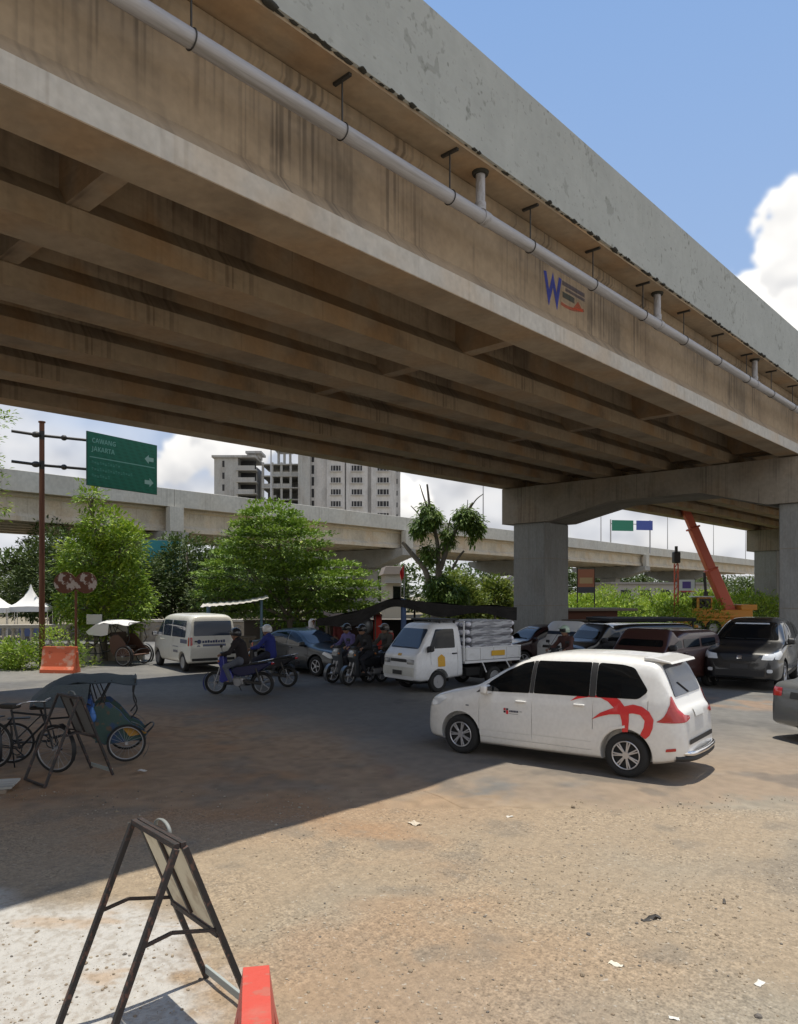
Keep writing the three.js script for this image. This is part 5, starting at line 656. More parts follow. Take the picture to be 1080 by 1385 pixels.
function pedicab(o, c) {   // local +x: front (the passenger box), rider's bicycle behind
  const R = 0.31, W = 0.52, mk = (n, g, m) => part(n, g, m, o);
  for (const s of [-1, 1]) { spokeWheel(o, R, 0.55, R, s * W); mk('mudguard', T(new THREE.CylinderGeometry(R + 0.05, R + 0.05, 0.10, 22, 1, true, Math.PI * 0.5 - 0.75, 2.1), 0.55, R, s * W, Math.PI / 2, 0, 0), mFrame); }
  mk('axle', bar([0.55, R, -W], [0.55, R, W], 0.02), mFrame); spokeWheel(o, 0.335, -1.22, 0.335, 0);
  const sidePts = [[0.88, 0.42], [0.82, 0.34], [0.20, 0.28], [0.0, 0.42], [-0.06, 0.80], [0.10, 0.98], [0.28, 0.99], [0.45, 0.84], [0.62, 0.62], [0.80, 0.52]];
  for (const s of [-1, 1]) part('side_panel', prism(sidePts, 0.03, 0.008).translate(0, 0, s * 0.40), c.side, o), part('painted_panel', prism([[0.88, 0.44], [0.60, 0.40], [0.48, 0.56], [0.62, 0.56], [0.80, 0.49]], 0.012, 0.002).translate(0, 0, s * 0.422), c.deco, o);
  mk('floor', rbox(0.8, 0.04, 0.8, 0.01, 0.46, 0.34, 0), c.side); mk('seat', rbox(0.42, 0.12, 0.74, 0.04, 0.18, 0.56, 0), c.seat); mk('backrest', rbox(0.10, 0.46, 0.74, 0.04, -0.02, 0.82, 0, 0, 0, 0.12), c.seat); mk('front_guard', [tube([[0.86, 0.42, -0.40], [0.96, 0.50, -0.3], [0.97, 0.52, 0.3], [0.86, 0.42, 0.40]], 0.014, 22), bar([0.8, 0.36, -0.3], [0.96, 0.51, -0.3], 0.012), bar([0.8, 0.36, 0.3], [0.96, 0.51, 0.3], 0.012)], mFrame);
  // canopy: hood over bent hoops
  const hood = []; for (const s of [-1, 1]) hood.push(bar([0.06, 0.95, s * 0.41], [-0.05, 1.36, s * 0.42], 0.012), bar([0.12, 0.95, s * 0.41], [0.32, 1.36, s * 0.42], 0.012), bar([0.22, 0.95, s * 0.41], [0.06, 1.36, s * 0.42], 0.010), tube([[0.62, 0.70, s * 0.42], [0.72, 0.86, s * 0.42], [0.66, 1.06, s * 0.42], [0.70, 1.36, s * 0.42]], 0.012, 18), bar([0.0, 0.95, s * 0.41], [-0.6, 1.24, s * 0.44], 0.011)); hood.push(bar([0.70, 1.36, -0.42], [0.70, 1.36, 0.42], 0.012)); mk('canopy_hoops', hood, mFrame);
  const cp = [], ci = [], nx = 16, nz = 8, prof = pchip([[-0.92, 1.08], [-0.74, 1.24], [-0.52, 1.38], [-0.2, 1.44], [0.3, 1.42], [0.72, 1.37]]); for (let t = 0; t < 2; t++) for (let i = 0; i <= nx; i++) for (let k = 0; k <= nz; k++) { const x = lerp(-0.92, 0.72, i / nx), z = lerp(-0.48, 0.48, k / nz); cp.push(x, prof(x) - 0.10 * Math.pow(Math.abs(z) / 0.48, 2.2) - 0.012 * Math.sin(i * 1.3 + k) - t * 0.012, z); }
  const L1 = (nx + 1) * (nz + 1); for (let i = 0; i < nx; i++) for (let k = 0; k < nz; k++) { const a = i * (nz + 1) + k, b = a + nz + 1; ci.push(a, a + 1, b, b, a + 1, b + 1, L1 + a, L1 + b, L1 + a + 1, L1 + b, L1 + b + 1, L1 + a + 1); } const cg = new THREE.BufferGeometry(); cg.setAttribute('position', new THREE.Float32BufferAttribute(cp, 3)); cg.setAttribute('uv', new THREE.Float32BufferAttribute(cp.filter((_, i) => i % 3 !== 1), 2)); cg.setIndex(ci); cg.computeVertexNormals(); mk('canopy', cg, c.canopy);
  const flap = []; for (const s of [-1, 1]) flap.push(prism([[-0.90, 1.06], [-0.80, 0.97], [-0.30, 0.93], [-0.06, 0.98], [-0.02, 1.32], [-0.52, 1.31], [-0.74, 1.17]], 0.012, 0.002).translate(0, 0, s * 0.475)); for (const g of flap) mk('canopy_flap', g, c.canopy);
  mk('bicycle_frame', [bar([-0.05, 0.50, 0], [-0.62, 0.38, 0], 0.022), bar([-0.62, 0.30, 0], [-0.80, 0.86, 0], 0.018), bar([-0.62, 0.33, 0.05], [-1.22, 0.335, 0.06], 0.012), bar([-0.62, 0.33, -0.05], [-1.22, 0.335, -0.06], 0.012), bar([-0.78, 0.78, 0], [-1.22, 0.335, 0.06], 0.010), bar([-0.78, 0.78, 0], [-1.22, 0.335, -0.06], 0.010), bar([-0.05, 0.72, 0], [-0.76, 0.70, 0], 0.016)], mFrame);
  mk('saddle', [rbox(0.27, 0.06, 0.17, 0.03, -0.83, 0.90, 0), rbox(0.12, 0.05, 0.06, 0.02, -0.68, 0.90, 0)], mSaddle); mk('push_bar', tube([[-0.1, 0.92, -0.36], [-0.2, 0.96, -0.3], [-0.2, 0.96, 0.3], [-0.1, 0.92, 0.36]], 0.014, 20), mFrame); mk('pedals', [T(new THREE.TorusGeometry(0.09, 0.008, 6, 22), -0.62, 0.31, 0.04), bar([-0.62, 0.31, 0.06], [-0.5, 0.2, 0.06], 0.01), bar([-0.62, 0.31, -0.06], [-0.74, 0.42, -0.06], 0.01), rbox(0.09, 0.025, 0.1, 0.005, -0.5, 0.2, 0.11), rbox(0.09, 0.025, 0.1, 0.005, -0.74, 0.42, -0.11)], mFrame); mk('luggage_rack', [rbox(0.34, 0.02, 0.14, 0.005, -1.12, 0.74, 0), bar([-1.25, 0.74, 0.06], [-1.22, 0.34, 0.06], 0.007), bar([-1.25, 0.74, -0.06], [-1.22, 0.34, -0.06], 0.007)], mFrame);
}
const tarp = (r, g, b) => M(r, g, b, 0.75, 0, { bumpMap: grain, bumpScale: 0.006 });
{ const o = thing('pedicab', 'pedicab with faded dark teal canopy and blue seat parked in the shade', 'pedicab', [-4.72, 11.59], turnOf(0.94, 0.34)); o.scale.setScalar(0.9); pedicab(o, { side: cMat(tex(256, 256, (u, v) => { const b = fbm(u * 5, v * 5, 5, 5, 5); return mix3(mix3([0.03, 0.07, 0.06], [0.02, 0.05, 0.13], sst(0.45, 0.6, b)), [0.10, 0.07, 0.045], sst(0.6, 0.72, fbm(u * 11, v * 11, 4, 11, 11))); }), 0.6, 0.002), deco: M(0.42, 0.22, 0.03, 0.6), seat: M(0.02, 0.07, 0.25, 0.6), canopy: tarp(0.062, 0.082, 0.095) });
  part('plastic_bag', [ball(0.07, 0.02, 0.76, 0.46, 0.9, 1.3, 0.5, 10), cyl(0.05, 0.012, 0.1, 0.02, 0.88, 0.46), bar([0.02, 0.9, 0.45], [0.05, 0.98, 0.42], 0.006)], M(0.05, 0.16, 0.45, 0.5), o); }
{ const o = thing('pedicab', 'brown pedicab with white canopy by the orange barrier', 'pedicab', [-10.1, 27.2], turnOf(0.93, -0.3)); pedicab(o, { side: M(0.09, 0.045, 0.03, 0.7), deco: M(0.14, 0.07, 0.04, 0.7), seat: M(0.06, 0.04, 0.03, 0.7), canopy: tarp(0.66, 0.65, 0.64) }); o.scale.setScalar(1.12); }
{ // old bicycle leaning by the pedicab
  const o = thing('bicycle', 'old black bicycle standing beside the teal pedicab', 'bicycle', [-5.35, 10.75], turnOf(0.93, -0.25)); spokeWheel(o, 0.34, 0.53, 0.34, 0); spokeWheel(o, 0.34, -0.53, 0.34, 0);
  part('frame', [bar([0.36, 0.80, 0], [-0.18, 0.82, 0], 0.016), bar([0.38, 0.72, 0], [-0.08, 0.31, 0], 0.017), bar([-0.08, 0.31, 0], [-0.22, 0.86, 0], 0.016), bar([-0.08, 0.31, 0.04], [-0.53, 0.34, 0.05], 0.010), bar([-0.08, 0.31, -0.04], [-0.53, 0.34, -0.05], 0.010), bar([-0.19, 0.76, 0], [-0.53, 0.34, 0.05], 0.009), bar([-0.19, 0.76, 0], [-0.53, 0.34, -0.05], 0.009), bar([0.53, 0.34, 0.05], [0.37, 0.80, 0.04], 0.011), bar([0.53, 0.34, -0.05], [0.37, 0.80, -0.04], 0.011), bar([0.37, 0.76, 0], [0.34, 1.0, 0], 0.014)], mFrame, o);
  part('handlebar', tube([[0.12, 0.97, -0.27], [0.28, 1.02, -0.24], [0.36, 1.0, 0], [0.28, 1.02, 0.24], [0.12, 0.97, 0.27]], 0.012, 22), mChrome, o); part('saddle', rbox(0.26, 0.07, 0.17, 0.03, -0.24, 0.91, 0), mSaddle, o); part('mudguard', [T(new THREE.CylinderGeometry(0.37, 0.37, 0.07, 22, 1, true, -0.6 + Math.PI / 2, 2.3), -0.53, 0.34, 0, Math.PI / 2, 0, 0.6), T(new THREE.CylinderGeometry(0.37, 0.37, 0.07, 22, 1, true, -0.4 + Math.PI / 2, 1.7), 0.53, 0.34, 0, Math.PI / 2, 0, 0.2)], mFrame, o); part('chainwheel', [T(new THREE.TorusGeometry(0.085, 0.008, 6, 24), -0.08, 0.31, 0.05), bar([-0.08, 0.31, 0.06], [0.05, 0.22, 0.06], 0.01), bar([-0.08, 0.31, -0.06], [-0.21, 0.40, -0.06], 0.01), rbox(0.09, 0.02, 0.09, 0.004, 0.05, 0.22, 0.11), rbox(0.09, 0.02, 0.09, 0.004, -0.21, 0.40, -0.11)], mFrame, o); part('luggage_rack', [rbox(0.36, 0.015, 0.13, 0.004, -0.56, 0.75, 0), bar([-0.7, 0.75, 0.06], [-0.53, 0.34, 0.05], 0.006), bar([-0.7, 0.75, -0.06], [-0.53, 0.34, -0.05], 0.006)], mFrame, o); part('kick_stand', bar([-0.25, 0.30, -0.05], [-0.34, -0.02, -0.2], 0.01), mFrame, o);
}
// ---------------------------------------------------------------- folding A-boards
const mPanelBack = cMat(tex(256, 256, (u, v) => { const b = fbm(u * 6, v * 6, 5, 6, 6); return mix3([0.60, 0.55, 0.42], [0.42, 0.35, 0.25], sst(0.42, 0.72, b)); }), 0.8, 0.003);
const mFrameRust = cMat(tex(256, 256, (u, v) => { const b = fbm(u * 16, v * 16, 4, 16, 16); return mix3([0.022, 0.020, 0.02], [0.11, 0.055, 0.04], sst(0.55, 0.75, b)); }), 0.6, 0.001);
function aBoard(o, panelMat) {   // top bar along local x at height 1.13; frames open along local z
  const L = 0.31, H = 1.13, d = 0.47, q = 0.034, F = (s, z, t) => V(s * L, H * (1 - t), z * d * t), P = (n, g, m = mFrameRust) => part(n, g, m, o);
  for (const z of [-1, 1]) { for (const s of [-1, 1]) P('leg', uvm(sqbar(F(s, z, 0.01).add(V(0, 0, z * 0.02)), F(s, z, 1.0).add(V(0, 0.006, 0)), q), 0.5)); P('top_rail', sqbar(V(-L, H, z * 0.02), V(L, H, z * 0.02), q)); P('cross_rail', sqbar(F(-1, z, z > 0 ? 0.50 : 0.985), F(1, z, z > 0 ? 0.50 : 0.985), q * 0.9)); }
  P('bottom_board', T(rbox(0.62, 0.05, 0.02, 0.004), 0, H * 0.06, d * 0.94 + 0.02), M(0.30, 0.33, 0.32, 0.7));
  for (const s of [-1, 1]) P('spreader', [sqbar(F(s, -1, 0.44), V(s * L, H * 0.585, -0.05), 0.016, 0.02), sqbar(V(s * L, H * 0.585, -0.05), F(s, 1, 0.47), 0.016, 0.02)]);
  const tilt = Math.atan2(d, H), pl = 0.50; const pan = P('panel', T(rbox(2 * L - 0.05, H * pl * 0.98, 0.008, 0.002), 0, H * (1 - pl / 2), d * pl / 2 + 0.008, -tilt), panelMat); part('batten', T(rbox(0.03, H * pl * 0.94, 0.02, 0.004), 0, H * (1 - pl / 2) , d * pl / 2 - 0.008, -tilt), mFrameRust, pan); P('carrying_arc', T(new THREE.TorusGeometry(0.10, 0.012, 6, 18, Math.PI).scale(1, 0.55, 1), 0.03, H + 0.005, 0.045), M(0.2, 0.21, 0.2, 0.6));
}
const gyAt = (X, Z) => groundY(X, Z) + 0.004;
{ const A = [-1.645, 4.66], B = [-1.235, 4.19], c = [(A[0] + B[0]) / 2, (A[1] + B[1]) / 2]; const o = thing('sidewalk_board', 'black metal folding board frame with a cream panel standing on pale cement', 'sign board', [c[0] + 0.02, c[1], -0.025], turnOf(-(B[0] - A[0]), -(B[1] - A[1]))); aBoard(o, mPanelBack); }
{ const o = thing('sidewalk_board', 'dark folding board frame with grey panel in front of the teal pedicab', 'sign board', [-4.55, 10.4, -0.02], turnOf(0.75, -0.66) + Math.PI); aBoard(o, M(0.17, 0.17, 0.165, 0.8)); }
// ---------------------------------------------------------------- plastic barriers
function barrier(o, m, L = 1.0) { const pts = [[-0.24, 0], [0.24, 0], [0.24, 0.10], [0.17, 0.20], [0.085, 0.62], [0.06, 0.80], [-0.06, 0.80], [-0.085, 0.62], [-0.17, 0.20], [-0.24, 0.10]]; const g = prism(pts, L, 0.02), ev = new Evaluator(); ev.attributes = ['position', 'normal', 'uv']; ev.useGroups = false; let b = new Brush(g); b.updateMatrixWorld(); for (const z of [-0.28, 0.28]) for (const s of [-1, 1]) { const c = new Brush(box(0.05, 0.07, 0.12, s * 0.095, 0.62, z)); c.updateMatrixWorld(); b = ev.evaluate(b, c, SUBTRACTION); } b.geometry.clearGroups(); part('shell', b.geometry, m, o); part('filler_cap', cyl(0.03, 0.03, 0.03, 0, 0.81, 0.36), m, o); for (const s of [-1, 1]) part('coupling', [rbox(0.06, 0.5, 0.05, 0.01, 0, 0.4, s * (L / 2 + 0.015))], m, o); }
const mBarRed = cMat(tex(256, 256, (u, v) => { const s = sst(0.62, 0.7, fbm(u * 12, v * 24, 4, 12, 24)); return mix3(mix3([0.50, 0.065, 0.045], [0.46, 0.11, 0.08], sst(0.45, 0.7, fbm(u * 5, v * 5, 5, 5, 5))), [0.34, 0.14, 0.10], s * 0.5); }), 0.6, 0.002), mBarOr = cMat(tex(256, 256, (u, v) => mix3([0.62, 0.13, 0.05], [0.62, 0.36, 0.26], sst(0.5, 0.75, fbm(u * 6, v * 6, 5, 6, 6)))), 0.6, 0.002);
{ const o = thing('traffic_barrier', 'bright red plastic barrier end beside the black folding board', 'barrier', [-0.575, 3.04, -0.03], 0.19); barrier(o, mBarRed, 1.0); }
{ const p = gp(76, 911); const o = thing('traffic_barrier', 'sun-bleached orange plastic barrier beneath the sign pole', 'barrier', [p[0], p[1] + 0.3], Math.PI / 2 - 0.12); barrier(o, mBarOr, 1.15); o.scale.y = 1.05; }
{ const o = thing('traffic_cone', 'small orange and white traffic cone next to the woman in the headscarf', 'cone', [-2.66, 25.2]); part('cone', lathe([[0.19, 0.03], [0.16, 0.06], [0.05, 0.62], [0.03, 0.64]], 20), M(0.62, 0.08, 0.04, 0.6), o); part('collar', lathe([[0.125, 0.25], [0.085, 0.43]], 20), M(0.65, 0.65, 0.63, 0.6), o); part('foot', rbox(0.42, 0.04, 0.42, 0.01, 0, 0.02, 0), M(0.5, 0.07, 0.04, 0.6), o); }
// ---------------------------------------------------------------- litter on the dirt
{ const r = rng(77); const bits = [[561, 1112, 0.11, [0.55, 0.48, 0.38], 'pale crumpled paper scrap in the sunlit dirt near the shadow edge'], [833, 1300, 0.06, [0.66, 0.62, 0.5], 'cream paper scrap lying on open dirt'], [1027, 1326, 0.055, [0.62, 0.6, 0.55], 'whitish scrap at the right side of the dirt'], [881, 1240, 0.13, [0.05, 0.045, 0.04], 'dark twig-like strip lying on the dirt'], [980, 1218, 0.07, [0.07, 0.06, 0.05], 'small dark rag scrap on the dirt'], [192, 1043, 0.10, [0.55, 0.53, 0.5], 'white scrap beside the pedicab wheel'], [912, 1372, 0.04, [0.6, 0.58, 0.52], 'tiny pale chip in the foreground dirt'], [690, 1102, 0.05, [0.55, 0.52, 0.47], 'small pale scrap below the white minivan']];
  for (const [px, py, s, c, label] of bits) { const [X, Z] = gp(px, py), g = new THREE.PlaneGeometry(s * 1.5, s * (c[0] < 0.1 ? 0.35 : 0.8), 6, 4), p = g.attributes.position; for (let i = 0; i < p.count; i++) { p.setZ(i, (n2(p.getX(i) * 40 + px, p.getY(i) * 40 + py) - 0.3) * s * 0.3); p.setX(i, p.getX(i) + (r() - 0.5) * s * 0.15); p.setY(i, p.getY(i) + (r() - 0.5) * s * 0.15); } const q = merge([g, g.clone().translate(0, 0, -0.003)]); q.rotateX(-Math.PI / 2); q.rotateY(r() * 6); q.computeVertexNormals(); const o = part('litter_scrap', q, M(...c, 0.85), scene); o.position.copy(W3(X, Z, (Z < 9.2 ? groundY(X, Z) : 0) + s * 0.06)); tag(o, label, 'litter'); } }
{ // broken slab and planks at the left edge
  const o = thing('wooden_pallet', 'pale boards lying on the dirt beside the bicycle', 'boards', [-5.45, 9.75, -0.03], 0.25); for (let k = 0; k < 4; k++) part('board', rbox(0.9, 0.03, 0.11, 0.005, 0, 0.065, -0.2 + k * 0.14, 0, 0.03 * k, 0), M(0.46 - 0.05 * k, 0.45 - 0.05 * k, 0.42 - 0.05 * k, 0.85), o); for (const x of [-0.35, 0.35]) part('bearer', rbox(0.08, 0.05, 0.55, 0.005, x, 0.025, 0), M(0.25, 0.2, 0.15, 0.9), o); }

// ---------------------------------------------------------------- trees: tapered limbs and crowns of single leaves
const leafMat = (rough = 0.65) => new THREE.MeshPhysicalMaterial({ vertexColors: true, roughness: rough, transmission: 0.42, thickness: 0, ior: 1.3, side: THREE.DoubleSide });
const mLeaf = leafMat(), mBark = cMat(tex(256, 256, (u, v) => { const b = fbm(u * 24, v * 4, 4, 24, 4); return mix3([0.10, 0.085, 0.065], [0.23, 0.20, 0.16], b); }), 0.9, 0.01);
function crown(lobes, o) {   // lobes [x, y, z, rx, ry, rz, weight]
  const r = rng(o.seed), n = o.n, per = o.per || 9, pos = [], col = [], nor = [], tot = lobes.reduce((s, l) => s + (l[6] ?? 1) * l[3] * l[5] + 0.0, 0);
  const ca = o.colors || [[0.10, 0.19, 0.03], [0.05, 0.115, 0.022], [0.14, 0.23, 0.04]];
  for (const l of lobes) {
    const tw = Math.round(n * (l[6] ?? 1) * l[3] * l[5] / tot / per);
    for (let t = 0; t < tw; t++) {
      let a = r() * 6.283, c = 2 * r() - 1, s = Math.sqrt(1 - c * c), k = o.fill ? Math.cbrt(r()) : 0.55 + 0.5 * Math.pow(r(), 0.6); k *= 0.82 + 0.36 * n2(a * 1.3 + l[0], c * 3 + l[1] * 2);
      let x = l[0] + l[3] * k * s * Math.cos(a), y = l[1] + l[4] * k * c, z = l[2] + l[5] * k * s * Math.sin(a); if (o.tier) { const q = Math.round(y / o.tier) * o.tier; y = lerp(y, q, 0.72) + (r() - 0.5) * 0.05; }
      const out = V(s * Math.cos(a), c * 0.6 + (o.lift ?? 0.25), s * Math.sin(a)).normalize(), tone = r(), base = mix3(ca[0], tone < 0.5 ? ca[1] : ca[2], Math.abs(tone - 0.5) * 1.7);
      for (let i = 0; i < per; i++) {
        const sz = o.size * (0.45 + 0.95 * r() * (0.6 + 0.4 * r())), d = V(out.x + (r() - 0.5) * 1.7, out.y + (r() - 0.5) * 1.1 - (o.droop || 0), out.z + (r() - 0.5) * 1.7).normalize(), up = V((r() - 0.5) * 0.9, 1, (r() - 0.5) * 0.9), sd = V().crossVectors(d, up).normalize(), w = sz * (o.slim || 0.42), spread = o.spread || 2.2;
        const b = V(x, y, z).addScaledVector(d, sz * 0.2).add(V((r() - 0.5) * o.size * spread, (r() - 0.5) * o.size * spread * (o.tier ? 0.4 : 0.9), (r() - 0.5) * o.size * spread)), m = b.clone().addScaledVector(d, sz * 0.45), e = b.clone().addScaledVector(d, sz); e.y -= sz * 0.12; const L = m.clone().addScaledVector(sd, w / 2), Rr = m.clone().addScaledVector(sd, -w / 2); L.y += sz * 0.06; Rr.y += sz * 0.06;
        const v = 0.7 + 0.6 * r(), yl = r() < 0.04 ? 1.3 : 1, cc = [base[0] * v * yl, base[1] * v * (yl > 1 ? 1.1 : 1), base[2] * v], n1 = V().crossVectors(L.clone().sub(b), e.clone().sub(b)).normalize(), n3 = V().crossVectors(e.clone().sub(b), Rr.clone().sub(b)).normalize();
        for (const [q, nn] of [[b, n1], [L, n1], [e, n1], [b, n3], [e, n3], [Rr, n3]]) { pos.push(q.x, q.y, q.z); nor.push(nn.x, nn.y, nn.z); col.push(...cc); }
      }
    }
  }
  const g = new THREE.BufferGeometry(); g.setAttribute('position', new THREE.Float32BufferAttribute(pos, 3)); g.setAttribute('normal', new THREE.Float32BufferAttribute(nor, 3)); g.setAttribute('color', new THREE.Float32BufferAttribute(col, 3)); return g;
}
function limb(pts, r0, r1, n = 7) { const gs = [], c = new THREE.CatmullRomCurve3(pts.map((p) => V(...p)), false, 'centripetal'), k = Math.max(4, pts.length * 3); for (let i = 0; i < k; i++) gs.push(bar(c.getPoint(i / k), c.getPoint((i + 1.06) / k > 1 ? 1 : (i + 1.06) / k), lerp(r0, r1, i / k), lerp(r0, r1, (i + 1) / k), n)); return gs; }
function tree(name, label, p, lobes, o, category = 'tree', group) {   // lobes relative to the foot
  const t = thing(name, label, category, p, 0, group), r = rng(o.seed + 500), gs = []; const top = lobes.reduce((a, l) => l[1] > a[1] ? l : a), tr = o.trunk ?? 0.16, fork = o.fork ?? Math.min(...lobes.map((l) => l[1] - l[4] * 0.5));
  gs.push(...limb([[0, -0.1, 0], [0.1 * (r() - 0.5), fork * 0.5, 0.05], [0.15 * (r() - 0.5), fork, 0]], tr, tr * 0.75)); for (const l of lobes) gs.push(...limb([[0, fork * 0.92, 0], [l[0] * 0.45 + 0.1 * r(), lerp(fork, l[1], 0.6), l[2] * 0.45], [l[0], l[1] + l[4] * 0.3, l[2]]], tr * 0.6, tr * 0.14, 6));
  for (const l of lobes) for (let k = 0; k < 4; k++) { const a = r() * 6.3; gs.push(...limb([[l[0] * 0.7, lerp(fork, l[1], 0.8), l[2] * 0.7], [l[0] + Math.cos(a) * l[3] * 0.4, l[1], l[2] + Math.sin(a) * l[5] * 0.4], [l[0] + Math.cos(a) * l[3] * 0.85, l[1] + (r() - 0.3) * l[4] * 0.5, l[2] + Math.sin(a) * l[5] * 0.85]], tr * 0.25, 0.008, 5)); }
  part('trunk', gs.map((g) => uvm(g, 0.8)), mBark, t); const cr = part('crown', crown(lobes, o), mLeaf, t); cr.userData.kind = 'stuff'; return t;
}
const fresh = [[0.29, 0.42, 0.038], [0.14, 0.25, 0.026], [0.42, 0.51, 0.065]], olive = [[0.20, 0.26, 0.042], [0.095, 0.15, 0.027], [0.30, 0.34, 0.07]], darkGreen = [[0.075, 0.12, 0.025], [0.035, 0.065, 0.015], [0.13, 0.175, 0.04]];
tree('almond_tree', 'broad bright green tree with tiered leaves behind the cream delivery van', [-4.55, 31.5], [[-1.9, 3.3, 0, 1.9, 1.25, 1.7], [1.3, 2.9, -0.2, 2.1, 1.1, 1.8], [-0.5, 4.6, 0.2, 2.0, 1.0, 1.8], [-0.9, 5.55, 0, 1.35, 0.75, 1.3], [2.6, 2.4, 0.2, 1.15, 0.8, 1.2], [-2.9, 2.4, 0.2, 0.95, 0.9, 1.1], [0.5, 2.0, -0.8, 2.2, 0.9, 1.2]], { seed: 1, n: 34000, size: 0.19, tier: 0.42, slim: 0.55, colors: [[0.22, 0.345, 0.045], [0.12, 0.21, 0.03], [0.32, 0.43, 0.065]], spread: 2.6 });
tree('roadside_tree', 'tall light green leafy tree beneath the green road sign', [-11.2, 28.6], [[0.0, 5.0, 0, 0.75, 0.8, 0.75], [-0.75, 3.9, 0, 0.85, 0.7, 0.8], [0.75, 4.35, 0.1, 0.75, 0.75, 0.8], [0.3, 3.0, -0.1, 1.15, 0.7, 1.0], [-0.95, 2.1, 0, 0.75, 0.6, 0.7], [1.15, 2.2, 0, 0.65, 0.7, 0.7], [-0.55, 6.15, 0, 0.35, 0.45, 0.35], [0.2, 1.5, -0.2, 1.1, 0.6, 0.8]], { seed: 2, n: 15000, size: 0.22, slim: 0.4, colors: fresh, droop: 0.15, spread: 2.4 });
tree('roadside_tree', 'leafy tree whose branches hang in from beyond the sign pole', [-14.2, 22.3], [[0.6, 6.6, 0, 1.6, 1.3, 1.6], [1.9, 5.6, 0.1, 0.75, 0.85, 0.8], [-0.6, 7.6, 0, 1.6, 1.2, 1.6], [1.75, 7.72, 0, 0.95, 0.22, 0.6]], { seed: 3, n: 7000, size: 0.15, colors: fresh, droop: 0.2 });
{ // hard-pruned tree with drooping leaf tufts on bare limbs
  const q = (px, py, dz = 0) => { const [X, y, Z] = at(px, py, 38 + dz); return [X - 1.85, y, -(Z - 38)]; };
  const t = thing('pruned_tree', 'hard-pruned tree with bare grey limbs and drooping leaf tufts behind the black awning', 'tree', [1.85, 38]);
  const gs = [...limb([[0, -0.1, 0], q(588, 830), q(592, 800), q(594, 770)], 0.22, 0.17), ...limb([q(583, 800), q(575, 770), q(560, 752), q(545, 733)], 0.17, 0.10), ...limb([q(593, 780), q(592, 735), q(583, 695), q(578, 655)], 0.13, 0.05), ...limb([q(596, 770), q(608, 735), q(622, 708), q(640, 680)], 0.14, 0.06), ...limb([q(612, 770), q(622, 752), q(628, 745)], 0.07, 0.05), ...limb([q(583, 700), q(572, 668), q(568, 655)], 0.05, 0.02), ...limb([q(636, 688), q(645, 675), q(654, 668)], 0.04, 0.02), ...limb([q(578, 715), q(566, 695), q(556, 684)], 0.05, 0.02), ...limb([q(600, 745), q(606, 715), q(610, 700)], 0.06, 0.03), ...limb([q(632, 690), q(633, 676)], 0.03, 0.015)];
  part('trunk', gs.map((g) => uvm(g, 0.8)), mBark, t);
  const lb = (px, py, rx, ry) => [...q(px, py), rx, ry, rx]; const c = part('crown', crown([lb(584, 700, 0.42, 0.45), lb(569, 712, 0.38, 0.55), lb(630, 700, 0.5, 0.55), lb(643, 712, 0.4, 0.7), lb(607, 725, 0.32, 0.6), lb(581, 748, 0.32, 0.55), lb(577, 688, 0.25, 0.4), lb(592, 795, 0.6, 0.7), lb(610, 806, 0.8, 0.5)], { seed: 4, n: 12500, size: 0.26, slim: 0.34, droop: 1.1, spread: 1.4, colors: [[0.13, 0.22, 0.03], [0.06, 0.11, 0.02], [0.22, 0.30, 0.05]], fill: true }), mLeaf, t); c.userData.kind = 'stuff';
}
const back = [[-21, 46, 6.2], [-17.2, 44, 6.8], [-13.2, 47, 6.0], [-9.6, 44, 5.2], [-24, 52, 7.4], [3.4, 44, 3.6], [5.9, 46, 3.4], [-19.5, 50, 6.6], [-15.4, 51, 6.4], [-11.2, 50, 6.2], [-6.8, 49, 5.4]];
['dense dark tree under the far flyover beside the white marquee', 'dark leafy tree rising behind the sign pole', 'dark tree behind the light green roadside tree', 'dark tree left of the broad tiered tree', 'tall dark tree at the edge of the marquee ground', 'round dark bushy tree behind the black awning, next to the pruned tree', 'dark bushy tree between the pruned tree and the concrete pier', 'dark tree filling the gap between marquee and sign pole', 'dark tree deep behind the light green roadside tree', 'dark tree behind the teal billboard', 'dark tree deep behind the broad tiered tree'].forEach((label, i) => { const [X, Z, h] = back[i]; tree('background_tree', label, [X, Z], [[0, h * 0.62, 0, h * 0.34, h * 0.28, h * 0.34], [-h * 0.22, h * 0.42, 0.1, h * 0.3, h * 0.26, h * 0.3], [h * 0.24, h * 0.45, -0.1, h * 0.3, h * 0.26, h * 0.3], [0, h * 0.86, 0, h * 0.2, h * 0.15, h * 0.2]], { seed: 20 + i, n: 8000, size: 0.32, colors: i > 4 && i < 7 ? olive : darkGreen }, 'tree', 'dark trees at the back'); });
// woods beyond the far flyover, one mass
{ const lobes = [], r = rng(41); for (let k = 0; k < 60; k++) { const t = k / 60, X = -60 + 190 * t, Z = Math.max(66, 80 + 1.17 * X) + 24 + 14 * r(); lobes.push([X, 2.6 + 2 * r(), -Z, 4.2 + 2 * r(), 3.0 + 1.6 * r(), 2.6]); } const o = part('distant_wood', crown(lobes, { seed: 42, n: 42000, size: 1.1, colors: darkGreen, per: 8 }), mLeaf, scene); tag(o, 'dark distant belt of trees seen beneath the far flyover', 'woods', null, 'stuff'); }
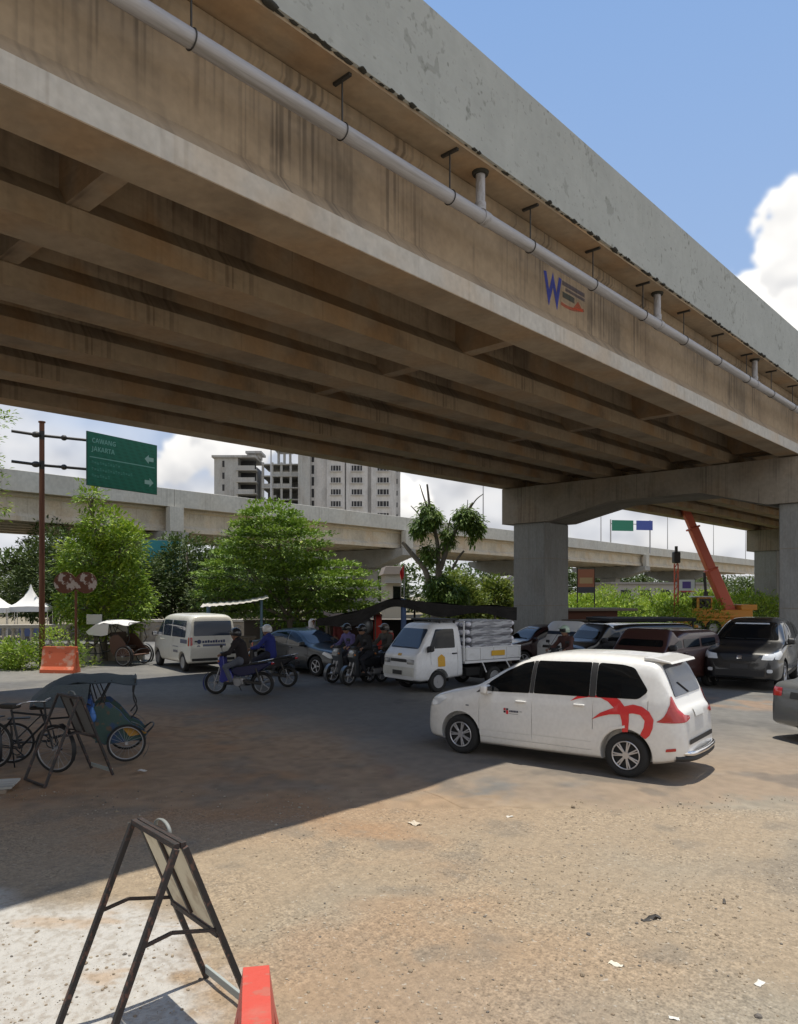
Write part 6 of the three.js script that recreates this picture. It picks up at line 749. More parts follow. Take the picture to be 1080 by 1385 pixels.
// wild plants on the embankment at the right
{ const lobes = [], r = rng(61); for (let k = 0; k < 90; k++) { const X = 9.5 + 21 * r(), Z = 41 + 13 * r() + (X - 9) * 0.5; lobes.push([X, 0.5 + 0.4 * r() + Math.max(0, Z - 43) * 0.06, -Z, 0.9 + 0.5 * r(), 0.8 + 0.45 * r(), 0.9]); } const o = part('embankment_plants', crown(lobes, { seed: 62, n: 38000, size: 0.30, slim: 0.34, colors: fresh, lift: 0.6 }), mLeaf, scene); tag(o, 'sunlit tangle of wild plants covering the embankment by the crane', 'plants', null, 'stuff'); }
tree('shrub', 'bushy round shrub before the tall banner near the far pier', [...at(822, 810, 52).filter((_, i) => i !== 1)], [[0, 2.2, 0, 1.0, 0.95, 1.0], [0.4, 1.3, 0, 0.9, 0.8, 0.9], [-0.5, 1.4, 0, 0.8, 0.7, 0.8]], { seed: 71, n: 3200, size: 0.2, colors: fresh, trunk: 0.07 }, 'shrub');
[[-12.9, 25.4, 0.9, 'light green shrub in front of the balustrade'], [-12.0, 26.3, 1.3, 'taller shrub behind the orange barrier'], [-13.6, 26.0, 0.7, 'low shrub at the foot of the balustrade']].forEach(([X, Z, h, label], i) => tree('shrub', label, [X, Z], [[0, h * 0.6, 0, h * 0.6, h * 0.5, h * 0.55], [h * 0.4, h * 0.4, 0.1, h * 0.45, h * 0.4, h * 0.4]], { seed: 80 + i, n: 1500, size: 0.14, colors: fresh, trunk: 0.03 }, 'shrub', 'shrubs by the sign pole'));
{ const r = rng(88), lobes = []; for (let k = 0; k < 26; k++) lobes.push([-15 + 4.2 * r(), 0.1, -(24.6 + 2.2 * r()), 0.4, 0.16, 0.35]); const o = part('verge_grass', crown(lobes, { seed: 89, n: 2600, size: 0.13, slim: 0.16, lift: 1.6, colors: fresh }), mLeaf, scene); tag(o, 'grass and weeds on the verge at the sign pole', 'grass', null, 'stuff'); }

// ---------------------------------------------------------------- the far flyover, parallel to the first
{
  slopeUp = 0; const th = 40.5 * Math.PI / 180, o = thing('flyover', 'pale concrete flyover crossing behind the trees and road sign', 'flyover', [0, 0], Math.PI / 2 - th), n0 = 51, piers = [-26, 5, 33, 61, 92, 124, 156, 190];
  for (let s = 0; s < piers.length - 1; s++) {
    const a = piers[s], b = piers[s + 1];
    for (let i = 0; i < 6; i++) { const n = n0 + 0.6 + i * 2.2; part('girder', sweep([[n, 7.45], [n + 0.66, 7.45], [n + 0.66, 7.75], [n + 0.43, 8.0], [n + 0.43, 9.0], [n + 0.62, 9.12], [n + 0.62, 9.3], [n + 0.04, 9.3], [n + 0.04, 9.12], [n + 0.23, 9.0], [n + 0.23, 8.0], [n, 7.75]], a + 0.05, b - 0.05), mFarDeck, o); }
    part('deck_slab', sweep([[n0 + 0.02, 9.32], [n0 + 13, 9.32], [n0 + 13, 9.55], [n0 + 0.02, 9.55]], a, b - 0.02), mFarDeck, o);
    for (const n of [n0, n0 + 12.8]) part('parapet', sweep([[n, 9.33], [n + 0.3, 9.33], [n + 0.25, 10.68], [n + 0.22, 10.70], [n + 0.03, 10.70], [n, 10.68]], a + 0.01, b - 0.03, 16), mFarPar, o);
    part('pier_cap', sweep([[n0 - 0.3, 6.7], [n0 + 3.6, 5.5], [n0 + 9.2, 5.5], [n0 + 13.1, 6.7], [n0 + 13.1, 7.40], [n0 - 0.3, 7.40]], a - 1.1, a + 1.1), mPier, o); part('cap_end_wall', sweep([[n0 - 0.35, 7.42], [n0 + 0.25, 7.42], [n0 + 0.25, 9.28], [n0 - 0.35, 9.28]], a - 0.6, a + 0.6), mFarPar, o);
    part('pier_column', uvm(rbox(1.9, 5.7, 3.0, 0.2, a, 2.68, -(n0 + 6.4)), 4), mPier, o);
  }
  // a service pipe up the parapet side
  part('cable_conduit', bar([9.5, 7.3, -(n0 - 0.12)], [9.5, 11.6, -(n0 - 0.12)], 0.07), mSteelDark, o);
  const lampLabel = 'slim grey lamp post standing on the far flyover';
  const lp = thing('lamp_post', lampLabel, 'lamp post', [0, 0], 0, 'lamp posts on the far flyover'); part('pole', bar([0, 0, 0], [0, 8, 0], 0.09, 0.05), mRimSteel, lp); part('arm', tube([[0, 7.9, 0], [0.3, 8.5, 0.2], [1.5, 8.7, 0.9]], 0.04, 14), mRimSteel, lp); part('lamp_head', rbox(0.7, 0.1, 0.25, 0.04, 1.7, 8.7, 1.05, 0, -0.6, 0), mRimSteel, lp);
  const onFar = (S, n) => [Math.sin(th) * S - Math.cos(th) * n, Math.cos(th) * S + Math.sin(th) * n]; [43, 76, 108, 135, 160, 182].forEach((S, i) => { const q = i ? copyOf(lp, [...onFar(S, n0 + 0.5), 9.55], th) : lp; if (!i) { q.position.set(onFar(S, n0 + 0.5)[0], 9.55, -onFar(S, n0 + 0.5)[1]); q.rotation.y = th; } });
  const g = thing('gantry_sign', 'green and blue motorway gantry signs on the far flyover beyond the pier', 'road sign', [...onFar(121, n0 + 2), 9.55], 0.2); for (const x of [-3, 4.2]) part('post', bar([x, 0, 0], [x, 5.6, 0], 0.12), mRimSteel, g); part('beam', bar([-3, 4.9, 0], [4.2, 4.9, 0], 0.08), mRimSteel, g); part('green_panel', rbox(3.9, 1.8, 0.08, 0.02, -0.9, 4.6, 0.16), M(0.01, 0.16, 0.10, 0.5), g); part('blue_panel', rbox(3.0, 1.6, 0.08, 0.02, 3.1, 4.7, 0.16), M(0.04, 0.07, 0.30, 0.5), g);
  slopeUp = 0.006;
}
// ---------------------------------------------------------------- unfinished apartment block far behind
{
  const mCon = cMat(concreteTex([0.36, 0.36, 0.35], { streak: 0.6, blotch: 0.35, seed: 71, ochre: 0.1, size: 512 })), mRend = cMat(concreteTex([0.50, 0.49, 0.48], { streak: 0.5, blotch: 0.3, seed: 77, ochre: 0.1, size: 512 })), mVoid = M(0.03, 0.03, 0.032, 0.9), Z = 200, X = (px) => (px - 540) / FOC * Z, Y = (py) => CAMH + (805 - py) / FOC * Z;
  const o = thing('apartment_block', 'grey unfinished apartment block with empty window openings above the far flyover', 'building', [-20, Z, 0]), lx = (px) => X(px) + 20, pb = (n, x0, x1, y0, y1, z0, z1, m) => part(n, uvm(box(x1 - x0, y1 - y0, z1 - z0, (x0 + x1) / 2, (y0 + y1) / 2, (z0 + z1) / 2), 12), m, o);
  // right wing: rendered walls in projecting bays
  pb('wall', lx(410), lx(542), 0, 46, -14, -1.2, mRend); for (const [a, b] of [[446, 463], [472, 494], [506, 533]]) { pb('bay', lx(a) - 0.7, lx(b) + 0.7, 0, 46, -1.2, 0, mRend); }
  pb('wing_return', lx(404), lx(420), 0, 46, -10, 0.8, mCon); for (let f = 0; f < 8; f++) { const y = 22 + f * 3.15; for (const [a, b] of [[448, 461], [476, 490], [511, 526]]) { const w = pb('window', lx(a), lx(b), y + 0.9, y + 2.3, -0.25, 0.02, mVoid); for (const k of [-0.30, 0, 0.30]) part('mullion', box(0.14, 1.4, 0.1, (lx(a) + lx(b)) / 2 + k * (lx(b) - lx(a)), y + 1.6, 0.06), mRend, w); part('window_sill', box(lx(b) - lx(a) + 0.5, 0.2, 0.5, (lx(a) + lx(b)) / 2, y + 0.78, 0.15), mRend, w); } pb('window', lx(421), lx(424.5), y + 0.3, y + 2.6, -1.6, -1.17, mVoid); pb('window', lx(535), lx(538), y + 0.8, y + 2.1, -1.6, -1.17, mVoid); }
  // middle: bare frame, open floors
  for (let f = 0; f < 13; f++) { const y = f * 3.15; pb('floor_slab', lx(352), lx(404.5), y - 0.3, y, -14, -2.2, mCon); } for (let c = 0; c < 5; c++) pb('frame_column', lx(352) + c * 2.5, lx(352) + c * 2.5 + 0.6, 0, 38.2, -3, -2.4, mCon); pb('frame_back', lx(352), lx(404), 0, 36, -14, -12, mCon); for (let f = 0; f < 12; f++) pb('spandrel', lx(352) + (f % 2) * 3, lx(372) + (f % 3) * 4, f * 3.15, f * 3.15 + 1.0, -2.7, -2.5, mCon);
  pb('stair_head_roof', lx(370), lx(391), 41.4, 42.0, -8, -3, mCon); for (const k of [372, 380, 388]) pb('stair_head_post', lx(k), lx(k) + 0.6, 37.6, 41.4, -5, -4.2, mCon);
  // left wing
  pb('wall', lx(290), lx(322), 0, 39, -12, 0, mCon); pb('wall', lx(322), lx(345), 0, 37, -12, -3, mCon); pb('roof_edge', lx(287), lx(346), 39, 39.6, -12.5, 0.5, mCon); for (let f = 0; f < 7; f++) { const y = 17 + f * 3.15; pb('balcony_slab', lx(320), lx(347), y - 0.3, y, -3, 0.3, mCon); pb('balcony_wall', lx(322), lx(345), y, y + 1.0, 0, 0.2, mCon); pb('opening', lx(323), lx(344), y + 0.1, y + 2.7, -3.02, -2.96, mVoid); pb('window', lx(301), lx(304), y + 0.6, y + 2.3, -0.2, 0.02, mVoid); } pb('roof_house', lx(330), lx(352), 40.6, 41.2, -9, -2, mCon); pb('roof_house_wall', lx(334), lx(348), 39.6, 40.6, -8, -3, mCon);
}
// ---------------------------------------------------------------- road sign on its pole
{
  const pz = 26.2, [px] = at(57, 880, pz), o = thing('road_sign', 'green direction sign on a rusty pole with two white arrows', 'road sign', [px, pz]);
  part('pole', [...[0].map(() => cyl(0.10, 0.085, 8.6, 0, 4.2, 0, 0, 0, 0, 16))], uvMat(mRust), o); part('pole_cap', cyl(0.12, 0.12, 0.04, 0, 8.52, 0), mRust, o);
  const dir = [0.53, 0.85], a = [-11.04 - px, 26.6 - pz], u = V(dir[0], 0, -dir[1]), s0 = V(a[0], 0, -a[1]);
  for (const y of [8.05, 7.02]) { const e = s0.clone().addScaledVector(u, 0.3); part('arm', [bar(V(-0.75, y + 0.03, 0.6), V(0, y, 0), 0.05), bar(V(0, y, 0), V(e.x, y - 0.05, e.z), 0.05), cyl(0.09, 0.09, 0.3, 0, y, 0), ball(0.11, e.x * 0.42, y - 0.02, e.z * 0.42, 1, 0.9, 1, 10), ball(0.12, -0.15, y + 0.01, 0.12, 1.3, 0.9, 1, 10)], mSteelDark, o); }
  const cv = document.createElement('canvas'); cv.width = 1024; cv.height = 640; const c = cv.getContext('2d'); c.fillStyle = '#0e6a52'; c.fillRect(0, 0, 1024, 640); for (let i = 0; i < 1500; i++) { c.fillStyle = `rgba(${i % 2 ? '0,40,30' : '60,130,105'},0.05)`; c.fillRect((i * 397) % 1024, (i * 211) % 640, 60, 14); }
  c.fillStyle = 'rgba(178,205,195,0.62)'; c.font = 'bold 78px sans-serif'; c.fillText('CAWANG', 60, 120); c.fillText('JAKARTA', 60, 222); c.fillRect(30, 292, 960, 12); c.fillStyle = 'rgba(150,185,172,0.34)'; for (const [y, n, h] of [[340, 11, 40], [420, 16, 40], [500, 7, 40]]) for (let i = 0; i < n; i++) { c.fillRect(60 + i * 37, y + (i * 7) % 9, 8, h - 6); c.fillRect(60 + i * 37, y + ((i * 13) % 3) * 14, 24, 9); c.fillRect(76 + i * 37, y + 8, 8, h - 10); }
  const arrow = (x, y, d) => { c.beginPath(); for (const [ax, ay] of [[-70, 0], [-6, -58], [-6, -26], [70, -26], [70, 26], [-6, 26], [-6, 58]]) c.lineTo(x + d * ax, y + ay); c.fill(); }; c.fillStyle = 'rgba(196,214,206,0.75)'; arrow(900, 200, 1); arrow(900, 500, -1);
  const t = new THREE.CanvasTexture(cv); t.colorSpace = THREE.SRGBColorSpace; const panel = part('panel', rbox(3.1, 1.92, 0.05, 0.01), M(0.03, 0.09, 0.07, 0.6), o); const mid = s0.clone().addScaledVector(u, 1.55); panel.position.set(mid.x, 7.35, mid.z); panel.rotation.y = Math.atan2(dir[1], dir[0]);
  part('sign_face', new THREE.PlaneGeometry(3.06, 1.88).translate(0, 0, 0.029), new THREE.MeshStandardMaterial({ map: t, roughness: 0.55 }), panel); part('stiffener', [-0.6, 0.6].map((y) => rbox(3.0, 0.08, 0.05, 0.01, 0, y, -0.05)), mSteelDark, panel);
}
function uvMat(m) { return m; }
{ // rusted twin-disc plate on a thin post
  const [X, , Z] = at(103, 840, 25.4), o = thing('old_sign', 'rusty two-lobed plate with flaking white paint on a thin post', 'sign', [X, Z], 0.15), fl = cMat(tex(256, 256, (u, v) => mix3([0.13, 0.05, 0.03], [0.46, 0.40, 0.36], sst(0.5, 0.58, fbm(u * 6 + 3, v * 6, 5, 6, 6)))), 0.85, 0.003);
  part('post', cyl(0.04, 0.04, 2.7, 0, 1.3, 0), mRust, o); part('plate', [-0.33, 0.33].map((x) => uvm(T(new THREE.CylinderGeometry(0.36, 0.36, 0.03, 28), x, 2.92, 0.05 + x * 0.004, Math.PI / 2), 0.7)), fl, o); part('plate_lobe', [ball(0.16, 0, 2.86, 0.03, 1.2, 1, 0.15, 12)], mRust, o); part('bracket', rbox(0.9, 0.05, 0.03, 0.005, 0, 2.7, 0.0), mRust, o); }
{ const [X, , Z] = at(128, 850, 27.5), o = thing('notice_board', 'small white notice board on a stake among the shrubs', 'sign', [X, Z], 0.1); part('board', rbox(0.55, 0.36, 0.03, 0.01, 0, 1.62, 0), M(0.5, 0.49, 0.44, 0.7), o); part('stake', box(0.05, 1.5, 0.04, 0, 0.72, -0.03), mBark, o); }
// ---------------------------------------------------------------- left: balustrade, marquees, wall, kerb, small truck
{
  const mBal = cMat(concreteTex([0.44, 0.41, 0.36], { streak: 0.5, blotch: 0.4, seed: 91, size: 512 })), o = thing('balustrade', 'weathered concrete balustrade wall below the white marquees', 'balustrade', [-15.2, 28.4], 0.12);
  part('plinth', uvm(box(10, 0.55, 0.35, 0.4, 0.27, 0), 4), mBal, o); part('top_rail', rbox(10, 0.14, 0.32, 0.02, 0.4, 1.32, 0), mBal, o); part('lower_rail', rbox(10, 0.08, 0.26, 0.02, 0.4, 0.60, 0), mBal, o); const bg = lathe([[0.07, 0], [0.075, 0.06], [0.045, 0.1], [0.085, 0.26], [0.05, 0.5], [0.075, 0.56], [0.07, 0.62]], 12); for (let k = 0; k < 30; k++) { const q = part('baluster', bg, mBal, o); q.position.set(-4.4 + k * 0.335, 0.63, 0); }
  const w = thing('stone_wall', 'low rubble stone wall behind the cream delivery van', 'wall', [-9.5, 41], 0.05), mSt = cMat(concreteTex([0.24, 0.21, 0.17], { streak: 0.2, blotch: 0.6, seed: 97, size: 512 })); part('wall', uvm(box(18, 1.05, 0.4, 2, 0.5, 0), 3), mSt, w); part('coping', rbox(18.2, 0.14, 0.5, 0.03, 2, 1.12, 0), mBal, w); const r = rng(3); for (let k = 0; k < 60; k++) part('stone', ball(0.14, -6.6 + (k % 30) * 0.6 + r() * 0.2, 0.28 + Math.floor(k / 30) * 0.42 + r() * 0.1, 0.19, 1.3, 0.9, 0.5, 7), mSt, w);
  const isl = struct('kerb_island', uvm(rbox(3.4, 0.24, 1.6, 0.06, ...[at(185, 860, 43)[0], 0.06, -43]), 2), M(0.30, 0.19, 0.14, 0.9));
  const mTent = MP(0.72, 0.71, 0.69, 0.8, { transmission: 0.2, thickness: 0 });
  const tent = (o2) => { const g = []; const P = (x, z, y) => V(x, y, z), e = 1.45, pos = [], idx = [], rings = [[1.0, 2.05], [0.62, 2.32], [0.30, 2.68], [0.10, 3.1], [0.02, 3.45]]; rings.forEach(([k, y]) => { for (let i = 0; i < 16; i++) { const a = i / 16 * 4, s = Math.floor(a), f = a - s, c = [[-1, -1], [1, -1], [1, 1], [-1, 1]], p = c[s], q = c[(s + 1) % 4]; pos.push(lerp(p[0], q[0], f) * e * k, y - (k === 1 ? 0.05 * Math.sin(f * Math.PI) * -1 : 0), lerp(p[1], q[1], f) * e * k); } }); for (let r2 = 0; r2 < rings.length - 1; r2++) for (let i = 0; i < 16; i++) { const a = r2 * 16 + i, b = r2 * 16 + (i + 1) % 16; idx.push(a, a + 16, b, b, a + 16, b + 16); } const q = new THREE.BufferGeometry(); q.setAttribute('position', new THREE.Float32BufferAttribute(pos, 3)); q.setAttribute('uv', new THREE.Float32BufferAttribute(pos.filter((_, i) => i % 3 !== 1), 2)); q.setIndex(idx); q.computeVertexNormals(); part('roof', q, mTent, o2); part('valance', [[-1, 0], [1, 0], [0, -1], [0, 1]].map(([x, z]) => box(x ? 0.02 : 2.9, 0.3, x ? 2.9 : 0.02, x * e, 1.92, z * e)), mTent, o2); for (const x of [-1, 1]) for (const z of [-1, 1]) part('leg', bar([x * e, 0, z * e], [x * e, 2.05, z * e], 0.035), mChrome, o2); part('table', [box(1.6, 0.05, 0.7, 0, 0.76, 0.2), box(1.5, 0.5, 0.02, 0, 0.5, 0.55)], M(0.10, 0.13, 0.25, 0.8), o2); };
  const t1 = thing('marquee', 'pointed white marquee tent right behind the sign pole', 'tent', [at(42, 815, 42)[0], 42], 0.3); tent(t1); t1.scale.set(0.68, 0.9, 0.68); const t2 = thing('marquee', 'white marquee tent cut by the picture edge beyond the balustrade', 'tent', [at(-10, 815, 41)[0], 41], 0.2); tent(t2); t2.scale.set(0.68, 0.88, 0.68);
  const v = thing('box_truck', 'small white box truck parked by the stone wall', 'truck', [at(178, 850, 44)[0], 44.8], turnOf(0.35, -0.93)); makeCar(v, van(pTruckWhite, mGlass, 3.6, 1.75));
  // tin-roofed stand
  const s = thing('tin_shelter', 'shelter with curled pale tin roof beside the broad tree', 'shelter', [-6.35, 29.2], 0.2); const g = new THREE.PlaneGeometry(2.5, 1.9, 30, 4).rotateX(-Math.PI / 2), p = g.attributes.position; for (let i = 0; i < p.count; i++) p.setY(i, 2.22 + 0.10 * p.getX(i) + 0.07 * Math.pow(p.getX(i), 2) * (p.getX(i) > 0 ? 1 : 0.2) + 0.018 * Math.sin(p.getX(i) * 50) - 0.06 * p.getZ(i)); g.computeVertexNormals(); part('roof', g, M(0.55, 0.52, 0.48, 0.55, 0.2), s); for (const [x, z] of [[-1, -0.8], [1, -0.8], [-1, 0.8], [1, 0.8]]) part('post', bar([x, 0, z], [x, 2.2 + 0.1 * x, z], 0.04), M(0.10, 0.18, 0.25, 0.7), s); part('counter', [box(1.6, 0.06, 0.6, 0, 0.9, 0.5), box(1.5, 0.85, 0.04, 0, 0.44, 0.75)], mBark, s);
}
// ---------------------------------------------------------------- stalls in the middle
{
  const s = thing('market_stall', 'long stall under a sagging black tarpaulin held by a blue post', 'stall', [0.6, 27.0], 0), mT = M(0.022, 0.020, 0.019, 0.7, 0, { bumpMap: grain, bumpScale: 0.02 });
  const g = new THREE.PlaneGeometry(6.6, 4.2, 40, 16).rotateX(-Math.PI / 2), p = g.attributes.position, pf = pchip([[-3.3, 1.75], [-2.2, 1.92], [-0.7, 2.38], [0.0, 2.33], [1.2, 2.2], [2.4, 2.16], [3.3, 2.12]]); for (let i = 0; i < p.count; i++) { const x = p.getX(i), z = p.getZ(i); p.setY(i, pf(x) - 0.04 * (2.1 - z) + 0.05 * Math.sin(x * 4 + z * 2) * 0.6 - 0.06 * Math.sin((z + 2.1) / 4.2 * Math.PI)); } g.computeVertexNormals(); part('tarpaulin', g, mT, s); { const q = new THREE.PlaneGeometry(6.6, 0.42, 60, 4), qp = q.attributes.position; for (let i = 0; i < qp.count; i++) { const x = qp.getX(i), t = 0.5 - qp.getY(i) / 0.42; qp.setXYZ(i, x, pf(x) - 0.02 - t * (0.34 + 0.10 * Math.sin(x * 2.3)), 2.1 + 0.05 * t * Math.sin(x * 9)); } q.computeVertexNormals(); part('hanging_edge', q, mT, s); }
  for (const [x, z] of [[-3, 2], [3.1, 2], [-3, -2], [0, -2], [3.1, -2]]) part('post', bar([x, 0, z], [x, pf(x) - 0.06, z], 0.04), mBark, s); part('blue_post', bar([-0.45, 0, 2.0], [-0.45, 2.38, 2.0], 0.09), M(0.06, 0.11, 0.24, 0.6), s); part('back_wall', box(6.4, 1.55, 0.05, 0, 0.78, -2.05), M(0.035, 0.03, 0.027, 0.9), s); part('counter', [box(4.2, 0.06, 0.8, 0.9, 0.92, 0.8), box(4.1, 0.9, 0.04, 0.9, 0.45, 1.15)], M(0.06, 0.035, 0.025, 0.85), s);
  const r = rng(19); const kinds = [[0.45, 0.05, 0.04], [0.5, 0.45, 0.38], [0.06, 0.16, 0.3], [0.35, 0.26, 0.08]]; for (let k = 0; k < 7; k++) { const j = thing('food_jar', `food jar of ${['red', 'cream', 'blue', 'ochre'][k % 4]} colour with ${['cream', 'blue', 'ochre', 'red'][k % 4]} lid on the dark stall counter`, 'jar', [0.6 - 0.9 + k * 0.55, 26.15, 0.95], 0, 'jars on the stall counter'); part('glass', lathe([[0.0, 0], [0.11, 0], [0.12, 0.05], [0.12, 0.22], [0.08, 0.27]], 14), M(...kinds[k % 4], 0.3), j); part('lid', cyl(0.09, 0.09, 0.05, 0, 0.29, 0), M(...kinds[(k + 1) % 4], 0.5), j); }
  const c = thing('food_cart', 'wooden food cart with curled brown awning and red side panel', 'food cart', [-1.6, 26.0], 0.12), mA = cMat(tex(256, 256, (u, v) => mix3([0.30, 0.17, 0.10], [0.42, 0.30, 0.20], fbm(u * 5, v * 5, 5, 5, 5))), 0.85, 0.01), ag = new THREE.PlaneGeometry(2.0, 1.3, 24, 6).rotateX(-Math.PI / 2), ap = ag.attributes.position; for (let i = 0; i < ap.count; i++) ap.setY(i, 1.86 - 0.08 * ap.getZ(i) + 0.06 * Math.sin(ap.getX(i) * 3.4) + 0.02 * Math.sin(ap.getX(i) * 11)); ag.computeVertexNormals(); part('awning', ag, mA, c); part('red_panel', rbox(0.28, 1.2, 0.05, 0.01, 0.84, 1.25, 0.3), M(0.5, 0.035, 0.02, 0.7), c); part('cabinet', [rbox(1.6, 0.7, 0.7, 0.02, -0.05, 0.62, 0), rbox(1.5, 0.7, 0.04, 0.01, -0.05, 1.3, -0.33)], M(0.07, 0.04, 0.03, 0.8), c); for (const x of [-0.8, 0.75]) { part('post', bar([x, 0.3, 0.4], [x, 1.84, 0.4], 0.025), mBark, c); } for (const x of [-0.55, 0.5]) spokeWheel(c, 0.28, x, 0.28, 0.42, 'wheel', 12); part('leg', [bar([-0.8, 0, -0.3], [-0.8, 0.4, -0.3], 0.03), bar([0.75, 0, -0.3], [0.75, 0.4, -0.3], 0.03)], mBark, c); part('dish_cover', ball(0.25, 0.45, 1.45, 0.1, 1, 1.2, 0.6, 12), M(0.2, 0.21, 0.22, 0.4, 0.4), c);
  // low wall and flag behind
  const w = thing('boundary_wall', 'dark boundary wall behind the market stalls and pier', 'wall', [1, 33.8], -0.04); part('wall', uvm(box(16, 1.35, 0.2, 0, 0.67, 0), 4), M(0.07, 0.055, 0.045, 0.9), w); part('coping', rbox(16.1, 0.08, 0.3, 0.02, 0, 1.38, 0), mBark, w);
  const h = thing('small_house', 'small white house with shuttered window beneath the far flyover', 'house', [...[at(532, 800, 60)[0], 60]], 0.1), mW = M(0.33, 0.31, 0.27, 0.85); part('wall', box(1.3, 4.2, 4, 0, 2.1, -2), mW, h); part('roof', prism([[-0.85, 4.15], [0.85, 4.15], [0.6, 4.8], [-0.6, 4.8]], 4.6, 0.03).translate(0, 0, -2), M(0.28, 0.24, 0.21, 0.7), h); part('window', box(0.6, 1.0, 0.06, 0.3, 2.7, 0.02), mGlass, h); part('canopy', box(1.3, 0.06, 0.6, 0, 3.5, 0.3), M(0.3, 0.3, 0.3, 0.7), h);
  const h2 = thing('small_house', 'low yellowish house left of the concrete pier', 'house', [...[at(690, 800, 58)[0], 58]], 0.1); part('wall', box(4.5, 2.9, 4, 0, 1.45, -2), M(0.42, 0.34, 0.20, 0.85), h2); part('roof', prism([[-2.6, 2.85], [2.6, 2.85], [0, 4.0]], 4.6, 0.03).translate(0, 0, -2), M(0.32, 0.31, 0.30, 0.8), h2); part('window', box(1.0, 0.9, 0.06, -1.0, 1.6, 0.02), mGlass, h2); part('door', box(0.8, 1.9, 0.06, 0.6, 0.96, 0.02), mBark, h2);
  const f = thing('flag', 'red and white flag on a pole above the black tarpaulin', 'flag', [...[at(547, 800, 36)[0], 36]]); part('pole', bar([0, 0, 0], [0, 4.0, 0], 0.025), mRimSteel, f); const fg = new THREE.PlaneGeometry(0.3, 0.55, 10, 6), fp = fg.attributes.position; for (let i = 0; i < fp.count; i++) { const x = 0.15 - fp.getX(i); fp.setX(i, 0.15 - x * (0.55 + 0.12 * Math.sin(fp.getY(i) * 9))); fp.setZ(i, 0.07 * Math.sin(x * 24)); fp.setY(i, fp.getY(i) - x * 1.1); } fg.computeVertexNormals(); part('cloth', fg.translate(-0.16, 3.7, 0), M(0.55, 0.03, 0.03, 0.8), f);
  const bb = thing('billboard', 'teal billboard with a pale border under the far flyover', 'billboard', [...[at(219, 800, 50)[0], 50]], 0.5); const cv = document.createElement('canvas'); cv.width = 256; cv.height = 256; const x = cv.getContext('2d'); x.fillStyle = '#2f7f86'; x.fillRect(0, 0, 256, 256); x.fillStyle = '#bcd8d8'; x.fillRect(0, 236, 256, 20); x.fillRect(236, 0, 20, 256); x.fillStyle = '#123b48'; x.fillRect(110, 120, 26, 70); x.fillStyle = '#74b4b8'; x.fillRect(30, 150, 60, 50); const tt = new THREE.CanvasTexture(cv); tt.colorSpace = THREE.SRGBColorSpace; part('panel', box(2.6, 2.3, 0.12, 0, 5.0, 0), M(0.25, 0.35, 0.36, 0.7), bb); part('print', new THREE.PlaneGeometry(2.55, 2.25).translate(0, 5.0, 0.065), new THREE.MeshStandardMaterial({ map: tt, roughness: 0.6 }), bb); for (const q of [-0.9, 0.9]) part('post', bar([q, 0, -0.1], [q, 3.9, -0.1], 0.08), mSteelDark, bb);
}
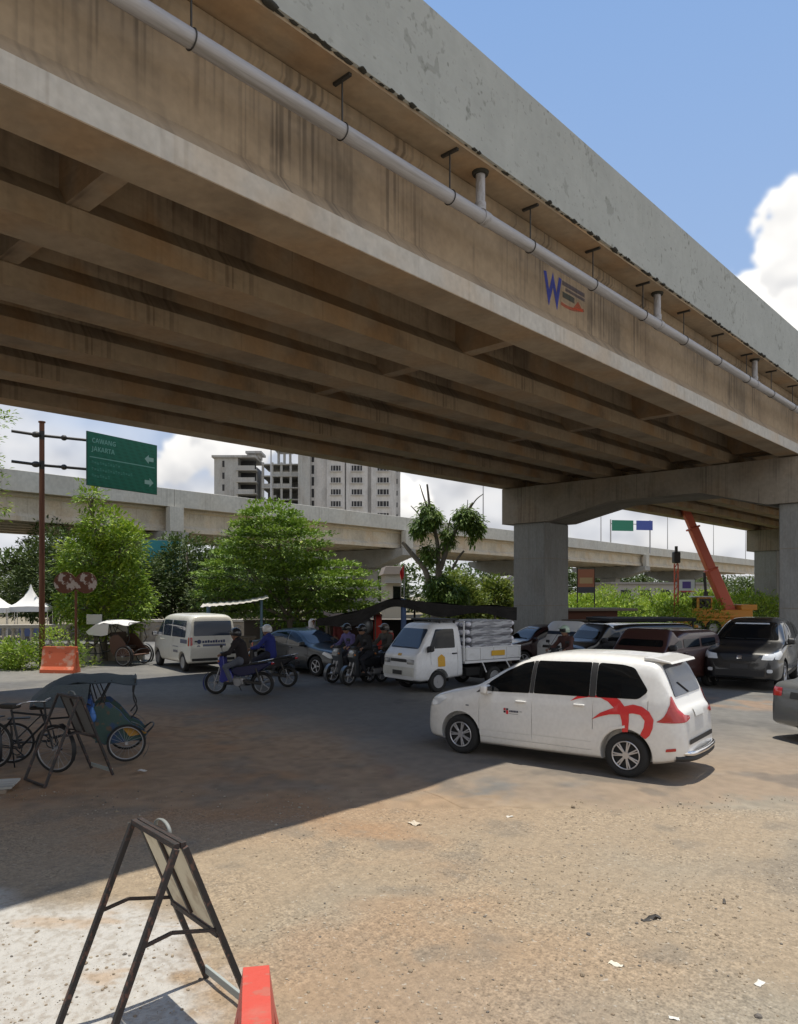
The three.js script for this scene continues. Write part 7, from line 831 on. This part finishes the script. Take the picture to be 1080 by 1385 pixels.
// ---------------------------------------------------------------- right: crane, piling mast, banners, hut
{
  const Z = 47, mOr = M(0.62, 0.13, 0.075, 0.5), mOrY = M(0.62, 0.26, 0.03, 0.5), bx = at(975, 840, Z), o = thing('mobile_crane', 'orange mobile crane with raised telescopic boom behind the black sport utility car', 'crane', [bx[0], Z], 0);
  const q = (px, py, z = 0) => { const a = at(px, py, Z); return V(a[0] - bx[0], a[1], z); };
  part('chassis', [rbox(5.5, 0.45, 2.2, 0.05, 0.2, 0.75, 0), rbox(5.2, 0.15, 2.3, 0.03, 0.2, 1.02, 0)], mOrY, o); part('superstructure', [rbox(2.6, 0.5, 1.8, 0.06, 0.3, 1.35, 0), rbox(1.0, 0.35, 1.7, 0.05, 1.4, 1.75, 0)], mOrY, o); part('cab', [rbox(0.95, 1.25, 0.9, 0.08, -1.35, 1.75, 0.5)], mOrY, o); part('cab_window', [rbox(0.7, 0.6, 0.02, 0.05, -1.35, 2.0, 0.955), rbox(0.02, 0.6, 0.7, 0.01, -1.83, 2.0, 0.5)], mGlass, o); part('cab_roof', rbox(1.2, 0.08, 1.0, 0.02, -1.4, 2.41, 0.5), M(0.6, 0.6, 0.58, 0.5), o);
  for (const x of [-1.9, -0.9, 1.3, 2.3]) for (const s of [-1, 1]) addWheel(o, x, s * 1.0, 0.5, 0.3, 0.28, 6, 'steel', mRimSteel);
  const a0 = q(993, 842), a1 = q(941, 722), dirv = a1.clone().sub(a0).normalize(); part('boom_base_section', sqbar(a0, a0.clone().addScaledVector(dirv, 3.6), 0.68, 0.66), mOr, o); part('boom_middle_section', sqbar(a0.clone().addScaledVector(dirv, 3.3), a0.clone().addScaledVector(dirv, 6.4), 0.56, 0.54), mOr, o); part('boom_tip_section', sqbar(a0.clone().addScaledVector(dirv, 6.1), a0.clone().addScaledVector(dirv, 11), 0.45, 0.45), mOr, o); for (const k of [3.55, 6.35]) part('boom_collar', sqbar(a0.clone().addScaledVector(dirv, k), a0.clone().addScaledVector(dirv, k + 0.12), 0.74, 0.72), mOr, o); part('lift_cylinder', [bar(q(955, 838), q(955, 800), 0.14), bar(q(955, 805), q(953, 775), 0.09)], mSteelDark, o); part('outrigger', [rbox(0.2, 0.2, 3.6, 0.02, -2.2, 0.6, 0), rbox(0.2, 0.2, 3.6, 0.02, 2.5, 0.6, 0)], mOrY, o); for (const x of [-2.2, 2.5]) for (const s of [-1, 1]) part('outrigger_foot', cyl(0.18, 0.1, 0.56, x, 0.28, s * 1.75), mSteelDark, o);
  const mX = at(915, 840, 50), d = thing('piling_mast', 'thin orange piling mast topped by a black hammer head', 'piling rig', [mX[0], 50], 0); part('mast', [bar([-0.12, 0, 0], [-0.12, 4.6, 0], 0.05), bar([0.12, 0, 0], [0.12, 4.6, 0], 0.05), ...[...Array(9).keys()].map((k) => bar([-0.12, 0.3 + k * 0.5, 0], [0.12, 0.7 + k * 0.5, 0], 0.03))], mOr, d); part('hammer', [rbox(0.45, 0.75, 0.45, 0.08, 0, 5.0, 0), cyl(0.1, 0.1, 0.5, 0, 5.5, 0)], mSteelDark, d); part('base_frame', rbox(1.2, 0.2, 1.2, 0.03, 0, 0.1, 0), mOrY, d);
  const ban = (label, px0, px1, py0, py1, z, col, prints, turn = 0) => { const A = at(px0, py0, z), B = at(px1, py1, z), b = thing('banner', label, 'banner', [(A[0] + B[0]) / 2, z], turn), w = B[0] - A[0], h = A[1] - B[1]; part('cloth', box(w, h, 0.03, 0, (A[1] + B[1]) / 2, 0), M(...col, 0.75), b); prints.forEach(([u0, v0, u1, v1, c], i) => part('print', box((u1 - u0) * w, (v1 - v0) * h, 0.004 + i * 0.004, (u0 + u1 - 1) / 2 * w, B[1] + (v0 + v1) / 2 * h, 0.018), M(...c, 0.75), b)); for (const s of [-1, 1]) part('post', bar([s * (w / 2 + 0.03), 0, -0.04], [s * (w / 2 + 0.03), A[1] + 0.1, -0.04], 0.04), mSteelDark, b); };
  ban('tall brownish red banner with dark lower print beside the concrete pier', 782, 804, 770, 802, 46, [0.40, 0.16, 0.10], [[0, 0, 1, 0.25, [0.07, 0.07, 0.10]], [0.1, 0.4, 0.9, 0.65, [0.5, 0.35, 0.2]]]); ban('white and purple banner strung beneath the far flyover', 919, 940, 784, 801, 62, [0.55, 0.53, 0.66], [[0.2, 0.3, 0.75, 0.85, [0.10, 0.06, 0.28]], [0, 0, 1, 0.12, [0.45, 0.06, 0.08]]]);
  const f = thing('white_building', 'long pale building wall standing under the far flyover behind the banner', 'building', [at(900, 800, 96)[0], 96], 0.25); part('wall', box(15, 3.9, 6, 0, 1.95, -3), M(0.30, 0.295, 0.285, 0.85), f); part('roof', box(15.6, 0.25, 6.6, 0, 4.02, -3), M(0.22, 0.21, 0.2, 0.8), f); for (let k = 0; k < 5; k++) part('window', box(1.4, 1.1, 0.08, -5.6 + k * 2.8, 2.6, 0.02), mGlass, f);
  const hut = thing('brick_hut', 'flat-roofed reddish hut beside the concrete pier', 'hut', [at(800, 830, 36)[0], 36], 0.1); part('wall', box(2.6, 1.75, 2, 0, 0.87, -1), M(0.16, 0.07, 0.045, 0.9), hut); part('roof', rbox(3.5, 0.12, 2.6, 0.02, 0.4, 1.81, -0.9), M(0.26, 0.22, 0.17, 0.85), hut); part('door', box(0.7, 1.5, 0.04, 0.4, 0.76, 0.01), M(0.05, 0.04, 0.04, 0.8), hut);
  const sh = thing('black_awning', 'flat black awning roof stretched behind the black minibus', 'awning', [at(865, 840, 31)[0], 31], 0.1); part('roof', rbox(3.6, 0.12, 2.6, 0.02, 0, 1.52, 0), M(0.02, 0.02, 0.022, 0.8), sh); for (const x of [-1.7, 1.7]) for (const z of [-1.2, 1.2]) part('post', bar([x, 0, z], [x, 1.5, z], 0.04), mSteelDark, sh); part('back_cloth', box(3.4, 1.3, 0.04, 0, 0.75, -1.2), M(0.03, 0.03, 0.03, 0.9), sh);
}
scene.traverse((o) => { if (o.isMesh) { o.castShadow = o.receiveShadow = true; } });
renderer.render(scene, camera);
